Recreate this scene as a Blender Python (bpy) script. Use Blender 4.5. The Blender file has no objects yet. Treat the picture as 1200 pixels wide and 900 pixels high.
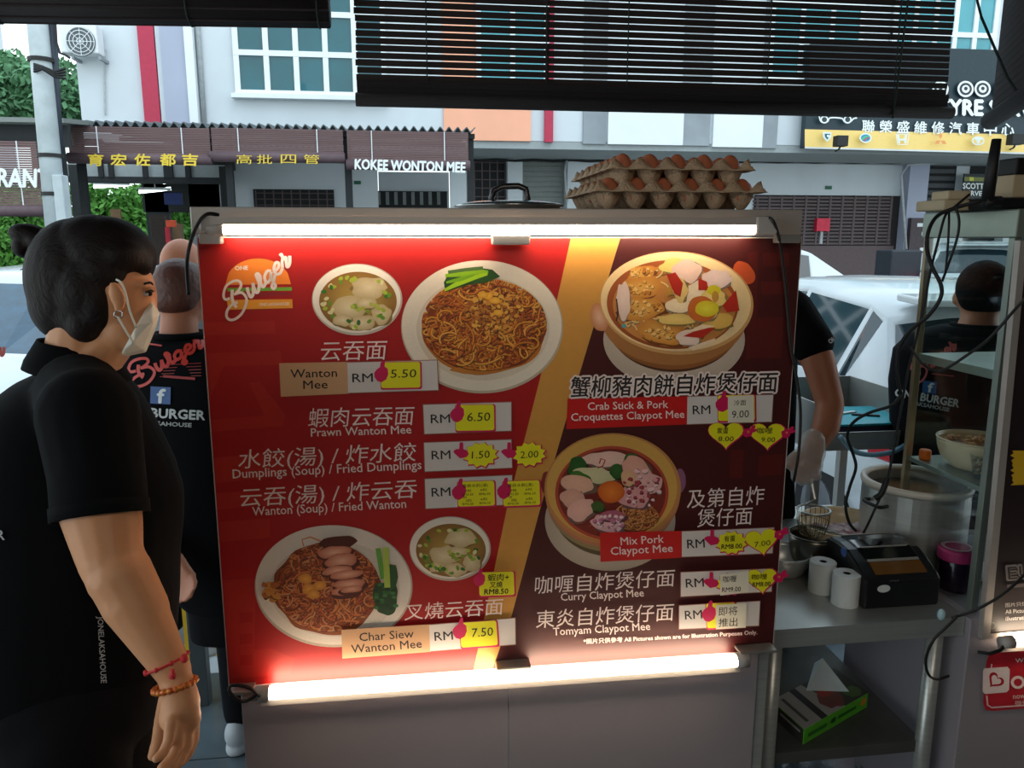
import bpy, bmesh, math, random
from mathutils import Vector, Matrix, noise
from mathutils.bvhtree import BVHTree
random.seed(7)
SC = bpy.context.scene
COL = SC.collection
R = math.radians

# ------------------------------------------------------------ camera
PITCH, YAW, FPX = 10.7, 7.4, 900.0
CAM = Vector((0, 0, 1.6))
cam = bpy.data.objects.new('camera', bpy.data.cameras.new('camera'))
COL.objects.link(cam)
cam.location = CAM
cam.rotation_euler = (R(90 - PITCH), 0, R(-YAW))
cam.data.sensor_width = 36
cam.data.lens = 36 * FPX / 1200
cam.data.clip_start = 0.05
cam.data.clip_end = 300
SC.camera = cam

# ------------------------------------------------------------ overcast sky
w = bpy.data.worlds.new('world'); SC.world = w; w.use_nodes = True
nt = w.node_tree; bg = nt.nodes['Background']
tc = nt.nodes.new('ShaderNodeTexCoord'); sx = nt.nodes.new('ShaderNodeSeparateXYZ')
rp = nt.nodes.new('ShaderNodeValToRGB')
nt.links.new(tc.outputs['Generated'], sx.inputs[0]); nt.links.new(sx.outputs['Z'], rp.inputs[0])
nt.links.new(rp.outputs[0], bg.inputs[0])
e = rp.color_ramp.elements
e[0].position = 0.0; e[0].color = (0.80, 0.90, 0.90, 1)
e[1].position = 0.7; e[1].color = (0.62, 0.78, 0.90, 1)
bg.inputs['Strength'].default_value = 2.0

sun = bpy.data.objects.new('sun', bpy.data.lights.new('sun', 'SUN')); COL.objects.link(sun)
sun.data.energy = 0.6; sun.data.angle = R(40); sun.data.color = (1, 0.97, 0.92)
sun.rotation_euler = (R(38), R(10), R(20))

# added warm fill light, unseen behind the camera, brightens the woman's skin
def area(name, loc, aim, sx_, sy_, power, colr):
    l = bpy.data.lights.new(name, 'AREA'); l.shape = 'RECTANGLE'; l.size = sx_; l.size_y = sy_
    l.energy = power; l.color = colr
    o = bpy.data.objects.new(name, l); COL.objects.link(o); o.location = loc
    o.rotation_euler = (Vector(aim) - Vector(loc)).to_track_quat('-Z', 'Y').to_euler()
    return o
area('added_warm_fill', (0.3, -0.9, 2.45), (0.2, 1.5, 0.9), 1.2, 0.3, 8, (1.0, 0.86, 0.70))

SC.view_settings.view_transform = 'Standard'
SC.view_settings.look = 'None'
SC.view_settings.exposure = 0.1
SC.view_settings.gamma = 1.0
SC.view_settings.use_curve_mapping = False

# ------------------------------------------------------------ projection helpers (photo pixel -> place)
_F = Vector((math.sin(R(YAW)) * math.cos(R(PITCH)), math.cos(R(YAW)) * math.cos(R(PITCH)), -math.sin(R(PITCH))))
_RT = Vector((math.cos(R(YAW)), -math.sin(R(YAW)), 0))
_UP = _RT.cross(_F)
def ray(u, v): return _F + _RT * ((u - 600) / FPX) + _UP * ((450 - v) / FPX)
def P(u, v, t): return CAM + ray(u, v) * t
def PY(u, v, y): d = ray(u, v); return CAM + d * (y / d.y)
def PX(u, v, x): d = ray(u, v); return CAM + d * (x / d.x)
def PZ(u, v, z): d = ray(u, v); return CAM + d * ((z - CAM.z) / d.z)

# ------------------------------------------------------------ materials
def lin(c):
    return tuple((x / 255 / 12.92) if x / 255 <= 0.04045 else ((x / 255 + 0.055) / 1.055) ** 2.4 for x in c[:3])
_M = {}
def mat(name, c=(128, 128, 128), rough=0.6, metal=0.0, var=0.12, scale=12.0, bump=0.0, bscale=None, emit=0.0,
        trans=0.0, alpha=1.0, stretch=None, ior=1.45, coat=0.0, sss=0.0, col2=None, sheen=0, spec=0.5):
    if name in _M: return _M[name]
    m = bpy.data.materials.new(name); m.use_nodes = True; n = m.node_tree; b = n.nodes['Principled BSDF']
    L = lin(c)
    b.inputs['Roughness'].default_value = rough; b.inputs['Metallic'].default_value = metal
    b.inputs['IOR'].default_value = ior
    if trans: b.inputs['Transmission Weight'].default_value = trans
    if coat: b.inputs['Coat Weight'].default_value = coat
    b.inputs['Specular IOR Level'].default_value = spec
    if sheen: b.inputs['Sheen Weight'].default_value = sheen
    if sss:
        b.inputs['Subsurface Weight'].default_value = sss
        b.inputs['Subsurface Radius'].default_value = (0.02, 0.008, 0.004); b.inputs['Subsurface Scale'].default_value = 0.5
    if alpha < 1: b.inputs['Alpha'].default_value = alpha
    tcn = n.nodes.new('ShaderNodeTexCoord'); src = tcn.outputs['Object']
    if stretch:
        mp = n.nodes.new('ShaderNodeMapping'); mp.inputs['Scale'].default_value = stretch
        n.links.new(src, mp.inputs[0]); src = mp.outputs[0]
    nz = n.nodes.new('ShaderNodeTexNoise'); nz.inputs['Scale'].default_value = scale; nz.inputs['Detail'].default_value = 5
    n.links.new(src, nz.inputs['Vector'])
    r = n.nodes.new('ShaderNodeValToRGB'); n.links.new(nz.outputs['Fac'], r.inputs[0])
    r.color_ramp.elements[0].position = 0.3; r.color_ramp.elements[1].position = 0.72
    lo = tuple(x * (1 - var) for x in L); hi = tuple(min(1, x * (1 + var)) for x in L)
    if col2: lo = L; hi = lin(col2)
    r.color_ramp.elements[0].color = lo + (1,); r.color_ramp.elements[1].color = hi + (1,)
    n.links.new(r.outputs[0], b.inputs['Base Color'])
    if bump:
        nb = n.nodes.new('ShaderNodeTexNoise'); nb.inputs['Scale'].default_value = bscale or scale * 3
        nb.inputs['Detail'].default_value = 4; n.links.new(src, nb.inputs['Vector'])
        bp = n.nodes.new('ShaderNodeBump'); bp.inputs['Strength'].default_value = bump; bp.inputs['Distance'].default_value = 0.01
        n.links.new(nb.outputs['Fac'], bp.inputs['Height']); n.links.new(bp.outputs[0], b.inputs['Normal'])
    if emit:
        b.inputs['Emission Color'].default_value = L + (1,); b.inputs['Emission Strength'].default_value = emit
    _M[name] = m; return m
def print_mat(name, rough=0.4, coat=0.0):
    m = bpy.data.materials.new(name); m.use_nodes = True; n = m.node_tree; b = n.nodes['Principled BSDF']
    a = n.nodes.new('ShaderNodeVertexColor'); a.layer_name = 'Col'
    nz = n.nodes.new('ShaderNodeTexNoise'); nz.inputs['Scale'].default_value = 60
    mx = n.nodes.new('ShaderNodeMix'); mx.data_type = 'RGBA'; mx.blend_type = 'MULTIPLY'; mx.inputs[0].default_value = 0.12
    n.links.new(a.outputs[0], mx.inputs[6]); n.links.new(nz.outputs['Fac'], mx.inputs[7])
    n.links.new(mx.outputs[2], b.inputs['Base Color'])
    b.inputs['Roughness'].default_value = rough; b.inputs['Coat Weight'].default_value = coat
    b.inputs['Coat Roughness'].default_value = 0.42
    _M[name] = m; return m

# ------------------------------------------------------------ mesh builder
class MB:
    def __init__(s): s.v = []; s.f = []; s.fm = []; s.m = 0; s.fc = []; s.c = None; s.cols = []
    def add(s, vs, fs, cols=None):
        o = len(s.v); s.v += [Vector(p) for p in vs]
        s.cols += (cols if cols else [s.c or (1, 1, 1)] * len(vs))
        for f in fs: s.f.append([i + o for i in f]); s.fm.append(s.m)
        return s
    def box(s, a, b, rz=0, c=None):
        """box between corners a and b (optionally turned about c)"""
        x0, y0, z0 = a; x1, y1, z1 = b
        vs = [Vector((x, y, z)) for z in (z0, z1) for y in (y0, y1) for x in (x0, x1)]
        if rz:
            c = Vector(c or ((x0 + x1) / 2, (y0 + y1) / 2, 0)); M = Matrix.Rotation(rz, 4, 'Z')
            vs = [M @ (p - Vector((c.x, c.y, 0))) + Vector((c.x, c.y, 0)) for p in vs]
        return s.add(vs, [(0, 2, 3, 1), (4, 5, 7, 6), (0, 1, 5, 4), (2, 6, 7, 3), (0, 4, 6, 2), (1, 3, 7, 5)])
    def cyl(s, p0, p1, r0, r1=None, n=16, cap=True):
        p0 = Vector(p0); p1 = Vector(p1); r1 = r0 if r1 is None else r1
        d = (p1 - p0).normalized(); a = d.orthogonal().normalized(); b = d.cross(a)
        vs = []
        for (p, r) in ((p0, r0), (p1, r1)):
            for i in range(n):
                t = 2 * math.pi * i / n; vs.append(p + a * math.cos(t) * r + b * math.sin(t) * r)
        fs = [(i, (i + 1) % n, n + (i + 1) % n, n + i) for i in range(n)]
        if cap: fs += [tuple(range(n))[::-1], tuple(range(n, 2 * n))]
        return s.add(vs, fs)
    def tube(s, pts, r, n=8, closed=False, rads=None):
        pts = [Vector(p) for p in pts]; vs = []; k = len(pts); prev = None
        for i, p in enumerate(pts):
            if closed: d = pts[(i + 1) % k] - pts[i - 1]
            else: d = pts[min(i + 1, k - 1)] - pts[max(i - 1, 0)]
            d.normalize()
            a = d.orthogonal().normalized() if prev is None else (prev - d * prev.dot(d)).normalized()
            prev = a; b = d.cross(a); rr = rads[i] if rads else r
            for j in range(n):
                t = 2 * math.pi * j / n; vs.append(p + a * math.cos(t) * rr + b * math.sin(t) * rr)
        fs = []
        for i in range(k if closed else k - 1):
            for j in range(n):
                i2 = (i + 1) % k
                fs.append((i * n + j, i * n + (j + 1) % n, i2 * n + (j + 1) % n, i2 * n + j))
        if not closed: fs += [tuple(range(n))[::-1], tuple(range((k - 1) * n, k * n))]
        return s.add(vs, fs)
    def lathe(s, c, prof, n=32, closed=False, M=None):
        c = Vector(c); vs = []; k = len(prof)
        for (r, z) in prof:
            for j in range(n):
                t = 2 * math.pi * j / n; q = Vector((r * math.cos(t), r * math.sin(t), z))
                vs.append(c + (M @ q if M else q))
        fs = []
        for i in range(k if closed else k - 1):
            i2 = (i + 1) % k
            for j in range(n): fs.append((i * n + j, i * n + (j + 1) % n, i2 * n + (j + 1) % n, i2 * n + j))
        if not closed:
            if prof[0][0] > 1e-6: fs.append(tuple(range(n))[::-1])
            if prof[-1][0] > 1e-6: fs.append(tuple(range((k - 1) * n, k * n)))
        return s.add(vs, fs)
    def ell(s, c, r, n=16, m=10, M=None):
        c = Vector(c); vs = []; r = (r, r, r) if not hasattr(r, '__len__') else r
        for i in range(m + 1):
            ph = math.pi * i / m
            for j in range(n):
                t = 2 * math.pi * j / n
                q = Vector((r[0] * math.sin(ph) * math.cos(t), r[1] * math.sin(ph) * math.sin(t), r[2] * math.cos(ph)))
                vs.append(c + (M @ q if M else q))
        fs = [(i * n + j, i * n + (j + 1) % n, (i + 1) * n + (j + 1) % n, (i + 1) * n + j)[::-1] for i in range(m) for j in range(n)]
        return s.add(vs, fs)
    def rc(s, p0, r0, p1, r1, n=14):
        s.cyl(p0, p1, r0, r1, n); s.ell(p0, r0, n, 8); s.ell(p1, r1, n, 8); return s
    def loft(s, rings, cap=True):
        n = len(rings[0]); vs = [p for r in rings for p in r]; fs = []
        for i in range(len(rings) - 1):
            for j in range(n): fs.append((i * n + j, i * n + (j + 1) % n, (i + 1) * n + (j + 1) % n, (i + 1) * n + j))
        if cap: fs += [tuple(range(n))[::-1], tuple(range((len(rings) - 1) * n, len(rings) * n))]
        return s.add(vs, fs)
    def quad(s, a, b, c, d): return s.add([a, b, c, d], [(0, 1, 2, 3)])
    def prism(s, pts, ext):
        pts = [Vector(p) for p in pts]; ext = Vector(ext); n = len(pts)
        fs = [tuple(range(n))[::-1], tuple(range(n, 2 * n))] + [(i, (i + 1) % n, n + (i + 1) % n, n + i) for i in range(n)]
        return s.add(pts + [p + ext for p in pts], fs)
    def build(s, name, m, parent=None, smooth=False, bevel=0, fix=True, remesh=0, sm_it=0, subsurf=0):
        me = bpy.data.meshes.new(name)
        off = Vector((0, 0, 0))
        p = parent
        while p is not None: off = off + Vector(p.location); p = p.parent
        me.from_pydata([v - off for v in s.v], [], s.f)
        ms = m if isinstance(m, (list, tuple)) else [m]
        for x in ms: me.materials.append(x)
        me.polygons.foreach_set('material_index', s.fm)
        if any(c != (1, 1, 1) for c in s.cols):
            ca = me.color_attributes.new('Col', 'FLOAT_COLOR', 'POINT')
            flat = []
            for c in s.cols: flat += [c[0], c[1], c[2], 1]
            ca.data.foreach_set('color', flat)
        if fix:
            bm = bmesh.new(); bm.from_mesh(me); bmesh.ops.recalc_face_normals(bm, faces=bm.faces); bm.to_mesh(me); bm.free()
        me.polygons.foreach_set('use_smooth', [bool(smooth)] * len(me.polygons))
        o = bpy.data.objects.new(name, me); COL.objects.link(o)
        if parent is not None: o.parent = parent
        if remesh:
            r = o.modifiers.new('r', 'REMESH'); r.mode = 'VOXEL'; r.voxel_size = remesh; r.use_smooth_shade = True
            if sm_it:
                q = o.modifiers.new('s', 'SMOOTH'); q.factor = 0.5; q.iterations = sm_it
            bake(o)
        if bevel:
            b = o.modifiers.new('b', 'BEVEL'); b.width = bevel; b.segments = 2; b.limit_method = 'ANGLE'; b.harden_normals = False
        if subsurf:
            b = o.modifiers.new('u', 'SUBSURF'); b.levels = b.render_levels = subsurf
        return o
def bake(o):
    dg = bpy.context.evaluated_depsgraph_get()
    me = bpy.data.meshes.new_from_object(o.evaluated_get(dg)); ms = [x for x in o.data.materials]
    o.modifiers.clear(); o.data = me
    if not me.materials:
        for x in ms: me.materials.append(x)
    return o
def tag(o, label=None, cat=None, group=None, kind=None):
    if label: o['label'] = label
    if cat: o['category'] = cat
    if group: o['group'] = group
    if kind: o['kind'] = kind
    return o
def thing(name, label, cat, loc, group=None):
    o = bpy.data.objects.new(name, None); COL.objects.link(o); o.location = loc; o.empty_display_size = 0.05
    return tag(o, label, cat, group)
def struct(name, label=None): 
    o = bpy.data.objects.new(name, None); COL.objects.link(o); o['kind'] = 'structure'
    if label: o['label'] = label
    return o

# ------------------------------------------------------------ flat print in photo pixels mapped onto a surface
_T = {}
def text_geo(s, bold=0.0):
    k = (s, bold)
    if k not in _T:
        cu = bpy.data.curves.new('t', 'FONT'); cu.body = s; cu.resolution_u = 2
        ob = bpy.data.objects.new('t', cu); me = ob.to_mesh()
        vs = [(v.co.x, v.co.y) for v in me.vertices]; fs = [tuple(p.vertices) for p in me.polygons]
        ob.to_mesh_clear(); bpy.data.objects.remove(ob); bpy.data.curves.remove(cu)
        _T[k] = (vs, fs)
    return _T[k]
class Art:
    """flat print: every shape has its own layer a fraction of a millimetre above the last"""
    def __init__(s, surf, step=0.0): s.mb = MB(); s.surf = surf; s.k = 0; s.step = step
    def _add(s, pts, fs, c, lift=True):
        s.k += lift
        cols = c if isinstance(c, list) else [lin(c)] * len(pts)
        s.mb.add([s.surf(x, y, s.k * s.step) for x, y in pts], fs, cols)
    def poly(s, pts, c, lift=True): s._add(pts, [tuple(range(len(pts)))], c, lift)
    def ellipse(s, cx, cy, rx, ry, c, rot=0, n=40, c2=None, a0=0, a1=360, lift=True):
        ca, sa = math.cos(R(rot)), math.sin(R(rot)); pts = []
        for i in range(n):
            t = R(a0 + (a1 - a0) * i / (n if a1 - a0 == 360 else n - 1)); x = rx * math.cos(t); y = ry * math.sin(t)
            pts.append((cx + x * ca - y * sa, cy + x * sa + y * ca))
        if c2:
            pts2 = [(cx, cy)] + pts
            s._add(pts2, [(0, i + 1, (i + 1) % n + 1) for i in range(n)], [lin(c2)] + [lin(c)] * n, lift)
        else: s._add(pts, [tuple(range(n))], c, lift)
    def stroke(s, pts, wd, c, lift=False, taper=False):
        L = []; Rr = []; k = len(pts)
        for i, (x, y) in enumerate(pts):
            x0, y0 = pts[max(i - 1, 0)]; x1, y1 = pts[min(i + 1, k - 1)]
            dx, dy = x1 - x0, y1 - y0; d = math.hypot(dx, dy) or 1; w_ = wd / 2
            if taper: w_ *= 0.35 + 0.65 * math.sin(math.pi * min(max(i / (k - 1), 0.08), 0.92))
            L.append((x - dy / d * w_, y + dx / d * w_)); Rr.append((x + dy / d * w_, y - dx / d * w_))
        s._add(L + Rr, [(i, i + 1, k + i + 1, k + i) for i in range(k - 1)], c, lift)
    def text(s, t, x0, y0, x1, y1, h, c, bold=0.0, shear=0.0, outline=None, ow=0.02, fit='x', lift=True):
        """baseline from (x0,y0) to (x1,y1), glyph height h px"""
        if outline: s.text(t, x0, y0, x1, y1, h, outline, bold + ow, shear)
        v0, f0 = text_geo(t)
        if not v0: return
        xs = [p[0] for p in v0]; xa, xb = min(xs), max(xs); H = max(p[1] for p in v0)
        dx, dy = x1 - x0, y1 - y0; dl = math.hypot(dx, dy); nx, ny = dy / dl, -dx / dl; kx = (xb - xa) * h / H / dl
        ds = [(0, 0)]
        if bold > 0: ds += [(1, 0), (-1, 0), (0, 1), (0, -1)] + ([(.7, .7), (-.7, .7), (.7, -.7), (-.7, -.7)] if bold > 0.05 else [])
        for i, (ox, oy) in enumerate(ds):
            pts = []
            for a, b in v0:
                q = (a - xa + ox * bold * min(kx, 3)) / (xb - xa); r = (b + oy * bold) / H
                pts.append((x0 + dx * q + nx * h * r + shear * h * r, y0 + dy * q + ny * h * r))
            s._add(pts, f0, c, lift if i == 0 else 0.3)
    def build(s, name, m, parent, label=None):
        o = s.mb.build(name, m, parent, fix=False)
        me = o.data
        if label: o['label'] = label
        return o
def catmull(pts, n=6):
    out = []
    P_ = [pts[0]] + list(pts) + [pts[-1]]
    for i in range(1, len(P_) - 2):
        p0, p1, p2, p3 = [Vector(q) for q in P_[i - 1:i + 3]]
        for j in range(n):
            t = j / n
            out.append(0.5 * ((2 * p1) + (p2 - p0) * t + (2 * p0 - 5 * p1 + 4 * p2 - p3) * t * t + (3 * p1 - p0 - 3 * p2 + p3) * t ** 3))
    out.append(Vector(pts[-1])); return out
def copy_tree(o, loc=None):
    c = o.copy(); COL.objects.link(c)
    if loc is not None: c.location = loc
    for ch in o.children:
        d = ch.copy(); COL.objects.link(d); d.parent = c
        for g in ch.children:
            k = g.copy(); COL.objects.link(k); k.parent = d
    return c
# ============================================================ the setting: floor, road, shelter roof
def fbox(mb, u0, v0, u1, v1, y, dy):
    """axis-aligned slab on the plane y whose front covers the photo box; dy thick towards the street"""
    vm = (v0 + v1) / 2; um = (u0 + u1) / 2
    return mb.box((PY(u0, vm, y).x, y - dy, PY(um, v1, y).z), (PY(u1, vm, y).x, y, PY(um, v0, y).z))

m_tile = mat('floor tile', (84, 94, 100), 0.12, var=0.2, scale=4, bump=0.05, bscale=40)
m_tile_daylit = mat('floor tile with painted daylight', (186, 194, 200), 0.3, var=0.1, scale=4)  # floor tile paled in its colour to stand for daylight beyond the roof
m_grout = mat('grout', (38, 40, 40), 0.9)
m_road = mat('asphalt', (92, 96, 98), 0.85, var=0.2, scale=30, bump=0.3, bscale=300)
m_kerb = mat('kerb concrete', (150, 150, 145), 0.85, var=0.1, bump=0.2)
floor = struct('floor')
b = MB(); b.box((-4, -3, -0.12), (4.2, 4.0, -0.012)); b.build('floor_slab', m_grout, floor)
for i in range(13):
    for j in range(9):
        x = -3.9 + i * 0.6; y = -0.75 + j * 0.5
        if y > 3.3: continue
        b = MB(); b.box((x + 0.003, y + 0.003, -0.012), (x + 0.597, y + 0.497, 0)); b.build('tile', m_tile if y < 2.7 else m_tile_daylit, floor)
b = MB(); b.box((-60, 4.0, -0.3), (60, 60, -0.06)); b.build('road_surface', m_road, tag(struct('road')))
b = MB(); b.box((-30, 15.2, -0.059), (30, 24, 0.1)); tag(b.build('sidewalk', m_kerb, bevel=0.02), kind='structure')
m_roof = mat('shelter roof sheet', (70, 74, 78), 0.6, metal=0.0, var=0.1)
ceil = struct('ceiling')
m_blocker = mat('dim unseen light blocker', (92, 88, 82), 0.8)  # unseen dark walls added to cut ambient light on the stall front
b = MB(); b.box((-2.5, -2.15, 0), (3.4, -2.0, 2.66)); b.build('wall_panel', m_blocker, struct('light_blocker_rear'))
b = MB(); b.box((3.25, -1.99, 0), (3.4, 1.6, 2.66)); b.build('wall_panel', m_blocker, struct('light_blocker_right'))
b = MB()
n = 60
for i in range(n):
    x0 = -2.5 + 7.1 * i / n; x1 = -2.5 + 7.1 * (i + 1) / n; xm = (x0 + x1) / 2
    b.prism([(x0, -3, 2.75), (xm, -3, 2.78), (x1, -3, 2.75), (x1, -3, 2.745), (xm, -3, 2.775), (x0, -3, 2.745)], (0, 5.75, 0.0))
b.build('roof_sheet', m_roof, ceil)
m_steelp = mat('painted steel', (60, 62, 66), 0.5, metal=0.3)
for y in (-2.9, 0.4, 2.68):
    b = MB(); b.box((-2.5, y, 2.67), (4.6, y + 0.06, 2.745)); b.build('beam', m_steelp, ceil)
for x, y in ((-2.45, -2.9), (4.5, -2.9), (-2.45, 2.68), (4.5, 2.68)):
    b = MB(); b.box((x - 0.04, y, 0), (x + 0.04, y + 0.06, 2.67)); b.build('post', m_steelp, ceil)

# ============================================================ shophouse row across the street
YF, YG = 17.4, 19.9
m_white = mat('painted white wall', (200, 208, 214), 0.75, var=0.05, scale=1.2, bump=0.08, bscale=30)
m_red = mat('crimson paint stripe', (176, 48, 76), 0.6, var=0.06)
m_lilac = mat('lilac grey paint', (164, 170, 190), 0.7, var=0.05, scale=1)
m_orange = mat('apricot paint', (238, 172, 142), 0.7, var=0.06, scale=1)
m_grey = mat('weathered grey paint', (140, 148, 154), 0.8, var=0.15, scale=1.5)
m_teal = mat('teal window glass', (10, 84, 94), 0.08, var=0.25, scale=0.8, coat=0.5)
m_teal2 = mat('pale teal window glass', (70, 150, 162), 0.08, var=0.15, scale=0.8, coat=0.5)
m_frame = mat('white window frame', (220, 226, 230), 0.5, var=0.03, scale=2)
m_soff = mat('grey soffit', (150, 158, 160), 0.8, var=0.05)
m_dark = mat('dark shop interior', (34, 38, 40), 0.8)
m_shut = mat('grey roller shutter', (120, 126, 124), 0.55, metal=0.2, var=0.06)
m_gate = mat('brown folding gate', (92, 78, 80), 0.6, var=0.08)
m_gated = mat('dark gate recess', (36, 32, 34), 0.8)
m_pvc = mat('pale conduit', (170, 176, 180), 0.6)
m_blk = mat('black rubber', (18, 18, 20), 0.55)
shop = thing('shophouse', 'long white two-storey shophouse row with teal windows across the street', 'building', (0, YF, 0))
xl = PY(90, 80, YF).x; xr = 22.0; z0 = 3.72
b = MB(); b.box((xl, YF, z0), (xr, YF + 8, 9.5)); b.build('upper_wall', m_white, shop)
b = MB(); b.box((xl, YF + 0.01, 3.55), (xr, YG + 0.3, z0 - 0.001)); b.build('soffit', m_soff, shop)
# upper facade bands of colour, each proud of the wall
def band(name, u0, v0, u1, v1, m, dy=0.06):
    q = MB(); fbox(q, u0, v0, u1, v1, YF, dy); return q.build(name, m, shop)
band('painted_stripe', 163, -60, 182, 146, m_red, 0.10)
band('painted_stripe', 183, -60, 190, 146, m_white, 0.08)
band('pilaster', 190, -60, 218, 146, m_lilac, 0.18)
band('pilaster', 219, -60, 229, 146, m_frame, 0.25)
band('wall_panel', 519, 0, 622, 165, m_orange, 0.05)
band('painted_stripe', 638, 0, 648, 167, m_red, 0.10)
band('wall_panel', 684, 0, 711, 169, m_grey, 0.05)
band('wall_panel', 712, 110, 800, 170, m_frame, 0.08)
band('wall_panel', 801, 0, 834, 171, m_grey, 0.05)
band('wall_panel', 835, 110, 893, 173, m_frame, 0.08)
band('wall_panel', 894, 0, 914, 174, m_grey, 0.05)
q = MB(); q.cyl((PY(233, 40, YF).x, YF - 0.06, z0 - 0.1), (PY(233, 40, YF).x, YF - 0.06, 9.4), 0.05); q.build('drainpipe', m_pvc, shop, smooth=True)
def window(u0, v0, u1, v1, cols, rows, mg, name='window'):
    q = MB(); fbox(q, u0, v0, u1, v1, YF, 0.03)
    f = MB()
    um = (u0 + u1) / 2; vm = (v0 + v1) / 2
    x0, x1 = PY(u0, vm, YF).x, PY(u1, vm, YF).x; za, zb = PY(um, v1, YF).z, PY(um, v0, YF).z
    t = 0.055
    for i in range(cols + 1):
        x = x0 + (x1 - x0) * i / cols; f.box((x - t, YF - 0.10, za), (x + t, YF - 0.02, zb))
    for j in range(rows + 1):
        z = za + (zb - za) * j / rows; f.box((x0 - t, YF - 0.105, z - t), (x1 + t, YF - 0.02, z + t))
    f.box((x0 - 0.12, YF - 0.22, za - 0.12), (x1 + 0.12, YF - 0.02, za - 0.03))
    fr = f.build(name, m_frame, shop)
    for i in range(cols):
        for j in range(rows):
            p = MB(); xa = x0 + (x1 - x0) * i / cols + t; xb = x0 + (x1 - x0) * (i + 1) / cols - t
            p.box((xa, YF - 0.06, za + (zb - za) * j / rows + t), (xb, YF - 0.03, za + (zb - za) * (j + 1) / rows - t)); p.build('pane', mg, fr)
window(276, -30, 449, 111, 5, 3, m_teal)
window(560, -90, 640, 96, 2, 4, m_teal2)
window(905, -90, 1010, 96, 3, 4, m_teal2)
window(1050, -110, 1168, 90, 5, 4, m_teal2)
window(1185, -110, 1290, 90, 4, 4, m_teal2)
# ground-floor wall, set back under the walkway
def gb(name, u0, v0, u1, v1, m, dy=0.05, y=YG, parent=None):
    q = MB(); fbox(q, u0, v0, u1, v1, y, dy); return q.build(name, m, parent or shop)
gb('ground_wall', 545, 160, 1420, 372, m_white, 0.3, YG + 0.3)
gb('window_grille', 553, 180, 592, 236, m_dark, 0.03)
for i in range(5):
    gb('grille_bar', 555 + i * 9, 182, 556.5 + i * 9, 236, m_gate, 0.06)
for i in range(5):
    gb('grille_bar', 554, 190 + i * 10, 591, 191.2 + i * 10, m_gate, 0.07)
sh = gb('roller_shutter', 611, 182, 660, 345, m_shut, 0.03)
for i in range(24): gb('shutter_slat', 612, 184 + i * 6.0, 659, 188.5 + i * 6.0, m_shut, 0.055, parent=sh)
gb('column', 593, 176, 610, 372, m_white, 0.35)
gb('column', 661, 176, 690, 372, m_white, 0.35)
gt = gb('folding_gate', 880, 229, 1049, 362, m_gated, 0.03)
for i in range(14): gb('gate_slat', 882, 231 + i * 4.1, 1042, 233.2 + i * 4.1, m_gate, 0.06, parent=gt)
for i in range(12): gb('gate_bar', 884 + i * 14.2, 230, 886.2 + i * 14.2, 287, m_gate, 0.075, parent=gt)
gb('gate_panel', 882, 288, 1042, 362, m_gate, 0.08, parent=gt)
gb('column', 1050, 186, 1072, 372, m_lilac, 0.35)
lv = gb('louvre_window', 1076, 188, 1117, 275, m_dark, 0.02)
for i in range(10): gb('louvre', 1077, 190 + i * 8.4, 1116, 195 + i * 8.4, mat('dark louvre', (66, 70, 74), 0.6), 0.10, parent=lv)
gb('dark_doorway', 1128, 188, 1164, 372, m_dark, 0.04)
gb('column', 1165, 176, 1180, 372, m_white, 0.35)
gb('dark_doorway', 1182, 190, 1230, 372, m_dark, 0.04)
al = gb('alarm_box', 953, 256, 968, 271, mat('red alarm box', (206, 40, 70), 0.5), 0.2)
gb('alarm_stem', 959, 271, 962, 286, m_pvc, 0.1)
gb('exit_plate', 967, 218, 974, 222, mat('green exit plate', (30, 96, 70), 0.5), 0.04)
gb('meter_box', 1053, 256, 1071, 296, mat('dark meter cabinet', (70, 60, 64), 0.6), 0.5)
for k, (uu, vv) in enumerate(((1061, 262), (1066, 272), (1064, 290))): gb('meter_label', uu, vv, uu + 6, vv + 4, m_frame, 0.52)
# power line along the soffit with its clips
q = MB()
pts = [PY(u, 187 + 4 * (u - 560) / 640 + (1.2 if i % 2 else 0), YG - 0.4) for i, u in enumerate(range(450, 1240, 22))]
q.tube(pts, 0.03, 6); q.build('power_line', m_blk, shop, smooth=True)
q = MB(); q.tube([PY(1062, 292, YG - 0.5), PY(1056, 205, YG - 0.5), PY(1064, 193, YG - 0.5), PY(1110, 190, YG - 0.5)], 0.035, 6); q.build('conduit', m_pvc, shop, smooth=True)
q = MB(); q.tube([PY(664, 236, YG - 0.5), PY(662, 200, YG - 0.5), PY(664, 188, YG - 0.5)], 0.03, 6); q.build('conduit', m_pvc, shop, smooth=True)

# air conditioner outdoor unit
ac = thing('air_conditioner', 'white air conditioner outdoor unit with round fan grille high on the white wall', 'air conditioner', PY(100, 65, YF - 0.3))
q = MB(); fbox(q, 79, 33, 122, 67, YF - 0.08, 0.36); q.build('casing', m_frame, ac, bevel=0.03)
c = PY(95, 49, YF - 0.445)
q = MB(); q.cyl(c, c + Vector((0, -0.03, 0)), 0.27, n=28); q.build('fan_recess', mat('fan recess', (96, 102, 106), 0.6), ac, smooth=False)
q = MB()
for r_ in (0.06, 0.13, 0.20, 0.26): q.tube([c + Vector((r_ * math.cos(t), -0.05, r_ * math.sin(t))) for t in [2 * math.pi * i / 24 for i in range(24)]], 0.008, 4, closed=True)
for k in range(8):
    t = k * math.pi / 4; q.tube([c + Vector((0, -0.045, 0)), c + Vector((0.26 * math.cos(t), -0.045, 0.26 * math.sin(t)))], 0.007, 4)
q.build('fan_grille', m_frame, ac)
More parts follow.
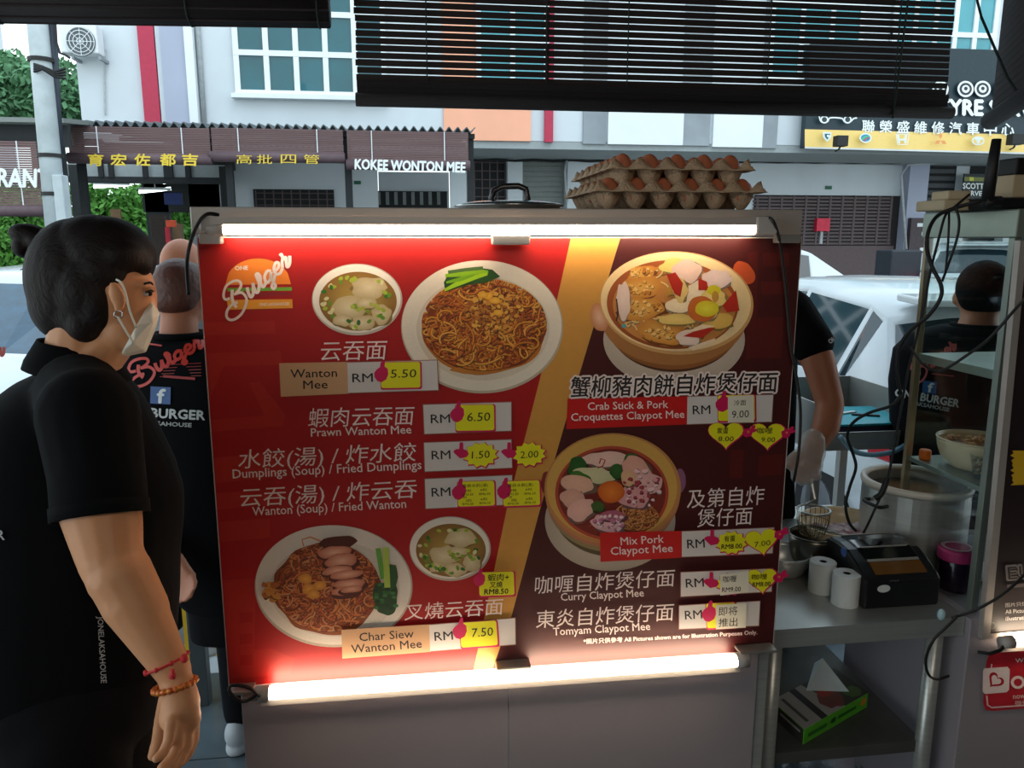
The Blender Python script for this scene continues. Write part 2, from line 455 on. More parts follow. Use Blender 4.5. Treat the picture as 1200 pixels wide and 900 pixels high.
for xx in (PY(84, 68, YF - 0.4).x, PY(116, 68, YF - 0.4).x):
    zz = PY(100, 68, YF - 0.2).z
    q = MB(); q.box((xx, YF - 0.42, zz - 0.07), (xx + 0.05, YF - 0.02, zz - 0.01)); q.build('bracket', m_grey, ac)
q = MB(); q.tube([PY(124, 58, YF - 0.1), PY(122, 90, YF - 0.04), PY(123, 135, YF - 0.04)], 0.02, 6); q.build('pipe', m_pvc, ac)

# ------------------------------------------------------------ tyre shop sign
YS = YF - 0.35
def onF(y):
    def f(u, v, k): p = PY(u, v, y); p.y -= k; return p
    return f
sg = thing('shop_sign', 'black and yellow car repair shop sign with car emblems above the brown gate', 'sign', PY(1070, 120, YS))
q = MB(); fbox(q, 941, 60, 1330, 177, YS + 0.2, 0.19)
q.build('sign_board', mat('dark blue sign board', (22, 44, 54), 0.45), sg)
pm = print_mat('sign print', 0.45)
a = Art(onF(YS), 0.0025)
WH = (232, 238, 238)
a.poly([(943, 151.5), (1330, 161), (1330, 182), (943, 172)], (240, 206, 120))
a.poly([(943, 172), (1330, 182), (1330, 184), (943, 174)], (210, 214, 214))
for k, ch in enumerate('聯榮盛維修汽車中心'):
    x = 1010 + k * 20.2; y = 152 + (x - 943) * 0.026
    a.text(ch, x, y, x + 14.5, y + 0.4, 13, WH, 0.02)
a.text('TYRE SERVICE', 1097, 134.5, 1240, 137, 17.5, WH, 0.045)
for cx in (1100, 1129, 1148.5, 1172, 1196):
    a.ellipse(cx, 105, 9.5, 9.5, WH); a.ellipse(cx, 105, 7.2, 7.2, (22, 44, 54)); a.ellipse(cx, 105, 4.6, 4.6, WH, n=12); a.ellipse(cx, 104.5, 2.2, 2.2, (22, 44, 54), n=10)
cr = catmull([(957, 137), (959, 143), (963, 144.5), (967, 143), (970, 139), (983, 139.5), (986, 143), (990, 145), (994, 143), (997, 140), (1001, 139)], 4)
a.stroke([tuple(p) for p in cr], 1.6, WH)
for x in (963, 990): a.ellipse(x, 141, 4.6, 4.6, WH, n=16); a.ellipse(x, 141, 3.0, 3.0, (22, 44, 54), n=16)
# car emblems along the yellow band
a.poly([(961, 155.5), (971, 155.8), (970.5, 162), (966, 167), (961.5, 162)], (216, 232, 236)); a.poly([(963, 157.5), (969.5, 157.7), (968, 161.5), (966, 164.5), (963.5, 161)], (30, 90, 110)); a.ellipse(967, 160.2, 1.6, 1.6, (232, 240, 238), n=8)
a.ellipse(1010.5, 162.5, 7, 5.6, (222, 236, 238)); a.ellipse(1010.5, 162.5, 5.4, 4.2, (44, 140, 176)); a.stroke([(1006, 164.5), (1009.5, 161.5), (1014.5, 160)], 2.2, (60, 180, 140), True); a.stroke([(1008, 166), (1011.5, 163), (1014.5, 162)], 1.2, (200, 60, 80), True)
for dx_ in (1048.5, 1057.5): a.stroke([(dx_ - 0.6, 159), (dx_ + (1 if dx_ < 1053 else -1), 169)], 2.3, (222, 232, 236), True)
a.stroke([(1049, 164.5), (1057, 164.5)], 2, (222, 232, 236), True)
a.stroke([(1045.5, 158), (1060.5, 158.4), (1058.8, 170.5), (1047.2, 170.2), (1045.5, 158)], 0.8, (230, 236, 236), True)
for (x, y, r_) in ((1097, 160, 0), (1093.7, 167.5, 62), (1100.5, 167.7, -62)):
    ca, sa = math.cos(R(r_)), math.sin(R(r_)); a.poly([(x + px * ca - py * sa, y + px * sa + py * ca) for px, py in ((0, -4), (2.4, 0), (0, 4), (-2.4, 0))], (226, 150, 84))
a.ellipse(1140.5, 166, 7.4, 5.2, (222, 230, 226)); a.ellipse(1140.5, 166, 5.8, 3.8, (240, 206, 120)); a.ellipse(1140.5, 165.5, 2.2, 4.0, (222, 230, 226)); a.ellipse(1140.5, 163.8, 4.6, 1.5, (222, 230, 226))
a.ellipse(1184, 166.5, 6.6, 5.4, (210, 226, 236)); a.ellipse(1184, 166.5, 4.4, 3.4, (120, 160, 190)); a.stroke([(1179, 167), (1189, 166)], 1.2, (226, 234, 238), True)
a.build('sign_print', pm, sg)
# floodlight arms on the sign
for (u, v) in ((985, 166), (1190, 164)):
    f = thing('floodlight', 'small black floodlight on the %s of the car repair sign' % ('left half' if u < 1000 else 'right end'), 'light', PY(u, v + 6, YS - 0.5))
    q = MB(); q.box(PY(u - 4, v + 5, YS - 0.75), PY(u + 4, v - 6, YS - 0.55)); q.build('lamp_head', m_blk, f, bevel=0.01)
    q = MB(); q.tube([PY(u, v + 5, YS - 0.62), PY(u - 2, v + 9, YS - 0.3), PY(u - 6, v + 11, YS)], 0.02, 6); q.build('arm', m_blk, f)
# office sign far right
s2 = thing('office_sign', 'dark grey board with white lettering in the doorway right of the louvres', 'sign', PY(1142, 220, YG - 0.4))
q = MB(); fbox(q, 1127, 204, 1166, 240, YG - 0.4, 0.05); q.build('board', mat('charcoal board', (50, 56, 60), 0.6), s2)
a = Art(onF(YG - 0.46), 0.003)
a.poly([(1130, 207), (1164, 208.5), (1164, 213), (1130, 212)], (120, 128, 60)); a.poly([(1136, 207.5), (1141, 207.7), (1141, 212), (1136, 212)], (206, 206, 70))
a.text('SCOTT CO', 1128, 221, 1166, 222, 6.5, WH, 0.03); a.text('SURVEYOR', 1128, 229, 1166, 230, 5.5, WH, 0.03)
a.build('sign_print', pm, s2)

# ============================================================ restaurant awning with rolled bamboo blinds across the street
YC = 12.0
m_can = mat('corrugated awning', (88, 96, 100), 0.6, metal=0.2, var=0.1)
m_bam = mat('brown bamboo blind', (116, 92, 92), 0.75, var=0.14, scale=3, stretch=(0.5, 1, 40), bump=0.4, bscale=30)
m_bamd = mat('blind bottom roll', (92, 74, 80), 0.6, var=0.12)
xa, xb = PY(78, 145, YC).x, PY(557, 153, YC).x; zc = PY(300, 147, YC).z
cn = thing('awning', 'long dark corrugated awning in front of the white shophouse', 'awning', ((xa + xb) / 2, YC, zc))
b = MB(); n = 44
rings = []
for i in range(n * 6 + 1):
    x = xa + (xb - xa) * i / (n * 6); h = 0.035 * math.cos(2 * math.pi * i / 6)
    rings.append([Vector((x, YC, zc + h)), Vector((x, YF - 0.02, zc + 0.35 + h)), Vector((x, YF - 0.02, zc + 0.33 + h)), Vector((x, YC, zc - 0.02 + h))])
b.loft(rings); b.build('roof_sheet', m_can, cn)
b = MB(); b.box((xa, YC + 0.1, zc - 0.12), (xb, YC + 0.16, zc - 0.05)); b.build('beam', m_dark, cn)
for u in (84, 262, 405, 552):
    x = PY(u, 150, YC).x; b = MB(); b.box((x - 0.05, YC + 0.16, -0.06), (x + 0.05, YC + 0.26, zc - 0.05)); b.build('post', m_dark, cn)
for y in (14.0, 16.0):
    b = MB(); b.box((xa, y, zc - 0.02), (xb, y + 0.06, zc + 0.05)); b.build('beam', m_dark, cn)
def blind(u0, u1, v0, v1, lab, y, slats=16, roll=True, um=None):
    t = thing('bamboo_blind', lab, 'blind', PY((u0 + u1) / 2, v1, y), 'bamboo blinds on the awning across the street')
    x0, x1 = PY(u0, v1, y).x, PY(u1, v1, y).x; zt, zb = PY((u0 + u1) / 2, v0, y).z, PY((u0 + u1) / 2, v1, y).z
    r = 0.075 if roll else 0.03; h = (zt - zb - 2 * r) / slats
    q = MB()
    for i in range(slats):
        z = zb + 2 * r + i * h; q.box((x0, y - 0.008, z + 0.004), (x1, y + 0.004, z + h - 0.002))
    tag(q.build('slats', m_bam, t), kind='stuff')
    q = MB(); q.cyl((x0 - 0.02, y - r * 0.6, zb + r), (x1 + 0.02, y - r * 0.6, zb + r), r, n=14); q.build('bottom_roll', m_bamd, t, smooth=True)
    for k in (0.2, 0.8):
        x = x0 + (x1 - x0) * k; q = MB(); q.tube([(x, y - 0.02, zt), (x, y - 0.02, zb + r)], 0.008, 5); q.build('cord', m_frame, t)
    return t
yellow = (228, 196, 50)
def letter_art(par, y, items):
    a = Art(onF(y), 0.002)
    for it in items: a.text(*it[0], **it[1])
    a.build('lettering', pm, par)
t1 = blind(84, 248, 149, 193, 'brown bamboo blind with five yellow characters on its roll, left end of the awning', YC)
letter_art(t1, YC - 0.15, [((ch, x, 193 - 0.2, x + 18, 193.2, 12.5, yellow), dict(bold=0.03)) for ch, x in zip('育宏佐都吉', (103, 130, 158, 188, 214))])
t2 = blind(250, 403, 151, 191, 'brown bamboo blind with four faint yellow characters, middle of the awning', YC)
letter_art(t2, YC - 0.15, [((ch, x, 191, x + 18, 191.3, 10, yellow), dict(bold=0.0)) for ch, x in zip('高批四管', (277, 301, 329, 356))])
t3 = blind(408, 549, 154, 200, 'brown bamboo blind lettered in white block capitals, right end of the awning', YC, 18)
letter_art(t3, YC - 0.15, [(('KOKEE WONTON MEE', 416, 198, 545, 202, 11.5, WH), dict(bold=0.035))])
t4 = blind(-60, 52, 165, 254, 'big brown bamboo blind lettered in white behind the lamp post, far left', YC - 0.8, 28)
letter_art(t4, YC - 0.9, [(('RESTAURANT', -86, 217, 58, 219.5, 21, WH), dict(bold=0.03))])
# canopy of the far left blind
b = MB(); x0_, x1_ = PY(-200, 140, YC - 0.8).x, PY(76, 140, YC - 0.8).x; zt = PY(20, 138, YC - 0.8).z
cl = thing('awning', 'low metal awning above the big lettered blind at the far left', 'awning', (x0_, YC - 0.8, zt))
b.prism([(x0_, YC - 0.85, zt), (x0_, YC + 4, zt + 0.5), (x0_, YC + 4, zt + 0.44), (x0_, YC - 0.85, zt - 0.06)], (x1_ - x0_, 0, 0)); b.build('roof_sheet', m_shut, cl)
b = MB(); b.box((x0_, YC - 0.7, zt - 0.35), (x1_, YC - 0.66, zt - 0.07)); b.build('fascia', m_dark, cl)
b = MB(); b.box((x0_, YC + 0.4, PY(20, 165, YC).z), (x1_, YC + 0.5, PY(20, 158, YC).z)); b.build('beam', m_pvc, cl)
for x in (x1_ - 0.2, x0_ + 0.2):
    b = MB(); b.box((x - 0.05, YC - 0.6, -0.06), (x + 0.05, YC - 0.5, zt - 0.06)); b.build('post', m_dark, cl)

# ---- restaurant space under the awning: dark ceiling, beams, wall, tubes, furniture
rs = thing('restaurant_hall', 'dark open-fronted eating hall under the awning, lit by fluorescent tubes', 'building', PY(180, 300, 16))
rx0, rx1 = PY(76, 200, YF).x, PY(264, 200, YF).x
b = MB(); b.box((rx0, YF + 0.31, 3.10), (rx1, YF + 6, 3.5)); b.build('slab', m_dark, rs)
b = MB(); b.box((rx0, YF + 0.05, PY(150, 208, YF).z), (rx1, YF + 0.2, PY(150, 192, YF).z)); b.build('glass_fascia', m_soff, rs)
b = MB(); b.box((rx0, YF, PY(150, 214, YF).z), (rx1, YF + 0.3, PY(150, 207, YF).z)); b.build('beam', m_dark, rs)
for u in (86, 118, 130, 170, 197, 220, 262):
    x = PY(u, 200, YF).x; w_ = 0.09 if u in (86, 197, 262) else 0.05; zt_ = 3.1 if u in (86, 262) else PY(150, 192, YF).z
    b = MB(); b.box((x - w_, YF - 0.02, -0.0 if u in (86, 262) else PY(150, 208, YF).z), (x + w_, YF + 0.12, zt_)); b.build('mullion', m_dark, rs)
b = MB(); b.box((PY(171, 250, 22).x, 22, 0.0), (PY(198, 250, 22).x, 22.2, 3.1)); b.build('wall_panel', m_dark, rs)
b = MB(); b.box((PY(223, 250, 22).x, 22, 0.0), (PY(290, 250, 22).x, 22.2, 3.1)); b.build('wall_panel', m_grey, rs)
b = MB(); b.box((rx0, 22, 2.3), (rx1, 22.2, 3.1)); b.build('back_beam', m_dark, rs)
m_tubeb = mat('far fluorescent tube', (225, 245, 245), 0.3, emit=7)
m_lampw = mat('lamp fitting white', (220, 224, 226), 0.5)
for k, (u0, v0, u1, v1) in enumerate(((110, 219, 151, 216), (163, 225, 200, 221), (191, 214, 223, 211))):
    y = 19.3 if k != 1 else 18.6
    f = thing('fluorescent_light', ('leftmost', 'lowest', 'rightmost')[k] + ' of three glowing fluorescent tubes in the dark eating hall', 'lamp', PY((u0 + u1) / 2, v0 - 3, y), 'tubes in the eating hall')
    q = MB(); q.cyl(PY(u0, v0, y), PY(u1, v1, y), 0.035, n=8); q.build('tube', m_tubeb, f)
    a0, a1 = PY(u0, v0 - 2, y), PY(u1, v1 - 2, y); q = MB(); q.box((a0.x, y - 0.04, min(a0.z, a1.z)), (a1.x, y + 0.04, min(a0.z, a1.z) + 0.06)); q.build('fitting', m_lampw, f)
    q = MB(); xm = (a0.x + a1.x) / 2; q.cyl((xm, y, a0.z), (xm, y, 3.1), 0.012, n=6); q.build('rod', m_lampw, f)
# white painted wall with a dark window band right of the hall
b = MB(); fbox(b, 265, 192, 445, 372, YG - 1.2, 0.3); b.build('ground_wall', m_white, shop)
b = MB(); fbox(b, 298, 222, 392, 262, YG - 1.51, 0.03); wb = b.build('window_band', m_dark, shop)
for i in range(9):
    b = MB(); fbox(b, 300 + i * 10.4, 223, 301.2 + i * 10.4, 262, YG - 1.54, 0.03); b.build('bar', m_gate, wb)
for i in range(5):
    b = MB(); fbox(b, 299, 226 + i * 7, 391, 227 + i * 7, YG - 1.57, 0.02); b.build('bar', m_gate, wb)
b = MB(); fbox(b, 415, 212, 423, 216, YG - 1.5, 0.03); b.build('exit_plate', mat('green exit plate', (30, 96, 70)), shop)
b = MB(); fbox(b, 528, 200, 546, 372, YG - 1.2, 0.3); b.build('column', m_white, shop)
b = MB(); fbox(b, 446, 202, 527, 372, YG - 0.2, 0.1); b.build('ground_wall', m_white, shop)
b = MB(); fbox(b, 408, 224, 524, 262, YG - 0.32, 0.05); wb = b.build('window_band', m_dark, shop)
for i in range(11):
    b = MB(); fbox(b, 412 + i * 10, 225, 416 + i * 10, 240, YG - 0.38, 0.03); b.build('bar', m_shut, wb)
# boxes, red sign and diners glimpsed in the hall
m_card = mat('cardboard far', (140, 112, 84), 0.8)
for k, (u0, v0, u1, v1, y, m, nm, lb) in enumerate((
        (131, 245, 143, 268, 18.4, m_card, 'menu_post', 'tan upright board in front of the green hedge'),
        (195, 258, 207, 266, 18.0, mat('red orange notice', (226, 80, 40), 0.5), 'notice_board', 'orange red notice hanging in the eating hall'),
        (182, 252, 198, 300, 19.0, mat('dark cupboard', (60, 50, 44), 0.7), 'cupboard', 'dark brown cupboard below the hall lights'),
        (208, 262, 216, 300, 18.6, m_card, 'carton_stack', 'stack of tan cartons beside the orange notice'),
        (195, 266, 201, 300, 18.2, mat('pink red drape', (190, 40, 60), 0.6), 'drape', 'narrow red drape under the orange notice'),
        (193, 226, 214, 240, 18.0, mat('navy banner', (30, 52, 110), 0.6), 'banner', 'navy banner hanging right of the fluorescent tubes'))):
    q = MB(); fbox(q, u0, v0, u1, v1, y, 0.3 if k in (2, 3) else 0.05)
    zb = min(v_.z for v_ in q.v)
    if k in (0, 2, 3, 4):
        for v_ in q.v:
            if abs(v_.z - zb) < 1e-6: v_.z = 0.1 if y > 15.2 else 0
    o = q.build(nm, m, bevel=0.01); tag(o, lb, {'menu_post': 'board', 'notice_board': 'sign', 'cupboard': 'cupboard', 'carton_stack': 'box', 'drape': 'curtain', 'banner': 'banner'}[nm])

# ------------------------------------------------------------ greenery and far building
m_leaf = mat('hedge leaves', (92, 150, 62), 0.7, var=0.35, scale=3)
m_leafd = mat('tree leaves', (86, 132, 92), 0.7, var=0.35, scale=2)
m_bark = mat('bark', (84, 70, 56), 0.9, bump=0.5)
def foliage(name, m, par, cs, n, size, seed):
    rnd = random.Random(seed); q = MB()
    tot = sum(r[0] * r[2] for c, r in cs)
    for c, r in cs:
        for i in range(int(n * r[0] * r[2] / tot)):
            d = Vector((rnd.gauss(0, 1), rnd.gauss(0, 1), rnd.gauss(0, 1))).normalized() * (0.55 + 0.5 * rnd.random())
            p = Vector(c) + Vector((d.x * r[0], d.y * r[1], d.z * r[2]))
            a1 = Vector((rnd.gauss(0, 1), rnd.gauss(0, 1), rnd.gauss(0, 1))).normalized(); b1 = a1.orthogonal().normalized()
            s_ = size * (0.6 + 0.8 * rnd.random())
            q.add([p - a1 * s_, p + b1 * s_ * 0.5, p + a1 * s_, p - b1 * s_ * 0.5], [(0, 1, 2, 3)])
    o = q.build(name, m, par, fix=False); tag(o, kind='stuff'); return o
def tree(cx, cy, z, r, lab, seed, m):
    t = thing('tree', lab, 'tree', (cx, cy, -0.06), 'trees behind the shophouse')
    q = MB(); q.cyl((cx, cy, -0.06), (cx, cy, z), 0.25, 0.12, 8); q.build('trunk', m_bark, t)
    cs = []
    rnd = random.Random(seed)
    for k in range(7): cs.append(((cx + rnd.uniform(-1, 1) * r * 0.6, cy + rnd.uniform(-1, 1) * r * 0.6, z + rnd.uniform(-0.5, 0.8) * r * 0.6), (r * 0.55, r * 0.55, r * 0.45)))
    foliage('foliage', m, t, cs, 4500, 0.16, seed)
p = PY(35, 118, 30); tree(p.x, p.y, p.z, 2.2, 'dark green tree left of the lamp post above the awning', 3, m_leafd)
p = PY(84, 122, 31); tree(p.x, p.y, p.z, 1.7, 'dark green tree right of the lamp post above the awning', 4, m_leafd)
p0 = PY(-80, 262, 26)
for k, (u0, u1, lab) in enumerate(((-100, 45, 'bright green hedge behind the far left blind'), (90, 235, 'bright green hedge seen through the eating hall'))):
    xa_, xb_ = PY(u0, 262, 25).x, PY(u1, 262, 25).x
    t = thing('hedge', lab, 'hedge', ((xa_ + xb_) / 2, 25, -0.06))
    cs = [((xa_ + (xb_ - xa_) * (i + 0.5) / 8, 25 + random.uniform(-0.3, 0.3), 0.1 + 0.85 * j + random.uniform(-0.1, 0.1)), (0.5, 0.5, 0.55)) for i in range(8) for j in range(4)]
    foliage('foliage', m_leaf, t, cs, 9000, 0.10, 11 + k)
    q = MB(); q.box((xa_, 25.1, -0.06), (xb_, 25.3, 2.9)); q.build('core', mat('hedge core', (60, 104, 40), 0.9, var=0.4, scale=4), t)
# pale tower block edge at far left
b = MB(); x1_ = PY(8, 90, 42).x; b.box((x1_ - 4, 40, -0.06), (x1_, 42, 18)); tag(b.build('tower_block', m_white), 'pale plain wall of a building at the left edge of the view', 'building')

# ------------------------------------------------------------ lamp post
m_galv = mat('galvanised steel', (176, 186, 190), 0.5, metal=0.1, var=0.15, scale=5)
pb = PY(66, 262, 8.0); pt = PY(43, 15, 8.0)
lp = thing('lamp_post', 'pale galvanised street post rising behind the woman', 'post', (pb.x, 8.0, -0.06))
dz = (pt - pb) / (pt.z - pb.z); base = pb + dz * (-0.06 - pb.z); top = pb + dz * (6.5 - pb.z)
q = MB(); q.cyl(base, top, 0.105, 0.075, 20); q.build('pole', m_galv, lp, smooth=True)
for zz in (2.0, 2.35, 3.2, 3.75):
    c = pb + dz * (zz - pb.z); q = MB(); q.cyl(c, c + Vector((0, 0, 0.035)), 0.112, n=16); q.build('strap', m_blk, lp)
q = MB(); d = Vector((0.13, -0.02, 0)); q.box(PY(66, 262, 7.9), PY(80, 206, 8.05)); q.build('junction_box', m_galv, lp, bevel=0.01)
q = MB(); q.cyl(PY(71, 206, 8.05), PY(60, 8, 8.05), 0.04, n=8); q.build('cable_duct', mat('dark duct', (46, 54, 66), 0.6), lp, smooth=True)
q = MB()
for k in range(4): q.tube([PY(40, 75 + k * 3, 7.9), PY(50, 78 + k, 7.85), PY(64, 84 + k * 2, 7.9), PY(77, 80 + k * 4, 7.9)], 0.012, 5)
q.tube([tuple(PY(*x, 8)) for x in ((63, 18), (66, 50), (70, 62), (76, 64), (82, 68))], 0.012, 5)
q.build('loose_wires', m_blk, lp)
# ============================================================ food cart with the lit menu board
D = 1.494
m_steel = mat('brushed steel', (188, 190, 186), 0.34, metal=0.6, var=0.10, scale=4, stretch=(1, 1, 30), bump=0.05, bscale=60)
m_steel2 = mat('dull steel', (160, 160, 156), 0.45, metal=0.6, var=0.12, scale=6)
m_cartp = mat('grey laminate panel', (158, 150, 156), 0.5, metal=0.25, var=0.05, scale=2)
m_alu = mat('satin aluminium', (190, 182, 176), 0.4, metal=0.5, var=0.05)
m_led = mat('warm led tube', (255, 232, 200), 0.3, emit=20, var=0.0)
m_capw = mat('grey plastic cap', (176, 170, 166), 0.45)
m_brk = mat('steel bracket', (176, 172, 166), 0.35, metal=0.7)
pmb = print_mat('gloss vinyl print', 0.5, 0.15)
def bd(u, v, dy=0.0): return PY(u, v, D - dy)
zt0, zt1 = bd(580, 277).z, bd(580, 244).z
xL, xR = bd(224, 260).x, bd(939, 260).x
cart = thing('food_cart', 'grey steel food cart carrying the big red menu board', 'food cart', ((xL + xR) / 2, D + 0.25, 0))
b = MB(); b.box((xL, D - 0.004, zt0 + 0.002), (xR, D + 0.50, zt1)); b.build('counter_top', m_alu, cart, bevel=0.002)
xa, xb = bd(283, 860).x, bd(891, 800).x; zb = bd(600, 788).z
xm = bd(597, 850).x
for x0, x1 in ((xa, xm - 0.001), (xm + 0.001, xb)):
    b = MB(); b.box((x0, D + 0.016, 0.10), (x1, D + 0.03, zt0)); b.build('front_panel', m_cartp, cart, bevel=0.0015)
for x0 in (xa + 0.001, xb - 0.016):
    b = MB(); b.box((x0, D + 0.031, 0.10), (x0 + 0.015, D + 0.48, zt0)); b.build('side_panel', m_steel2, cart)
b = MB(); b.box((xa + 0.017, D + 0.031, 0.70), (xb - 0.017, D + 0.48, 0.72)); b.build('shelf', m_steel2, cart)
for x0 in (xa + 0.03, xb - 0.06):
    for y0 in (D + 0.06, D + 0.42):
        b = MB(); b.box((x0, y0, 0), (x0 + 0.03, y0 + 0.03, 0.10)); b.build('leg', m_steel2, cart)
b = MB(); b.box((xb + 0.002, D + 0.02, 0), (xb + 0.026, D + 0.045, zt0)); b.build('corner_post', m_steel, cart)

mbd = thing('menu_board', 'large red and maroon noodle menu board with food pictures and yellow price stickers', 'menu board', bd(580, 782))
b = MB()
cs = [bd(230, 277), bd(940, 278), bd(906, 763), bd(268, 806)]
b.prism(cs, (0, 0.014, 0)); b.build('backing_panel', mat('board edge', (206, 196, 190), 0.5), mbd)
ST = 0.00003
def BF(base=0.0):
    def f(u, v, k): p = PY(u, v, D - 0.0006 - base); p.y -= k; return p
    return f
A = Art(BF(), ST)
RED, MAR = (172, 10, 9), (70, 11, 11)
A.poly([(231.5, 278.5), (939, 279.5), (905, 761.5), (269, 804.5)], RED)
A.poly([(727, 279), (939, 279.5), (905, 761.5), (577, 783.5), (600, 720), (632, 600), (677, 445), (719, 305)], MAR)
A.k += 1
A.poly([(669, 278.5), (727, 278.5), (719, 305), (677, 445), (632, 600), (600, 720), (577, 783.5), (555, 785), (594, 596), (633, 443), (653, 350)], (212, 150, 66))
# faint tone-on-tone strokes behind the menu
TN = (184, 32, 22); A.k += 1
for q in ([(234, 378), (322, 376), (323, 391), (236, 393)], [(237, 414), (329, 411), (331, 427), (322, 428), (262, 429), (242, 466), (238, 466)],
          [(292, 449), (304, 447), (334, 486), (332, 499), (240, 506), (240, 492), (310, 487)], [(244, 536), (335, 530), (336, 544), (318, 560), (246, 566)],
          [(248, 578), (330, 572), (330, 590), (250, 597)], [(250, 612), (316, 607), (317, 630), (252, 635)], [(258, 680), (322, 676), (322, 690), (300, 694), (298, 762), (318, 760), (346, 772), (340, 790), (268, 795), (262, 740)]): A.poly([(max(x, 232.8 + (y - 278) * 0.0715), y) for x, y in q], TN, 0)
A.k += 1; A.poly([(276, 640), (318, 637), (319, 655), (276, 658)], RED, 0)
for y in (718, 743, 768): A.poly([(281, y), (296, y - 1), (296, y + 11), (281, y + 12)], RED, 0)
TM = (90, 17, 13)
for q in ([(876, 297), (888, 294), (886, 420), (874, 422)], [(894, 296), (925, 296), (925, 312), (894, 312)], [(892, 330), (922, 330), (921, 345), (892, 345)],
          [(888, 372), (918, 372), (915, 420), (885, 420)], [(856, 527), (872, 527), (870, 560), (855, 560)], [(890, 534), (918, 532), (916, 556), (888, 558)]): A.poly(q, TM, 0)
A.build('print_background', pmb, mbd)

rnd = random.Random(3)
def blob(a, cx, cy, rx, ry, c, rot=0, n=14, rough=0.18, c2=None, lift=1):
    ca, sa = math.cos(R(rot)), math.sin(R(rot)); pts = []
    for i in range(n):
        t = 2 * math.pi * i / n; k = 1 + rnd.uniform(-rough, rough); x = rx * k * math.cos(t); y = ry * k * math.sin(t)
        pts.append((cx + x * ca - y * sa, cy + x * sa + y * ca))
    sm = [tuple(q) for q in catmull(pts + [pts[0]], 3)[:-1]]
    if c2:
        a._add([(cx, cy)] + sm, [(0, i + 1, (i + 1) % len(sm) + 1) for i in range(len(sm))], [lin(c2)] + [lin(c)] * len(sm), lift)
    else: a._add(sm, [tuple(range(len(sm)))], c, lift)
def noodles(a, cx, cy, rx, ry, n, pal, w_=1.7, ln=34, lift=0.05, mask=None):
    for i in range(n):
        while True:
            x, y = rnd.uniform(-1, 1), rnd.uniform(-1, 1)
            if x * x + y * y < 0.92 and (not mask or mask(cx + x * rx, cy + y * ry)): break
        th = rnd.uniform(0, 2 * math.pi); cur = rnd.choice((-1, 1)) * rnd.uniform(0.08, 0.42); px, py = cx + x * rx, cy + y * ry; pts = []
        for k in range(int(ln / 3)):
            pts.append((px, py)); th += cur + rnd.uniform(-0.1, 0.1); px += 3 * math.cos(th); py += 3 * math.sin(th) * 0.8
            ex, ey = (px - cx) / rx, (py - cy) / ry
            if ex * ex + ey * ey > 1.0: th += 0.9
        pts = [(cx + (x_ - cx) / max(1, math.hypot((x_ - cx) / rx, (y_ - cy) / ry)), cy + (y_ - cy) / max(1, math.hypot((x_ - cx) / rx, (y_ - cy) / ry))) for x_, y_ in pts]
        c = rnd.choice(pal); dk = tuple(int(q * 0.55) for q in c)
        a.stroke([(x_ + 0.5, y_ + 0.7) for x_, y_ in pts], w_ * 1.3, dk, lift); a.stroke(pts, w_, c, lift)
def crumbs(a, cx, cy, rx, ry, n, pal, s0=2.0, s1=4.0):
    for i in range(n):
        t = rnd.uniform(0, 6.28); r_ = math.sqrt(rnd.random()); c = rnd.choice(pal); s_ = rnd.uniform(s0, s1)
        x, y = cx + r_ * rx * math.cos(t), cy + r_ * ry * math.sin(t)
        blob(a, x + 0.6, y + 0.8, s_, s_ * 0.8, tuple(int(q * 0.55) for q in c), n=7, rough=0.3, lift=0.05); blob(a, x, y, s_, s_ * 0.8, c, n=7, rough=0.3, lift=0.05)
def soup_bowl(cx, cy, k, dim):
    a = Art(BF(0.0003), ST); f = lambda c: tuple(int(q * dim) for q in c)
    a.ellipse(cx, cy, 53 * k, 42 * k, f((206, 190, 172)), c2=f((250, 240, 226)), n=56)
    a.ellipse(cx - 0.5, cy - 1 * k, 51.5 * k, 40 * k, f((250, 240, 226)), n=56)
    a.ellipse(cx + 1 * k, cy + 2 * k, 45.5 * k, 34.5 * k, f((150, 104, 40)), c2=f((206, 172, 84)), n=56)
    for x, y, rx, ry in ((14, -14, 21, 13), (-8, 10, 20, 13), (28, 18, 12, 11), (6, 27, 15, 9), (-17, 24, 12, 7), (10, 4, 12, 7)):
        blob(a, cx + x * k, cy + y * k + 1.5, rx * k, ry * k, f((150, 116, 62)), rough=0.15)
        blob(a, cx + x * k, cy + y * k, rx * k, ry * k, f((214, 188, 136)), rough=0.15, c2=f((244, 226, 186)))
    for i in range(34):
        t = rnd.uniform(0, 6.28); r_ = rnd.uniform(0.72, 0.95)
        x, y = cx + k * 44 * r_ * math.cos(t), cy + k * (2 + 33 * r_ * math.sin(t)); c = rnd.choice([(110, 160, 40), (60, 120, 40), (180, 200, 60), (236, 226, 170)])
        blob(a, x, y, 3.2 * k, 2.2 * k, f(c), n=6, rot=rnd.uniform(0, 180), lift=0.2)
    for i in range(10): blob(a, cx + k * rnd.uniform(-8, 28), cy + k * rnd.uniform(2, 14), 3 * k, 2.2 * k, f(rnd.choice([(150, 180, 50), (200, 205, 80)])), n=6, lift=0.2)
    a.build('wonton_soup_picture', pmb, mbd)
soup_bowl(418.5, 351, 1.0, 1.0); soup_bowl(527.5, 643, 0.90, 0.92)
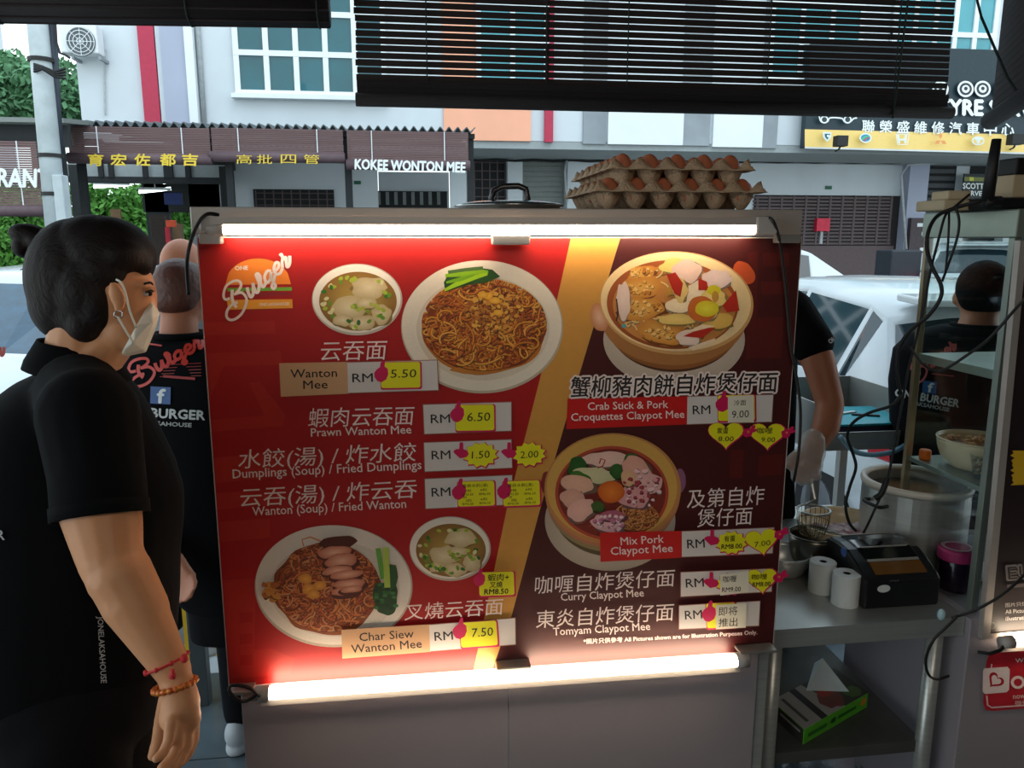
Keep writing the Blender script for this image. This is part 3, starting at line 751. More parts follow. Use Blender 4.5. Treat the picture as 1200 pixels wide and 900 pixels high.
# plate of minced pork noodles
a = Art(BF(0.0003), ST)
a.ellipse(565, 383, 95, 78, (196, 178, 154), c2=(236, 222, 204), n=72); a.ellipse(564.5, 381.5, 93.5, 76.5, (238, 224, 204), n=72)
a.ellipse(566, 385, 78, 61, (226, 208, 184), n=64); blob(a, 568, 386, 74, 54, (206, 120, 40), n=22, rough=0.05); blob(a, 568, 384, 71, 52, (150, 66, 20), n=22, rough=0.04)
blob(a, 556, 434, 26, 5, (212, 130, 50), n=12)
NP = [(232, 150, 48), (214, 120, 36), (240, 168, 70), (196, 96, 34), (176, 82, 34), (222, 134, 52)]
noodles(a, 567, 380, 72, 53, 520, NP, 1.8, 36)
a.poly([(520, 331), (527, 318), (556, 313), (577, 316), (586, 324), (570, 331), (548, 334), (522, 342)], (40, 84, 28))
a.stroke([(522, 323), (540, 321), (560, 318), (572, 319)], 7, (150, 200, 26), 1, True); a.stroke([(521, 340), (535, 333), (556, 325), (571, 321)], 6, (176, 220, 30), 1, True); a.stroke([(523, 331), (540, 327), (556, 322)], 5, (128, 186, 24), 1, True)
a.stroke([(525, 319), (545, 316), (566, 314)], 4, (84, 120, 60), 1); crumbs(a, 578, 366, 34, 22, 130, [(226, 150, 60), (200, 120, 50), (240, 176, 70), (176, 100, 40)], 1.6, 3.6)
for x, y in ((572, 347), (580, 352), (584, 366), (566, 345)): blob(a, x, y, 6, 4, (246, 170, 40), n=8, c2=(252, 200, 80))
a.build('noodle_plate_picture', pmb, mbd)
# crab stick and croquette claypot
a = Art(BF(0.0003), ST)
a.ellipse(790, 398, 83, 56, (196, 178, 160), c2=(226, 208, 190), n=60)
a.ellipse(790, 381, 76, 55, (86, 50, 26), n=60); a.ellipse(790, 377, 80, 56, (150, 92, 44), n=60); a.ellipse(790, 370, 86, 58, (176, 116, 62), n=60)
blob(a, 702, 372, 10, 17, (206, 130, 84), -14, rough=0.06, c2=(236, 190, 160)); blob(a, 872, 320, 11, 15, (206, 84, 40), -35, rough=0.06)
a.ellipse(793, 355, 90, 60.5, (214, 160, 100), rot=3, c2=(244, 214, 160), n=64); a.ellipse(792, 353.5, 88, 58, (246, 214, 158), rot=3, n=64)
a.ellipse(788, 357, 77, 52, (168, 84, 34), rot=3, n=60); a.ellipse(790, 359, 72, 47.5, (214, 140, 70), rot=3, n=60)
noodles(a, 790, 358, 66, 43, 70, [(240, 200, 130), (220, 170, 90), (200, 120, 50)], 1.8, 24)
for x, y, rx, ry, rt in ((752, 320, 17, 9, -20), (750, 338, 26, 12, -12), (752, 361, 30, 13, -6), (774, 391, 28, 13, 12)):
    blob(a, x + 1, y + 2, rx, ry, (130, 70, 26), rt); blob(a, x, y, rx, ry, (216, 140, 52), rt, c2=(240, 180, 90)); crumbs(a, x, y, rx * 0.8, ry * 0.7, 26, [(238, 178, 86), (206, 130, 48), (248, 200, 120)], 1.4, 2.8)
for x, y, rx, ry, c in ((792, 312, 18, 9, (240, 214, 120)), (805, 318, 17, 13, (242, 204, 186)), (840, 327, 17, 11, (238, 206, 196)), (815, 345, 12, 16, (246, 220, 186)), (795, 358, 16, 8, (246, 220, 180)), (797, 340, 9, 14, (238, 200, 120)), (835, 349, 16, 11, (240, 206, 120)), (838, 376, 20, 10, (226, 180, 84)), (793, 374, 24, 6, (238, 200, 110)), (806, 396, 14, 9, (240, 214, 196)), (824, 362, 16, 15, (238, 204, 150)), (730, 352, 8, 22, (236, 206, 190))):
    blob(a, x + 1, y + 1.5, rx, ry, tuple(int(q * 0.62) for q in c), rough=0.14); blob(a, x, y, rx, ry, c, rough=0.14, c2=tuple(min(255, q + 12) for q in c))
for q in ([(781, 322), (791, 319), (800, 332), (797, 348), (790, 344)], [(818, 326), (828, 330), (830, 340), (818, 340)], [(846, 358), (862, 340), (866, 364), (852, 366)], [(800, 394), (822, 384), (838, 384), (822, 396)]): a.poly(q, (190, 40, 22))
for q in ([(798, 392), (822, 380), (838, 382), (822, 386)], [(806, 407), (838, 396), (836, 401), (812, 411)]): a.poly(q, (246, 216, 180))
blob(a, 822, 362, 17, 15, (214, 110, 40), rough=0.06); blob(a, 828, 361.5, 14, 9.5, (222, 200, 30), rough=0.05, c2=(238, 226, 70)); blob(a, 836, 340, 8, 6, (226, 208, 40), rough=0.05)
for x, y in ((784, 341), (838, 348)): blob(a, x, y, 4, 6, (206, 150, 60), n=8)
blob(a, 731, 382, 3, 2.4, (90, 170, 180), n=6)
a.stroke([(722, 350), (724, 366), (722, 376)], 1.6, (60, 40, 50), 1)
a.build('crab_claypot_picture', pmb, mbd)
# char siew noodle plate
a = Art(BF(0.0003), ST)
a.ellipse(391, 687, 92.5, 71.5, (186, 170, 154), c2=(226, 214, 202), n=72); a.ellipse(390.5, 685.5, 91, 70, (228, 216, 204), rot=2, n=72); a.ellipse(392, 690, 76, 56, (216, 202, 188), n=60)
blob(a, 384, 690, 63, 53, (150, 74, 28), n=20, rough=0.06)
noodles(a, 384, 688, 60, 51, 430, [(196, 100, 46), (170, 76, 36), (214, 120, 56), (150, 62, 32), (206, 134, 84)], 1.7, 32)
a.stroke([(356, 640), (354, 632), (364, 629), (376, 634)], 1.6, (206, 130, 70), 1)
crumbs(a, 322, 690, 14, 12, 16, [(200, 130, 50), (180, 96, 40)], 3, 6)
for x, y in ((362, 690), (375, 686), (368, 696), (358, 678)): blob(a, x, y, 8, 6, (206, 130, 44), n=9, c2=(230, 160, 64))
for x, y, rx, ry in ((396, 634, 20, 6), (392, 647, 20, 7), (400, 657, 19, 9), (396, 668, 19, 6), (406, 673, 20, 5), (410, 684, 19, 6), (406, 692, 18, 5), (412, 690, 13, 4)):
    blob(a, x, y + 2, rx + 2, ry + 2, (84, 28, 18), -6, rough=0.1)
    if y not in (634,): blob(a, x, y, rx, ry, (186, 104, 76), -6, rough=0.1, c2=(226, 172, 146))
blob(a, 452, 700, 15, 20, (28, 66, 30), rough=0.14); blob(a, 459, 676, 7, 16, (34, 80, 36), rough=0.1)
for i in range(26): blob(a, 452 + rnd.uniform(-12, 12), 700 + rnd.uniform(-16, 16), 3, 2, rnd.choice([(40, 96, 44), (20, 54, 26), (56, 116, 60)]), n=6, lift=0.1)
a.stroke([(443, 642), (446, 660), (449, 678)], 6, (96, 160, 60), 1); a.stroke([(452, 641), (453, 665), (454, 688)], 7, (170, 190, 80), 1)
a.build('char_siew_plate_picture', pmb, mbd)
# mixed pork claypot
a = Art(BF(0.0003), ST)
a.ellipse(715, 610, 76.5, 59, (176, 158, 140), c2=(216, 200, 182), n=60)
a.ellipse(716, 592, 70, 60, (90, 74, 44), n=56); a.ellipse(717, 586, 76, 61, (150, 128, 84), n=56); a.ellipse(718, 579, 79, 63, (190, 116, 90), n=56)
blob(a, 641, 566, 7, 14, (140, 50, 36), rough=0.05); blob(a, 797, 563, 7, 14, (140, 88, 120), rough=0.05)
a.ellipse(718, 573, 80, 65.5, (196, 132, 74), c2=(214, 160, 92), n=60); a.ellipse(717, 571.5, 76.5, 62, (214, 164, 80), n=60)
a.ellipse(717, 578, 66.5, 55.5, (186, 74, 50), n=60); a.ellipse(717, 578, 63, 52, (128, 40, 28), n=60)
noodles(a, 717, 578, 60, 49, 60, [(176, 60, 40), (150, 50, 30), (120, 60, 40)], 1.6, 20)
noodles(a, 745, 605, 26, 16, 90, [(206, 130, 66), (180, 104, 50), (220, 150, 90)], 1.6, 26)
for x, y, rx, ry, c, rt in ((708, 538, 26, 9, (230, 186, 170), 0), (676, 548, 11, 12, (30, 84, 24), 30), (697, 557, 26, 9, (206, 196, 150), 4), (680, 558, 12, 5, (60, 110, 30), 20), (726, 552, 12, 8, (40, 90, 30), 0), (740, 538, 9, 7, (60, 104, 40), 0),
                        (678, 567, 20, 10, (226, 172, 146), 10), (671, 584, 14, 12, (218, 160, 140), 0), (681, 597, 18, 12, (232, 176, 160), -25), (745, 548, 18, 12, (222, 160, 140), 20), (758, 566, 18, 12, (226, 170, 164), 0), (742, 582, 20, 13, (216, 150, 150), 10), (712, 614, 20, 10, (232, 176, 176), 10), (718, 604, 16, 6, (180, 90, 110), 0), (736, 560, 8, 10, (220, 170, 130), 0), (700, 593, 8, 6, (60, 90, 30), 0)):
    blob(a, x + 1, y + 2, rx, ry, tuple(int(q * 0.5) for q in c), rt, rough=0.14); blob(a, x, y, rx, ry, c, rt, rough=0.14, c2=tuple(min(255, q + 10) for q in c))
crumbs(a, 752, 572, 22, 22, 40, [(240, 200, 200), (170, 60, 70), (226, 160, 160)], 1.5, 3.4); crumbs(a, 715, 612, 20, 9, 24, [(240, 206, 206), (200, 120, 150)], 1.5, 3.2)
a.stroke([(700, 548), (706, 546), (709, 539), (704, 537), (702, 543)], 1.4, (160, 30, 30), 1)
blob(a, 716, 576, 15.5, 13, (206, 92, 20), rough=0.03, c2=(236, 132, 40), n=18)
a.build('mix_pork_claypot_picture', pmb, mbd)

# price boxes
TAN, PW, RB = (206, 160, 118), (216, 208, 204), (200, 18, 16)
def pbox(q, c, edge=(150, 96, 84)):
    a = Art(BF(0.0034), ST)
    cx = sum(x for x, y in q) / 4; cy = sum(y for x, y in q) / 4
    a.poly([(x + (0.9 if x > cx else -0.9), y + (0.9 if y > cy else -0.9)) for x, y in q], edge if c != RB else RB); a.poly(q, c)
    a.build('price_box', pmb, mbd)
pbox([(328, 426.5), (407, 425), (408, 460.5), (330, 464)], TAN, TAN); pbox([(407, 425), (512, 422.3), (513.5, 457), (408, 460.3)], PW)
for q in ([(496, 474.5), (599, 471.4), (599, 504.6), (497.5, 508.5)], [(497, 519), (599, 515.3), (600, 548), (498, 552.5)], [(498, 561.5), (600, 557), (600, 591), (499, 596)],
          [(805.5, 465), (906, 462.8), (904, 494), (805, 497)], [(799, 623), (907, 618.5), (905, 648), (799, 652.5)], [(798, 671), (905, 666.5), (904, 693), (798, 699)], [(796, 710), (890.5, 704.6), (889, 733), (796, 737)], [(503, 732.5), (603.5, 724.5), (604, 755), (504, 763)]): pbox(q, PW)
pbox([(666, 468), (805.5, 465), (805, 496.5), (664.5, 502)], RB); pbox([(704, 625), (799, 623), (799, 652.5), (704.5, 657.5)], RB); pbox([(401, 739), (503, 732.5), (504, 763), (402, 771)], TAN, TAN)
# lettering
def sl(v): return -0.074 * (v - 277) / 505
BLK, TW = (24, 18, 18), (240, 222, 216)
def line(t, u0, u1, v, h, c, bold=0.0, shear=0.0, ow=0, outline=None, v1=None):
    a = Art(BF(0.0037), ST); a.text(t, u0, v, u1, v1 if v1 is not None else v + sl(v) * (u1 - u0), h, c, bold, shear, outline, ow)
    a.build('lettering', pmb, mbd)
line('云吞面', 375, 452, 421, 20, TW, 0.0, 0.12)
line('Wanton', 340.5, 395, 442.8, 9.6, BLK, 0.006); line('Mee', 355.5, 384, 455.8, 9.6, BLK, 0.006)
line('蝦肉云吞面', 361, 484, 499, 20.5, TW, 0.0, 0.12, v1=496); line('Prawn Wanton Mee', 364.5, 482, 511.5, 9.4, TW, 0.008, v1=507.8)
line('水餃(湯) / 炸水餃', 279, 487, 547.5, 20.5, TW, 0.0, 0.12, v1=538.5); line('Dumplings (Soup) / Fried Dumplings', 273, 494, 560.5, 10.4, TW, 0.008, v1=549.5)
line('云吞(湯) / 炸云吞', 281, 488, 592.5, 20.5, TW, 0.0, 0.12, v1=581.5); line('Wanton (Soup) / Fried Wanton', 296, 476, 604.3, 10.2, TW, 0.008, v1=595)
line('叉燒云吞面', 474, 589, 725.5, 18, TW, 0.0, 0.12, v1=718.5)
line('Char Siew', 421.5, 485, 751.5, 9.6, BLK, 0.006, v1=747); line('Wanton Mee', 412, 494.5, 765.5, 9.6, BLK, 0.006, v1=758.8)
line('蟹柳豬肉餅自炸煲仔面', 668, 910, 463.5, 22, BLK, 0.012, 0.12, 0.085, TW, v1=457.3)
line('Crab Stick & Pork', 689, 783, 480.5, 8.8, TW, 0.008, v1=478); line('Croquettes Claypot Mee', 669.5, 802, 493.3, 8.8, TW, 0.008, v1=489.5)
line('及第自炸', 805, 895, 594, 20.5, TW, 0.0, 0.12, v1=589.5); line('煲仔面', 817, 881, 616.3, 19.5, TW, 0.0, 0.12, v1=612.8)
line('Mix Pork', 727.5, 778, 638.8, 9, TW, 0.008, v1=635.8); line('Claypot Mee', 716, 788.5, 650.3, 9, TW, 0.008, v1=646.5)
line('咖喱自炸煲仔面', 626.5, 790, 694.5, 19, TW, 0.0, 0.12, v1=685.3); line('Curry Claypot Mee', 657.5, 754.5, 704, 8.8, TW, 0.008, v1=698.8)
line('東炎自炸煲仔面', 628, 789, 734.5, 19, TW, 0.0, 0.12, v1=725.3); line('Tomyam Claypot Mee', 648.5, 762, 744.6, 8.8, TW, 0.008, v1=738)
line('*照片只供參考 All Pictures shown are for Illustration Purposes Only.', 684, 887.5, 754.3, 5.6, TW, 0.018, v1=743.2)
for u0, u1, v in ((413, 437, 448), (505, 527.5, 496), (506, 528, 538.5), (506, 528, 582), (812, 832.5, 485.5), (805.5, 826, 642.6), (804, 825, 688.6), (803, 823, 726), (509.5, 531, 751)): line('RM', u0, u1, v, 10, BLK, 0.006)
# the burger logo
def burger(a, x0, y0, x1, y1, w_, c):
    """script word as brush strokes fitted to the box x0,y0,x1,y1"""
    m = lambda p: (x0 + (p[0] - 15) / 830 * (x1 - x0), y0 + (p[1] - 30) / 815 * (y1 - y0))
    for k, pts in ((1.0, [(100, 575), (45, 590), (20, 540), (50, 430), (130, 370), (210, 362), (238, 410), (212, 470), (165, 520)]), (1.2, [(130, 470), (125, 560), (142, 630), (182, 690)]),
                   (1.0, [(150, 530), (240, 505), (298, 560), (302, 640), (250, 760), (170, 830), (100, 842), (58, 800), (70, 720), (130, 650), (195, 625)]),
                   (1.2, [(312, 440), (325, 500), (355, 560), (385, 530), (388, 450), (384, 385)]), (1.2, [(384, 385), (395, 440), (420, 500), (450, 490), (462, 400), (440, 330), (425, 285), (450, 275), (480, 320)]),
                   (1.2, [(480, 320), (476, 370), (490, 415), (515, 435), (542, 390)]), (1.1, [(612, 240), (562, 240), (530, 310), (552, 382), (600, 340), (612, 250), (605, 310), (640, 380), (665, 420), (642, 458), (618, 430), (640, 370), (655, 290)]),
                   (1.1, [(650, 250), (702, 190), (700, 138), (662, 142), (645, 220), (670, 275), (720, 265), (752, 200)]), (1.1, [(715, 50), (738, 32), (752, 80), (745, 130), (752, 200)]), (1.2, [(745, 100), (788, 70), (795, 110), (808, 188), (838, 150), (840, 50)])):
        a.stroke([m(q) for q in catmull(pts, 5)], w_ * k, c, 0.3)
a = Art(BF(0.0003), ST)
OR = (240, 132, 40)
pts = [(264 + 77 * i / 20, 333 - 30 * math.sqrt(max(0, 1 - ((i - 10) / 10) ** 2)) * 1.0) for i in range(21)]
a.poly([(264, 334)] + pts[1:-1] + [(341, 333)], OR); a.poly([(266, 337.5), (342, 336.5), (342, 340.5), (267, 341.5)], (110, 170, 50))
a.poly([(268, 343.5), (341, 342.5), (341, 346), (268, 347)], (150, 30, 40)); a.poly([(266, 351.5), (342.5, 350.5), (343, 361), (267, 363)], (240, 160, 40))
a.text('ONE', 275.5, 316.5, 290.5, 316, 4.6, TW, 0.04); a.text('ONE LAKSAHOUSE', 304, 358.5, 339, 357.6, 3.4, TW, 0.02)
burger(a, 261.5, 297.8, 340, 375, 3.1, TW)
a.build('burger_logo', pmb, mbd)

# ---- price stickers, thin cards with a pointing hand
m_stk = _M['gloss vinyl print']
YE, MG = (232, 226, 20), (206, 10, 84)
def hand(a, x, y, s_, kind=0):
    if kind == 2:   # small bow-like hand beside a heart
        blob(a, x, y + 1, 6.5 * s_, 6 * s_, MG, rough=0.12); blob(a, x + 7 * s_, y - 5 * s_, 5 * s_, 2.6 * s_, MG, -45, n=8, rough=0.1); blob(a, x + 9 * s_, y - 1.5 * s_, 4.5 * s_, 2 * s_, MG, -20, n=8, rough=0.1)
        blob(a, x + 1 * s_, y, 1.7 * s_, 1.6 * s_, (226, 130, 60), n=8, rough=0.05); return
    if kind == 1:
        a.poly([(x + px * s_, y + py * s_) for px, py in ((-10, -2), (-6, -4), (-3, -4), (-2.5, -12), (0.5, -12.5), (2, -11), (2, -4), (7, -2), (9, 2), (6, 6), (-2, 7.5), (-6, 4), (-10, 0))], MG); return
    a.poly([(x + px * s_, y + py * s_) for px, py in ((1, -15), (3.5, -16.5), (5.5, -15), (5, -9), (9, -6), (9.5, 1), (7, 7), (1, 10.5), (-4, 9), (-7.5, 4), (-8, -1), (-5, -5), (-1, -8))], MG)
nst = [0]
def sticker(shape, cx, cy, w_, h, lines_, hnd, label, tilt=-3):
    base = 0.0042 + nst[0] * 0.00001; nst[0] += 1
    a = Art(BF(base), ST); ca, sa = math.cos(R(tilt)), math.sin(R(tilt)); M_ = lambda x, y: (cx + x * ca - y * sa, cy + x * sa + y * ca)
    def outline(k):
        if shape == 'rect':
            q = []; r_ = 2.5
            for sx_, sy_, a0 in ((1, -1, -90), (1, 1, 0), (-1, 1, 90), (-1, -1, 180)):
                for j in range(4):
                    t = R(a0 + 30 * j); q.append((sx_ * (w_ / 2 + k - r_) + r_ * math.cos(t), sy_ * (h / 2 + k - r_) + r_ * math.sin(t)))
            return q
        if shape == 'star':
            return [((w_ / 2 + k) * (1 if i % 2 else 0.80) * math.cos(math.pi * i / 12), (h / 2 + k) * (1 if i % 2 else 0.80) * math.sin(math.pi * i / 12)) for i in range(24)]
        q = []
        for i in range(28):
            t = 2 * math.pi * i / 28; x = 16 * math.sin(t) ** 3; y = -(13 * math.cos(t) - 5 * math.cos(2 * t) - 2 * math.cos(3 * t) - math.cos(4 * t))
            q.append((x / 16 * (w_ / 2 + k), (y - 2.5) / 14.5 * (h / 2 + k)))
        return q
    edge = [M_(*q) for q in outline(1.3)]
    a.poly([(x + 0.6, y + 0.7) for x, y in edge], MG); a.poly([M_(*q) for q in outline(0)], YE)
    if hnd: hand(a, hnd[0], hnd[1], hnd[2], hnd[3])
    o = a.build('price_sticker', pmb, mbd, label)
    l = Art(BF(base + 0.0005), ST)
    for it in lines_:
        t, x, y, wd, hh = it[:5]
        x0, y0 = M_(x - wd / 2, y); x1, y1 = M_(x + wd / 2, y); l.text(t, x0, y0, x1, y1, hh, BLK, it[5] if len(it) > 5 else 0.0, 0.1)
    if lines_: l.build('lettering', pmb, o)
    return o
sticker('rect', 469.5, 439.5, 46, 30, [('5.50', 3, 3, 30, 9.5)], (446, 438, 0.95, 0), 'yellow card marked 5.50', -1)
sticker('rect', 556.5, 489.5, 45, 30, [('6.50', 4, 4, 27, 10)], (535, 485, 0.95, 0), 'yellow card marked 6.50', -1)
sticker('star', 563, 533, 42, 30, [('1.50', 0, 4, 21, 8.5)], (541, 530, 0.95, 1), 'yellow starburst marked 1.50')
sticker('star', 620, 532.5, 40, 29, [('2.00', 0, 4, 21, 8)], (597, 530, 0.95, 1), 'yellow starburst marked 2.00')
sm4 = [('雲吞水餃(湯)', -1, -8, 30, 3.6), ('3粒', -9, -2.5, 7, 3), ('RM3.50', -10, 2, 13, 2.8), ('6粒', 9, -3, 8, 3), ('RM6.50', 10, 2, 13, 2.8), ('炸', -13, 5.5, 4, 3), ('3粒', -9, 9, 7, 3), ('6粒', 9, 8, 8, 3), ('RM3.50', -10, 13, 13, 2.6), ('RM6.50', 10, 12.5, 13, 2.6)]
sticker('rect', 558, 578.5, 43, 29, sm4, (537, 576, 0.95, 0), 'yellow card with two columns of tiny handwriting, left one', -2)
sticker('rect', 611, 578, 43, 29, sm4, (590, 575, 0.95, 0), 'yellow card with two columns of tiny handwriting, right one', -2)
sticker('rect', 582, 684, 41, 27.5, [('蝦肉+', 2, -4, 25, 7.5, 0.01), ('叉燒', -1, 4, 15, 6.5, 0.01), ('RM8.50', -1, 12, 28, 6, 0.02)], (561, 679, 0.8, 0), 'yellow card marked 8.50 above the char siew price', -2)
sticker('rect', 561, 743, 43, 29, [('7.50', 4, 3, 25, 10)], (538, 739, 0.95, 0), 'yellow card marked 7.50', -4)
sticker('rect', 863, 478, 43, 30, [], (846, 473, 0.95, 0), 'yellow card half hidden under a strip of paper', -1)
sticker('heart', 850.5, 511, 41, 31, [('炭蛋', -4, -3.5, 13, 6.5, 0.01), ('8.00', 0, 6, 18, 5.5, 0.01)], (876, 506, 0.85, 2), 'yellow heart marked 8.00 below the paper strip', 0)
sticker('heart', 899, 512, 42, 31, [('咖哩', -3, -4.5, 18, 6.5, 0.01), ('9.00', 1, 6, 16, 5.5, 0.01)], (921, 507, 0.85, 2), 'yellow heart marked 9.00 at the right edge', 0)
sticker('star', 857, 636, 38, 28, [('有蛋', -2, -2, 13, 6.5, 0.01), ('RM8.00', 0, 7, 24, 5.5, 0.02)], (835, 632, 0.95, 1), 'yellow starburst marked 8.00 in the mixed pork row')
sticker('heart', 893, 636, 38, 30, [('7.00', 0, 4, 19, 6, 0.0)], (913, 626, 0.9, 2), 'yellow heart marked 7.00', -8)
sticker('star', 856, 684, 34, 26, [], (834, 682, 0.95, 1), 'yellow starburst hidden behind a paper strip')
sticker('heart', 893, 681.5, 36, 29, [('咖哩', -3, -3, 18, 6, 0.01), ('RM8.00', -1, 5.5, 21, 5, 0.02)], (912, 676, 0.9, 2), 'yellow heart marked 8.00 in the curry row', -3)
sticker('rect', 845, 721, 34, 29, [], (830, 719, 0.95, 0), 'yellow card hidden behind a paper strip', -3)
def paper(q, lines_, label):
    base = 0.0052 + nst[0] * 0.00001; nst[0] += 1
    a = Art(BF(base), ST); a.poly(q, (226, 220, 196)); o = a.build('paper_strip', mat('waxy paper', (222, 216, 198), 0.35, var=0.03), mbd, label)
    l = Art(BF(base + 0.0004), ST)
    for it in lines_: l.text(it[0], it[1], it[2], it[1] + it[3], it[2] - it[3] * 0.05, it[4], BLK, it[5] if len(it) > 5 else 0, 0.1)
    l.build('lettering', pmb, o)
paper([(853, 464.5), (883, 463), (883.5, 495), (853, 495)], [('9.00', 857.5, 490, 20, 8.5), ('冷面', 860, 475, 14, 6, -0.01)], 'pale paper strip marked 9.00')
paper([(844, 673.5), (877.5, 669), (877, 694), (844, 698)], [('咖喱', 847, 682, 16, 7), ('RM9.00', 846, 694, 22, 5.5, 0.01)], 'pale paper strip marked 9.00 in the curry row')
paper([(839, 709), (875, 707), (874, 735.5), (839, 737.5)], [('即将', 842, 721, 22, 9.5), ('推出', 842, 734, 22, 9.5)], 'pale paper strip with four characters in the last row')

# ---- LED tube lights
def led(name, lab, u0, v0, u1, v1, th, dy, caps, hs):
    t = thing(name, lab, 'lamp', bd((u0 + u1) / 2, (v0 + v1) / 2, dy), None)
    p0, p1 = bd(u0, v0, dy), bd(u1, v1, dy); r_ = th
    q = MB(); q.cyl(p0, p1, r_, n=16); q.build('tube', m_led, t, smooth=True)
    d = (p1 - p0).normalized(); up = Vector((0, 0, 1))
    q = MB(); a0 = p0 - d * 0.02; a1 = p1 + d * 0.015; s_ = hs
    yy = -0.012 if hs > 0 else 0.006
    q.prism([a0 + up * s_ * r_ * 0.9 + Vector((0, yy, 0)), a0 + up * s_ * r_ * 2.4 + Vector((0, yy, 0)), a0 + up * s_ * r_ * 2.5 + Vector((0, 0.018, 0)), a0 + up * s_ * r_ * 0.9 + Vector((0, 0.018, 0))], a1 - a0); q.build('housing', m_alu, t)
    for p, sg in ((p0, -1), (p1, 1)):
        q = MB(); q.cyl(p, p + d * sg * 0.028, r_ * 1.25, r_ * 1.15, n=14); q.build('end_cap', m_capw, t, smooth=True)
    return t
lt = led('led_tube_light', 'glowing tube light along the top edge of the menu board', 262, 269, 884, 269, 0.0095, 0.030, 1, 1)
for u0, v0, u1, v1 in ((233, 273, 262, 286), (912, 275, 932, 285), (577, 275, 619, 287)):
    q = MB(); q.box(bd(u0, v1, 0.034), bd(u1, v0, 0.008)); q.build('clip', m_brk if u0 > 600 else m_capw, lt, bevel=0.003)
q = MB(); q.box(bd(234, 273, 0.04), bd(259, 255, 0.012)); q.build('end_block', m_capw, lt, bevel=0.004)
q = MB(); q.box(bd(886, 275, 0.045), bd(905, 254, 0.018)); q.build('end_block', m_capw, lt, bevel=0.004)
lb = led('led_tube_light', 'glowing tube light along the bottom edge of the menu board', 316, 812, 862, 774, 0.0135, 0.032, 1, -1)
for u0, v0, u1, v1 in ((868, 756, 903, 765), (582, 776, 620, 784), (268, 803, 300, 812)):
    q = MB(); q.box(bd(u0, v1, 0.034), bd(u1, v0, 0.0)); q.build('clip', m_brk, lb, bevel=0.002)
q = MB(); q.box(bd(282, 824, 0.05), bd(306, 806, 0.015)); q.build('end_block', mat('dark metal end block', (120, 116, 112), 0.35, metal=0.6), lb, bevel=0.004)
def cable(pts, r_, lab, m=m_blk, name='power_cable', smooth=5):
    q = MB(); q.tube(catmull(pts, smooth), r_, 8); o = q.build(name, m, smooth=True); tag(o, lab, 'cable'); return o
cable([bd(256, 252, 0.03), bd(243, 251, 0.045), bd(232, 262, 0.05), bd(223, 285, 0.03), bd(219, 310, -0.02), bd(221, 345, -0.04)], 0.0035, 'black power cable looping off the top left corner of the menu board')
cable([bd(897, 255, 0.03), bd(906, 259, 0.05), bd(914, 285, 0.03), bd(921, 340, 0.015), bd(926, 400, 0.015), bd(933, 440, 0.01), bd(938, 480, 0.0), bd(936, 530, 0.0), bd(930, 565, -0.02)], 0.0032, 'black power cable hanging down the right edge of the menu board')
cable([bd(300, 815, 0.045), bd(285, 822, 0.06), bd(270, 812, 0.06), bd(272, 803, 0.05), bd(292, 806, 0.055), bd(304, 816, 0.05)], 0.0035, 'black cable looped at the bottom left corner of the menu board')

# ============================================================ egg trays and pot lid on the cart
m_tray = mat('moulded pulp', (184, 156, 128), 0.95, var=0.1, scale=40, bump=0.5, bscale=250)
m_egg = mat('brown egg shell', (180, 102, 70), 0.5, var=0.10, scale=6, bump=0.03, bscale=200)
CS = 0.0572; TX = PY(717, 230, D + 0.06).x; TY = D + 0.06
def egg_tray(z, lab, x0, y0, nc, nr):
    t = MB(); n = 8; nx, ny = nc * n, nr * n; A_ = 0.0205
    vs = []
    for j in range(-2, ny + 3):
        for i in range(-2, nx + 3):
            ii = min(max(i, 0), nx); jj = min(max(j, 0), ny)
            x, y = x0 + CS * ii / n, y0 + CS * jj / n
            h = A_ * (math.cos(2 * math.pi * ii / n) + math.cos(2 * math.pi * jj / n)) / 2
            if h < 0: h = -0.037 * (-h / A_) ** 0.5
            if i < 0 or i > nx or j < 0 or j > ny:
                k = max(-i, i - nx, -j, j - ny); x += (0.006 * (i - nx) if i > nx else 0.006 * i if i < 0 else 0); y += (0.005 * (j - ny) if j > ny else 0.005 * j if j < 0 else 0); h = h * (0.30 if k == 1 else 0.0) - 0.001 * k
            vs.append(Vector((x, y, z + h)))
    W = nx + 5; fs = [(j * W + i, j * W + i + 1, (j + 1) * W + i + 1, (j + 1) * W + i) for j in range(ny + 4) for i in range(W - 1)]
    t.add(vs, fs); o = t.build('egg_tray', m_tray, smooth=True)
    sd = o.modifiers.new('s', 'SOLIDIFY'); sd.thickness = 0.0025; tag(o, lab, 'egg tray', 'egg trays'); return o
ZT = zt1; ZL, ZU = ZT + 0.0395, ZT + 0.083
egg_tray(ZL, 'lower grey brown egg tray standing on the cart top', TX - CS / 2, TY, 6, 5); egg_tray(ZU, 'upper grey brown egg tray full of eggs', TX, TY, 5, 6)
eg = MB(); n, m_ = 14, 10
prof = []
for i in range(m_ + 1):
    ph = math.pi * i / m_; zz = -math.cos(ph); r_ = math.sin(ph) * (1 - 0.10 * zz); prof.append((0.0212 * r_, 0.0280 * zz))
eg.lathe((0, 0, 0), prof, 14); e0 = eg.build('egg', m_egg, smooth=True)
ordn = ('first', 'second', 'third', 'fourth', 'fifth', 'sixth')
first = True
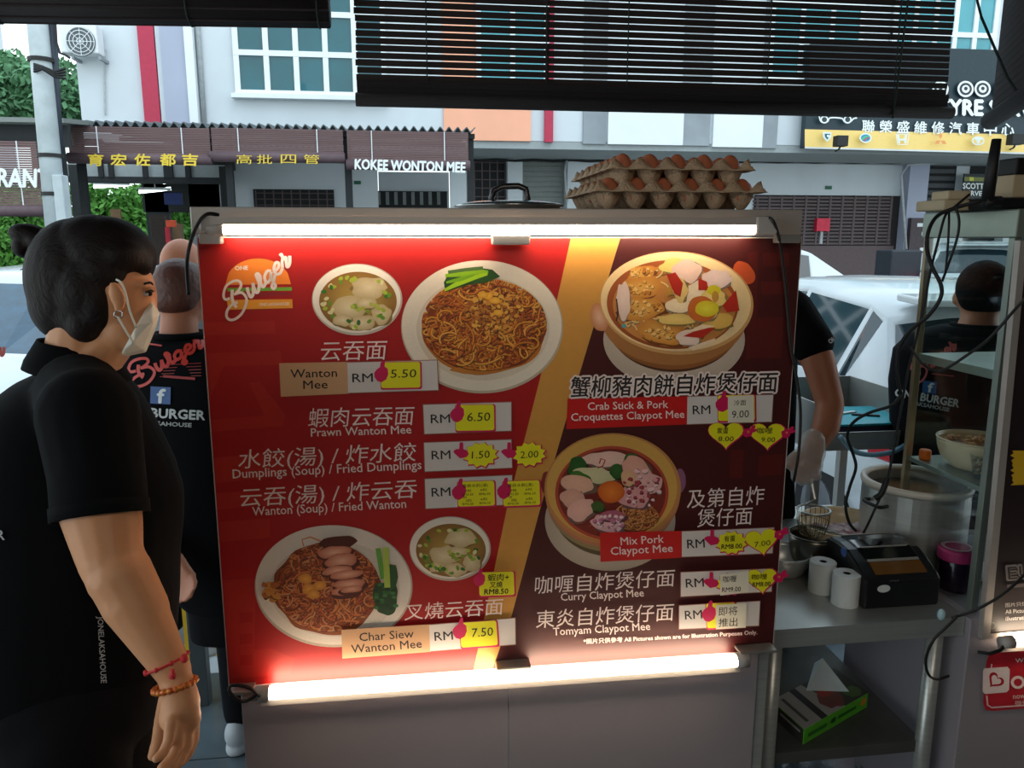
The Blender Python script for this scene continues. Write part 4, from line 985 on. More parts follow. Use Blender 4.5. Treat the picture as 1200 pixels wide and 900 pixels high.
for tz, tn, x0_, nc, nr, sel in ((ZU, 'upper', TX, 5, 6, lambda i, j: True), (ZL, 'lower', TX - CS / 2, 6, 5, lambda i, j: j == 0 or i == 0 or i == 5)):
    for j in range(nr):
        for i in range(nc):
            if not sel(i, j): continue
            o = e0 if first else e0.copy()
            if not first: COL.objects.link(o)
            first = False
            o.location = (x0_ + CS * (i + 0.5), TY + CS * (j + 0.5), tz + (0.003 if tn == 'upper' else -0.001)); o.rotation_euler = (rnd.uniform(-.1, .1), rnd.uniform(-.1, .1), 0)
            tag(o, 'brown egg in the %s egg tray, %s from the left in the %s' % (tn, ordn[i], 'front row' if j == 0 else 'back row' if j == nr - 1 else ordn[j] + ' row'), 'egg', 'eggs in the %s tray' % tn)
m_lid = mat('shiny steel lid', (190, 192, 192), 0.18, metal=1.0, var=0.03)
lc = PY(597, 243, D + 0.22); lc.z = ZT
lid = thing('pot_lid', 'shallow stainless steel pot lid with a square loop handle on the cart top', 'lid', lc)
q = MB(); q.lathe(lc, [(0.112, 0.0), (0.112, 0.010), (0.121, 0.011), (0.121, 0.014), (0.110, 0.018), (0.08, 0.022), (0.03, 0.0245), (0, 0.025)], 40); q.build('disc', m_lid, lid, smooth=True)
q = MB(); q.tube([lc + Vector((-0.038, 0, 0.020)), lc + Vector((-0.040, 0, 0.030)), lc + Vector((-0.034, 0, 0.046)), lc + Vector((-0.015, 0, 0.055)), lc + Vector((0.02, 0, 0.056)), lc + Vector((0.036, 0, 0.050)), lc + Vector((0.040, 0, 0.030)), lc + Vector((0.040, 0, 0.020))], 0.007, 8)
q.build('handle', mat('dark steel handle', (70, 70, 72), 0.25, metal=0.8), lid, smooth=True)
# ============================================================ bamboo blinds hanging from the shelter
m_slat = mat('dark bamboo slat', (40, 29, 29), 0.75, var=0.25, scale=5, stretch=(1, 1, 30))
m_slatd = mat('dark bamboo bundle', (28, 21, 23), 0.8, var=0.25, scale=8, stretch=(0.4, 6, 6), bump=0.4, bscale=40)
m_cord = mat('dark green cord', (34, 44, 40), 0.8)
YB = 2.60
bl = thing('bamboo_blind', 'big dark bamboo blind hanging in the middle above the cart, light showing between its slats', 'blind', PY(770, 130, YB), 'bamboo blinds of the shelter')
x0, x1 = PY(417, 60, YB).x, PY(1114, 60, YB).x; zb = PY(770, 131, YB).z
h = 0.0218; z = PY(770, 104, YB).z; k = 0
while z < 2.66:
    q = MB(); q.box((x0 + rnd.uniform(-.003, .003), YB, z + 0.0036), (x1 + rnd.uniform(-.003, .003), YB + 0.004, z + h - 0.0006 + rnd.uniform(-.0006, .0006)), rz=rnd.uniform(-0.0006, 0.0006)); q.build('slat', m_slat, bl)
    z += h; k += 1
zr = PY(770, 104, YB).z
q = MB()
for i in range(4):
    zz = zb + (zr - zb) * (i + 0.5) / 4; q.box((x0, YB - 0.012 - 0.004 * (i % 2), zz - 0.011), (x1, YB + 0.012, zz + 0.0105))
tag(q.build('stacked_slats', m_slatd, bl), kind='stuff')
q = MB(); q.cyl((x0 - 0.005, YB - 0.01, zb + 0.016), (x1 + 0.02, YB - 0.01, zb + 0.016), 0.021, n=14); q.build('bottom_roll', m_slatd, bl, smooth=True)
for u in (500, 640, 735, 900, 1050):
    x = PY(u, 60, YB).x; q = MB(); q.cyl((x, YB - 0.008, zb), (x, YB - 0.008, 2.66), 0.0022, n=5); q.build('ladder_cord', m_cord, bl)
q = MB(); q.cyl((PY(1047, 60, YB).x, YB - 0.03, zb - 0.01), (PY(1057, 60, YB).x, YB - 0.03, 2.66), 0.0035, n=6); q.build('pull_cord', m_cord, bl)
q = MB(); q.box((x0, YB - 0.015, 2.655), (x1, YB + 0.02, 2.70)); q.build('headrail', m_slatd, bl)
# rolled-up blind at the top left
YR = 2.56
rl = thing('bamboo_blind', 'rolled-up dark bamboo blind at the top left', 'blind', PY(200, 12, YR), 'bamboo blinds of the shelter')
pA, pB = PY(-60, 2, YR), PY(386, 10, YR)
q = MB(); q.cyl(pA, pB, 0.052, n=18); q.build('roll', m_slatd, rl, smooth=True)
for i in range(9):
    t = 2 * math.pi * i / 9; o_ = Vector((0, 0.052 * math.cos(t), 0.052 * math.sin(t))); q = MB(); q.cyl(pA + o_, pB + o_, 0.004, n=5); q.build('slat', m_slat, rl)
q = MB(); q.box((pA.x, YR, pA.z + 0.05), (pB.x, YR + 0.004, 2.67)); q.build('hanging_mat', m_slat, rl)
for t in (0.12, 0.62, 0.97):
    c = pA.lerp(pB, t); q = MB(); q.tube([c + Vector((0, 0.056 * math.cos(s_), 0.056 * math.sin(s_))) for s_ in [2 * math.pi * i / 16 for i in range(16)]], 0.003, 5, closed=True); q.build('tie_cord', m_cord, rl)
# blind on the right, running towards the viewer
rt = thing('bamboo_blind', 'dark bamboo blind at the top right corner, seen along its length', 'blind', P(1175, 140, 2.0), 'bamboo blinds of the shelter')
pa, pb_ = P(1160, 146, 2.5), P(1290, 122, 1.5)
dr = Vector((pb_.x - pa.x, pb_.y - pa.y, 0)); nrm = Vector((-dr.y, dr.x, 0)).normalized() * 0.004
zl = pa.z
for i in range(18):
    z = zl + 0.05 + i * 0.0218
    if z > 2.66: break
    a0 = Vector((pa.x, pa.y, z)); q = MB(); q.prism([a0, a0 + nrm, a0 + nrm + Vector((0, 0, 0.0205)), a0 + Vector((0, 0, 0.0205))], dr); q.build('slat', m_slat, rt)
q = MB(); q.cyl((pa.x, pa.y, zl + 0.012), (pa.x + dr.x, pa.y + dr.y, zl + 0.012), 0.028, n=14); q.build('bottom_roll', m_slatd, rt, smooth=True)
q = MB(); q.tube([P(1140, -20, 2.4), P(1150, 20, 2.35), P(1180, 90, 2.2), P(1205, 130, 2.1)], 0.004, 6); q.build('pull_cord', m_cord, rt)

# ============================================================ steel table right of the board
tp = PY(920, 737, D + 0.03); YT = tp.y; ZTB = tp.z
X0 = xb + 0.030; X1 = PY(1130, 724, YT).x; YTB = YT + 0.66
tb = thing('steel_table', 'stainless steel work table with a lower shelf right of the menu board', 'table', ((X0 + X1) / 2, (YT + YTB) / 2, 0))
q = MB(); q.box((X0, YT, ZTB - 0.002), (X1, YTB, ZTB)); q.build('table_top', m_steel, tb)
q = MB(); q.box((X0, YT - 0.002, ZTB - 0.046), (X1, YT, ZTB)); q.box((X0, YTB, ZTB - 0.046), (X1, YTB + 0.002, ZTB)); q.box((X1, YT, ZTB - 0.046), (X1 + 0.002, YTB, ZTB)); q.build('edge_band', m_steel, tb)
xs0, xs1 = max(PY(902, 830, YT + 0.03).x, xb + 0.05), PY(1086, 830, YT + 0.03).x
for x in (xs0, xs1):
    for y in (YT + 0.03, YTB - 0.04):
        q = MB(); q.cyl((x, y, 0.03), (x, y, ZTB - 0.04), 0.019, n=16); q.build('leg', m_steel, tb, smooth=True)
        q = MB(); q.cyl((x, y, 0), (x, y, 0.032), 0.022, n=12); q.build('foot', m_blk, tb)
ZSH = PY(990, 876, YT + 0.03).z
q = MB(); q.box((xs0 - 0.0, YT + 0.03, ZSH - 0.03), (xs1, YTB - 0.04, ZSH)); q.build('lower_shelf', mat('dark steel shelf', (96, 96, 92), 0.45, metal=0.5), tb, bevel=0.002)
q = MB(); q.box((xs0 + 0.03, YTB - 0.02, 0.08), (xs1 - 0.03, YTB - 0.012, ZTB - 0.05)); q.build('back_panel', mat('dark steel back', (52, 52, 52), 0.5, metal=0.4), tb)

# things on the table
m_paper = mat('white paper roll', (222, 224, 222), 0.8, var=0.03)
for (u, v), lb in (((962, 692), 'white paper roll standing on the steel table, the left one'), ((989.5, 707), 'white paper roll standing beside the printer, the right one')):
    c = PZ(u, v, ZTB); t = thing('paper_roll', lb, 'paper roll', c, 'paper rolls on the steel table')
    q = MB(); q.lathe(c, [(0.0095, 0.0), (0.031, 0.0), (0.0318, 0.001), (0.0318, 0.078), (0.031, 0.079), (0.0095, 0.079)], 40, closed=True); q.build('paper', m_paper, t, smooth=False)
    q = MB(); q.lathe(c, [(0.0072, 0.001), (0.0092, 0.001), (0.0092, 0.078), (0.0072, 0.078)], 20, closed=True); q.build('core', m_blk, t)
# receipt printer
m_prn = mat('black printer shell', (26, 26, 28), 0.35, var=0.1, bump=0.05, bscale=200)
m_prn2 = mat('glossy black lid', (16, 16, 18), 0.12, coat=0.5)
m_win = mat('amber reflecting window', (120, 78, 34), 0.15, coat=0.6)
pc = PZ(1050, 703, ZTB)
pr = thing('receipt_printer', 'black receipt printer with a glossy lid on the steel table', 'printer', pc)
W, Dp, H = 0.196, 0.20, 0.120
px0, px1 = PZ(1008, 712, ZTB).x, PZ(1008, 712, ZTB).x + W; py0 = PZ(1055, 712, ZTB).y; py1 = py0 + Dp
side = [(0, 0), (0, 0.070), (0.012, 0.080), (0.05, 0.100), (0.09, 0.116), (0.13, H), (0.17, 0.117), (0.195, 0.10), (Dp, 0.08), (Dp, 0)]
q = MB(); q.prism([(px0, py0 + y, ZTB + z) for y, z in side], (W, 0, 0)); q.build('shell', m_prn, pr, bevel=0.006)
q = MB(); q.prism([(px0 + 0.03, py0 + y, ZTB + z + 0.001) for y, z in ((0.055, 0.1025), (0.09, 0.1185), (0.13, 0.1225), (0.168, 0.1195), (0.168, 0.112), (0.055, 0.095))], (W - 0.055, 0, 0)); q.build('lid', m_prn2, pr, bevel=0.002)
q = MB(); q.prism([(px0 + 0.034, py0 + y, ZTB + z + 0.001) for y, z in ((0.014, 0.082), (0.045, 0.0985), (0.045, 0.092), (0.014, 0.076))], (W - 0.062, 0, 0)); q.build('window_strip', m_win, pr)
q = MB(); q.prism([(px0 + 0.034, py0 + y, ZTB + z + 0.0022) for y, z in ((0.048, 0.0985), (0.054, 0.1015), (0.054, 0.099), (0.048, 0.096))], (W - 0.062, 0, 0)); q.build('cutter_bar', m_alu, pr)
for y in (0.088, 0.166):
    q = MB(); q.box((px0 + 0.04, py0 + y, ZTB + (0.1185 if y < .1 else 0.119)), (px1 - 0.035, py0 + y + 0.002, ZTB + (0.1215 if y < .1 else 0.1225))); q.build('lid_trim', m_alu, pr)
q = MB(); q.cyl((px0 - 0.0005, py0 + 0.10, ZTB + 0.105), (px0 + 0.002, py0 + 0.10, ZTB + 0.105), 0.012, n=16); q.build('side_button', mat('blue indicator', (60, 100, 170), 0.3), pr)
q = MB(); c = Vector((px0 + 0.048, py0 - 0.001, ZTB + 0.052)); vs = [c + Vector((0.0165 * math.cos(2 * math.pi * i / 28), 0, 0.0095 * math.sin(2 * math.pi * i / 28))) for i in range(28)]
q.prism(vs, (0, 0.002, 0)); q.build('badge', mat('white oval badge', (224, 226, 224), 0.4), pr)
def onP(u, v, k): p = PY(u, v, py0 - 0.0016); p.y -= k; return p
a = Art(onP, 0.0002); a.stroke([(1042.5, 681), (1046, 680.2), (1049, 680.8), (1053.5, 680)], 1.3, (92, 92, 80), 1); a.build('badge_lettering', pmb, pr)
# pans, melamine bowl, stock pot
m_wok = mat('worn steel pan', (120, 116, 108), 0.28, metal=0.9, var=0.2)
def bowl(name, lab, cat, c, R_, H_, m, th=0.003, base=0.45, group=None, bulge=0.0):
    t = thing(name, lab, cat, c, group); pr_ = []
    n = 10
    out = [(R_ * (base + (1 - base) * math.sin(math.pi / 2 * i / n) + bulge * math.sin(math.pi * i / n)), H_ * (1 - math.cos(math.pi / 2 * i / n)) ** 0.9) for i in range(n + 1)]
    inn = [(max(r_ - th, 0.001), z_ + th * (1 - i / n)) for i, (r_, z_) in enumerate(out)]
    q = MB(); q.lathe(c, [(0.001, 0)] + out + inn[::-1] + [(0.001, th)], 40); q.build('body', m, t, smooth=True)
    q = MB(); q.tube([Vector(c) + Vector((R_ * math.cos(s_), R_ * math.sin(s_), H_)) for s_ in [2 * math.pi * i / 40 for i in range(40)]], th * 0.9, 6, closed=True); q.build('rim', m, t, smooth=True)
    return t
c = PZ(930, 684, ZTB); c.y += 0.06
bw = bowl('steel_bowl', 'round stainless steel bowl behind the paper rolls, lower one of the pair', 'bowl', c, 0.068, 0.062, m_steel, group='steel bowls on the table')
c2_ = Vector((P(952, 640, 2.06).x, P(952, 640, 2.06).y, ZTB + 0.0)); sp = bowl('steel_pan', 'dull steel pan with a thin handle between the bowl and the cream bowl', 'pan', c2_, 0.062, 0.100, m_wok, group='steel bowls on the table')
q = MB(); q.tube([c2_ + Vector((-0.02, 0.02, 0.118)), c2_ + Vector((0.045, -0.015, 0.105)), c2_ + Vector((0.095, -0.03, 0.095))], 0.0025, 6); q.build('handle', m_steel, sp)
m_cream = mat('cream melamine', (236, 214, 176), 0.3, var=0.04, coat=0.3)
cb = P(992, 606, 2.12); cb.z = ZTB + 0.06
YT2 = YTB + 0.02
cbw = bowl('melamine_bowl', 'shallow cream bowl holding a red and white cloth under the gloved hand', 'bowl', Vector((P(994, 606, 2.13).x, P(994, 606, 2.13).y, ZTB + 0.045)), 0.125, 0.055, m_cream, 0.004, 0.55)
cc = Vector((cbw.location.x, cbw.location.y, ZTB))
q = MB(); q.lathe(cc, [(0.085, 0), (0.085, 0.044), (0.08, 0.044), (0.08, 0)], 28, closed=True); tag(q.build('steel_stand', m_steel2, smooth=False), 'steel ring stand under the cream bowl', 'stand')
rg = random.Random(9); q = MB(); N = 12; vs = []
for j in range(N):
    for i in range(N): vs.append(cc + Vector(((i - 5.5) * 0.013, (j - 5.5) * 0.011, 0.072 + 0.012 * noise.noise(Vector((i * 0.7, j * 0.7, 3))))))
q.add(vs, [(j * N + i, j * N + i + 1, (j + 1) * N + i + 1, (j + 1) * N + i) for j in range(N - 1) for i in range(N - 1)])
o = q.build('folded_cloth', mat('red white blotched cloth', (120, 40, 60), 0.8, scale=38, col2=(226, 214, 210)), smooth=True); s_ = o.modifiers.new('s', 'SOLIDIFY'); s_.thickness = 0.004; tag(o, 'crumpled red and white cloth lying in the cream bowl', 'cloth')
ptc = P(1066, 640, 2.12); ptc.z = ZTB
pot = thing('stock_pot', 'tall steel stock pot of brown broth with a white rim behind the glass case', 'pot', ptc)
zr_ = P(1066, 557, 2.12).z; Hh = zr_ - ZTB
q = MB(); q.lathe(ptc, [(0.001, 0), (0.128, 0), (0.134, 0.006), (0.134, Hh - 0.01), (0.130, Hh - 0.01), (0.130, 0.01), (0.001, 0.008)], 48); q.build('body', m_steel, pot, smooth=False, bevel=0.001)
q = MB(); q.lathe(ptc, [(0.122, Hh - 0.008), (0.136, Hh - 0.016), (0.139, Hh - 0.004), (0.136, Hh + 0.003), (0.126, Hh + 0.003), (0.121, Hh - 0.002)], 48, closed=True); q.build('rim', mat('off white rim', (222, 214, 200), 0.35), pot, smooth=True)
q = MB(); q.lathe(ptc, [(0.129, Hh - 0.035), (0.001, Hh - 0.034)], 40); q.build('broth', mat('brown broth', (150, 100, 58), 0.15, var=0.3, scale=30, coat=0.4), pot, smooth=True)
for sg_ in (-1, 1):
    q = MB(); q.tube(catmull([ptc + Vector((sg_ * 0.12, -0.06, Hh - 0.05)), ptc + Vector((sg_ * 0.155, -0.075, Hh - 0.045)), ptc + Vector((sg_ * 0.16, -0.02, Hh - 0.045)), ptc + Vector((sg_ * 0.13, 0.0, Hh - 0.05))], 5), 0.005, 8); q.build('handle', m_blk, pot, smooth=True)
# strainer held over the bowl
st = thing('noodle_strainer', 'wire noodle strainer dangling from the gloved hand', 'strainer', P(953, 610, 2.02))
sc_ = P(953, 606, 2.02)
q = MB(); q.lathe(sc_, [(0.012, -0.055), (0.030, -0.045), (0.040, -0.01), (0.041, 0.02)], 20); o = q.build('basket', mat('wire mesh', (120, 108, 80), 0.4, metal=0.6), st)
wf = o.modifiers.new('w', 'WIREFRAME'); wf.thickness = 0.0016
q = MB(); q.tube([sc_ + Vector((0.041 * math.cos(s_), 0.041 * math.sin(s_), 0.02)) for s_ in [2 * math.pi * i / 24 for i in range(24)]], 0.003, 6, closed=True); q.build('ring', m_steel, st)
q = MB(); q.tube([sc_ + Vector((0, 0.04, 0.02)), P(955, 585, 2.03), P(948, 550, 2.05), P(944, 520, 2.06)], 0.004, 8); q.build('handle', m_steel, st)
# box on the lower shelf
B0, B1, B2 = PZ(941, 873, ZSH), PZ(1016, 829, ZSH), PZ(903, 838, ZSH)
hB = 0.042; gb_ = thing('tissue_box', 'green sided flat carton with a tissue sticking out on the lower shelf', 'box', B0)
q = MB(); q.prism([B0, B1, B1 + (B2 - B0), B2], (0, 0, hB)); q.build('carton', mat('bright green carton', (96, 190, 50), 0.5, var=0.05), gb_, bevel=0.0015)
up = Vector((0, 0, hB + 0.0006)); e1, e2 = B1 - B0, B2 - B0
def onB(s_, t_, k): return B0 + e1 * s_ + e2 * t_ + up + Vector((0, 0, k))
a = Art(onB, 0.0001)
a.poly([(0.0, 0.0), (1, 0), (1, 1), (0, 1)], (168, 162, 154)); a.poly([(0.26, 0.0), (0.35, 0), (0.35, 1), (0.26, 1)], (48, 40, 40)); a.poly([(0.09, 0.12), (0.13, 0.12), (0.13, 0.9), (0.09, 0.9)], (70, 66, 60))
a.poly([(0.62, 0.0), (1, 0), (1, 1), (0.45, 1), (0.5, 0.6)], (58, 58, 40)); blob(a, 0.56, 0.35, 0.14, 0.30, (120, 60, 48)); blob(a, 0.60, 0.55, 0.10, 0.16, (170, 52, 40)); blob(a, 0.86, 0.22, 0.10, 0.16, (80, 110, 50))
a.build('top_print', pmb, gb_)
nB = e1.cross(Vector((0, 0, 1))).normalized(); nB = nB if nB.y < 0 else -nB
def onB2(s_, t_, k): return B0 + e1 * s_ + Vector((0, 0, hB * t_)) + nB * (0.0008 + k)
a = Art(onB2, 0.0001); blob(a, 0.44, 0.5, 0.035, 0.2, (30, 90, 30)); a.poly([(0.52, 0.4), (0.8, 0.4), (0.8, 0.62), (0.52, 0.62)], (40, 120, 36)); blob(a, 0.92, 0.6, 0.05, 0.25, (220, 150, 50)); a.poly([(0.06, 0.35), (0.34, 0.35), (0.34, 0.6), (0.06, 0.6)], (50, 130, 40)); a.build('side_print', pmb, gb_)
n2 = e2.cross(Vector((0, 0, 1))).normalized(); n2 = n2 if n2.dot(e1) < 0 else -n2
def onB3(s_, t_, k): return B0 + e2 * s_ + Vector((0, 0, hB * t_)) + n2 * (0.0008 + k)
a = Art(onB3, 0.0001); a.poly([(0.01, 0.02), (0.99, 0.02), (0.99, 0.98), (0.01, 0.98)], (60, 56, 54)); a.poly([(0.1, 0.6), (0.7, 0.6), (0.7, 0.75), (0.1, 0.75)], (170, 166, 160)); a.build('side_print', pmb, gb_)
q = MB(); c = onB(0.62, 0.62, 0); q.add([c + Vector((-0.05, 0, 0)), c + Vector((0.06, -0.02, 0)), c + Vector((0.03, 0.03, 0.01)), c + Vector((-0.005, 0.01, 0.085)), c + Vector((-0.015, 0.03, 0.06))], [(0, 1, 3), (1, 2, 3), (2, 4, 3), (4, 0, 3)]); q.build('tissue', mat('pale blue tissue', (206, 224, 228), 0.8), gb_)

# ============================================================ second cart with the brown board, glass display case
XC = PY(1170, 500, D).x
c2 = thing('food_cart', 'second steel cart at the right edge carrying a dark brown menu board', 'food cart', (XC + 0.4, D + 0.3, 0))
zc1 = PY(1160, 748, D).z
XC1 = PY(1150, 748, D + 0.01).x
q = MB(); q.box((XC1 - 0.03, D + 0.012, 0.08), (XC1 + 0.9, D + 0.5, ZTB + 0.0)); q.build('body', m_cartp, c2, bevel=0.003)
for x in (XC1 + 0.02, XC1 + 0.82):
    for y in (D + 0.05, D + 0.44):
        q = MB(); q.box((x, y, 0), (x + 0.03, y + 0.03, 0.08)); q.build('leg', m_steel2, c2)
b2 = thing('menu_board', 'dark brown menu board with a yellow star at the right edge', 'menu board', PY(1180, 745, D))
q = MB(); cs = [PY(1203, 284, D), PY(1480, 286, D), PY(1400, 726, D), PY(1158, 747, D)]; q.prism(cs, (0, 0.010, 0)); q.build('backing_panel', mat('deep brown board', (38, 26, 30), 0.4), b2)
q = MB(); q.prism([PY(1196, 282, D - 0.003), PY(1204, 282, D - 0.003), PY(1160, 749, D - 0.003), PY(1151, 750, D - 0.003)], (0, 0.016, 0)); q.build('side_frame', m_alu, b2)
q = MB(); q.prism([PY(1151, 750, D - 0.003), PY(1158, 743, D - 0.003), PY(1400, 722, D - 0.003), PY(1400, 730, D - 0.003)], (0, 0.016, 0)); q.build('bottom_frame', m_alu, b2)
a = Art(BF(0.0004), 0.0001)
a.poly([(1186 + (3 if i % 2 else 0) - (i % 3), 528 + i * 2.9) for i in range(15)] + [(1262, 566), (1262, 528)], (222, 176, 30))
a.text('EU', 1180.5, 679.5, 1212, 677, 16, (140, 132, 132), 0.06); a.text('EU', 1181.5, 679, 1211, 676.7, 14.6, (38, 26, 30), 0.0); a.ellipse(1162.5, 733, 4.4, 4.2, (120, 116, 116)); a.ellipse(1162.5, 733, 3.0, 2.9, (38, 26, 30)); a.stroke([(1180, 687), (1215, 684.5)], 4, (110, 100, 98), 1)
a.text('图片只供参考', 1178, 711, 1216, 708, 4.5, (190, 182, 182)); a.text('All Pictures shown', 1178, 719, 1226, 715.5, 4.5, (200, 192, 192), 0.01); a.text('illustration only', 1178, 727, 1222, 724, 4.5, (200, 192, 192), 0.01)
a.build('print', pmb, b2)
l2 = led('led_tube_light', 'glowing tube light under the brown menu board at the right edge', 1186, 752, 1400, 737, 0.012, 0.03, 1, -1)
q = MB(); q.tube([bd(1146, 764, 0.03), bd(1160, 766, 0.04), bd(1172, 762, 0.04), bd(1180, 754, 0.035)], 0.004, 6); q.build('lead', m_blk, l2, smooth=True)
# red poster with a heart on the second cart
YP = D + 0.0115
def onPo(u, v, k): p = PY(u, v, YP - 0.002); p.y -= k; return p
ps = thing('red_poster', 'red sticker with a white rounded heart badge on the second cart', 'poster', onPo(1180, 832, 0))
a = Art(onPo, 0.0003); PR = (190, 30, 44)
a.poly([(1160, 765), (1300, 756), (1298, 822), (1163, 833), (1155, 832), (1152, 824), (1156, 775)], PR)
a.stroke([(1162, 778), (1160, 796)], 1.6, (226, 200, 200), 1); a.stroke([(1156, 815), (1157, 826), (1162, 829), (1250, 823)], 1.8, (226, 200, 200), 1)
WP = (230, 214, 210)
a.poly([(1153, 783), (1180, 781), (1183, 784), (1182, 808), (1179, 811), (1154, 813), (1151, 810), (1151.5, 786)], WP)
hp = []
for i in range(28):
    t = 2 * math.pi * i / 28; hx = 16 * math.sin(t) ** 3; hy = -(13 * math.cos(t) - 5 * math.cos(2 * t) - 2 * math.cos(3 * t) - math.cos(4 * t)); hp.append((1166 + (hx * .76 - hy * .62) * 0.62, 797 + (hx * .62 + hy * .76) * 0.62))
a.poly(hp, PR); a.poly([(1166 + (x - 1166) * 0.66, 797 + (y - 797) * 0.66) for x, y in hp], WP)
a.ellipse(1192, 799, 8.2, 7.6, WP); a.ellipse(1192, 799, 4.8, 4.4, PR); 
a.text('We', 1189, 776, 1203, 775, 5, WP, 0.01); a.text('now', 1186, 818, 1200, 817, 4, WP, 0.01); a.text('微信', 1188, 826, 1204, 825, 6, WP)
a.build('print', pmb, ps)
q = MB(); q.box(onPo(1165, 826, -0.0016), onPo(1230, 774, -0.0008)); q.build('backing', mat('sticker backing', (180, 36, 46), 0.5), ps)

# glass case
m_glass = bpy.data.materials.new('clear pane'); m_glass.use_nodes = True; n_ = m_glass.node_tree; n_.nodes.clear()
oo = n_.nodes.new('ShaderNodeOutputMaterial'); mx = n_.nodes.new('ShaderNodeMixShader'); tr = n_.nodes.new('ShaderNodeBsdfTransparent'); gl = n_.nodes.new('ShaderNodeBsdfGlossy'); fr = n_.nodes.new('ShaderNodeFresnel')
tr.inputs[0].default_value = (0.93, 0.96, 0.95, 1); gl.inputs['Roughness'].default_value = 0.03
n_.nodes.remove(fr); lw = n_.nodes.new('ShaderNodeLayerWeight'); lw.inputs[0].default_value = 0.5; pw = n_.nodes.new('ShaderNodeMath'); pw.operation = 'POWER'; pw.inputs[1].default_value = 4
m2_ = n_.nodes.new('ShaderNodeMath'); m2_.operation = 'MULTIPLY_ADD'; m2_.inputs[1].default_value = 0.6; m2_.inputs[2].default_value = 0.035
n_.links.new(lw.outputs['Facing'], pw.inputs[0]); n_.links.new(pw.outputs[0], m2_.inputs[0]); n_.links.new(m2_.outputs[0], mx.inputs[0])
n_.links.new(tr.outputs[0], mx.inputs[1]); n_.links.new(gl.outputs[0], mx.inputs[2]); n_.links.new(mx.outputs[0], oo.inputs[0])
YN = D + 0.045; XG = PY(1187, 300, YN).x
# far edge from the far post
YFa = PX(1081, 300, XG).y
zTop1, zTop0 = PX(1086, 250, XG).z, PX(1086, 279, XG).z
gc = thing('glass_display_case', 'steel framed glass display case with shelves of fried snacks', 'display case', (XG + 0.2, (YN + YFa) / 2, ZTB))
XG2 = XG + 0.55; m_cf = mat('case frame steel', (150, 160, 150), 0.35, metal=0.6, var=0.08); m_cfa = mat('warm frame steel', (176, 160, 130), 0.35, metal=0.6, var=0.1)
for (x, y, nm) in ((XG, YFa - 0.012, 0), (XG, YN, 1), (XG2, YN, 1), (XG2, YFa - 0.012, 0)):
    q = MB(); q.box((x, y, ZTB), (x + 0.018, y + 0.012 + 0.006 * nm, zTop0)); q.build('post', m_cfa if nm == 0 else m_cf, gc, bevel=0.001)
q = MB(); q.box((XG - 0.004, YN - 0.006, zTop0), (XG2 + 0.022, YFa + 0.006, zTop1)); q.build('top_frame', m_cf, gc, bevel=0.003)
q = MB(); q.box((XG + 0.001, YN + 0.019, ZTB + 0.002), (XG + 0.005, YFa - 0.013, zTop0 - 0.001)); q.build('side_pane', m_glass, gc)
q = MB(); q.box((XG + 0.019, YFa - 0.006, ZTB + 0.002), (XG2 - 0.001, YFa - 0.002, zTop0 - 0.001)); q.build('rear_pane', m_glass, gc)
zm = PX(1168, 435, XG).z; zl_ = PX(1157, 576, XG).z
q = MB(); q.box((XG + 0.006, YN + 0.02, zm - 0.022), (XG2, YFa - 0.014, zm)); q.build('middle_shelf', m_cf, gc, bevel=0.001)
q = MB(); q.box((XG + 0.006, YN + 0.02, zl_ - 0.012), (XG2, YFa - 0.014, zl_)); q.build('lower_shelf', m_cf, gc, bevel=0.001)
# snack bowl and cap in the case
def onShelf(u, v, z_=zl_): return PZ(u, v, z_)
sb_c = Vector((XG + 0.105, YN + 0.17, zl_))
sb = bowl('snack_bowl', 'big cream bowl of fried snacks tipped on the lower shelf of the glass case', 'bowl', sb_c, 0.09, 0.075, m_cream, 0.003, 0.5)
q = MB(); crd = random.Random(4)
for i in range(120):
    t = crd.uniform(0, 6.28); r_ = 0.075 * math.sqrt(crd.random()); q.ell(sb_c + Vector((r_ * math.cos(t), r_ * math.sin(t), 0.052 + 0.02 * crd.random())), (0.009, 0.006, 0.004), 6, 4, Matrix.Rotation(crd.uniform(0, 6), 3, 'Z') @ Matrix.Rotation(crd.uniform(-.8, .8), 3, 'X'))
o = q.build('fried_snacks', mat('golden fried crisps', (206, 150, 90), 0.6, var=0.25, scale=40), smooth=True); tag(o, 'golden fried crisps heaped in the cream bowl in the case', 'snacks', kind='stuff')
tubc = Vector((XG + 0.085, YN + 0.075, zl_))
tub = thing('plastic_tub', 'clear plastic tub of chopped crisps on the lower shelf of the case', 'tub', tubc)
q = MB(); q.lathe(tubc, [(0.001, 0), (0.045, 0), (0.058, 0.06), (0.0565, 0.06), (0.044, 0.002), (0.001, 0.002)], 28); q.build('body', m_glass, tub, smooth=True)
q = MB()
for i in range(110):
    t = crd.uniform(0, 6.28); zz = crd.uniform(0.006, 0.05); r_ = (0.040 + 0.2 * zz) * math.sqrt(crd.random()); q.ell(tubc + Vector((r_ * math.cos(t), r_ * math.sin(t), zz)), (0.007, 0.006, 0.004), 5, 4)
tag(q.build('crisps', mat('tan chopped crisps', (196, 150, 112), 0.7, var=0.3, scale=50), tub, smooth=True), kind='stuff')
oc = PX(1083, 543, XG + 0.03); oc.z = zl_
q = MB(); q.lathe(oc, [(0.013, 0), (0.0145, 0.002), (0.0145, 0.022), (0.0125, 0.026), (0, 0.026)], 24); tag(q.build('bottle_cap', mat('orange plastic', (236, 112, 30), 0.35), smooth=False, bevel=0.001), 'orange screw cap beside the snack bowl in the case', 'cap')
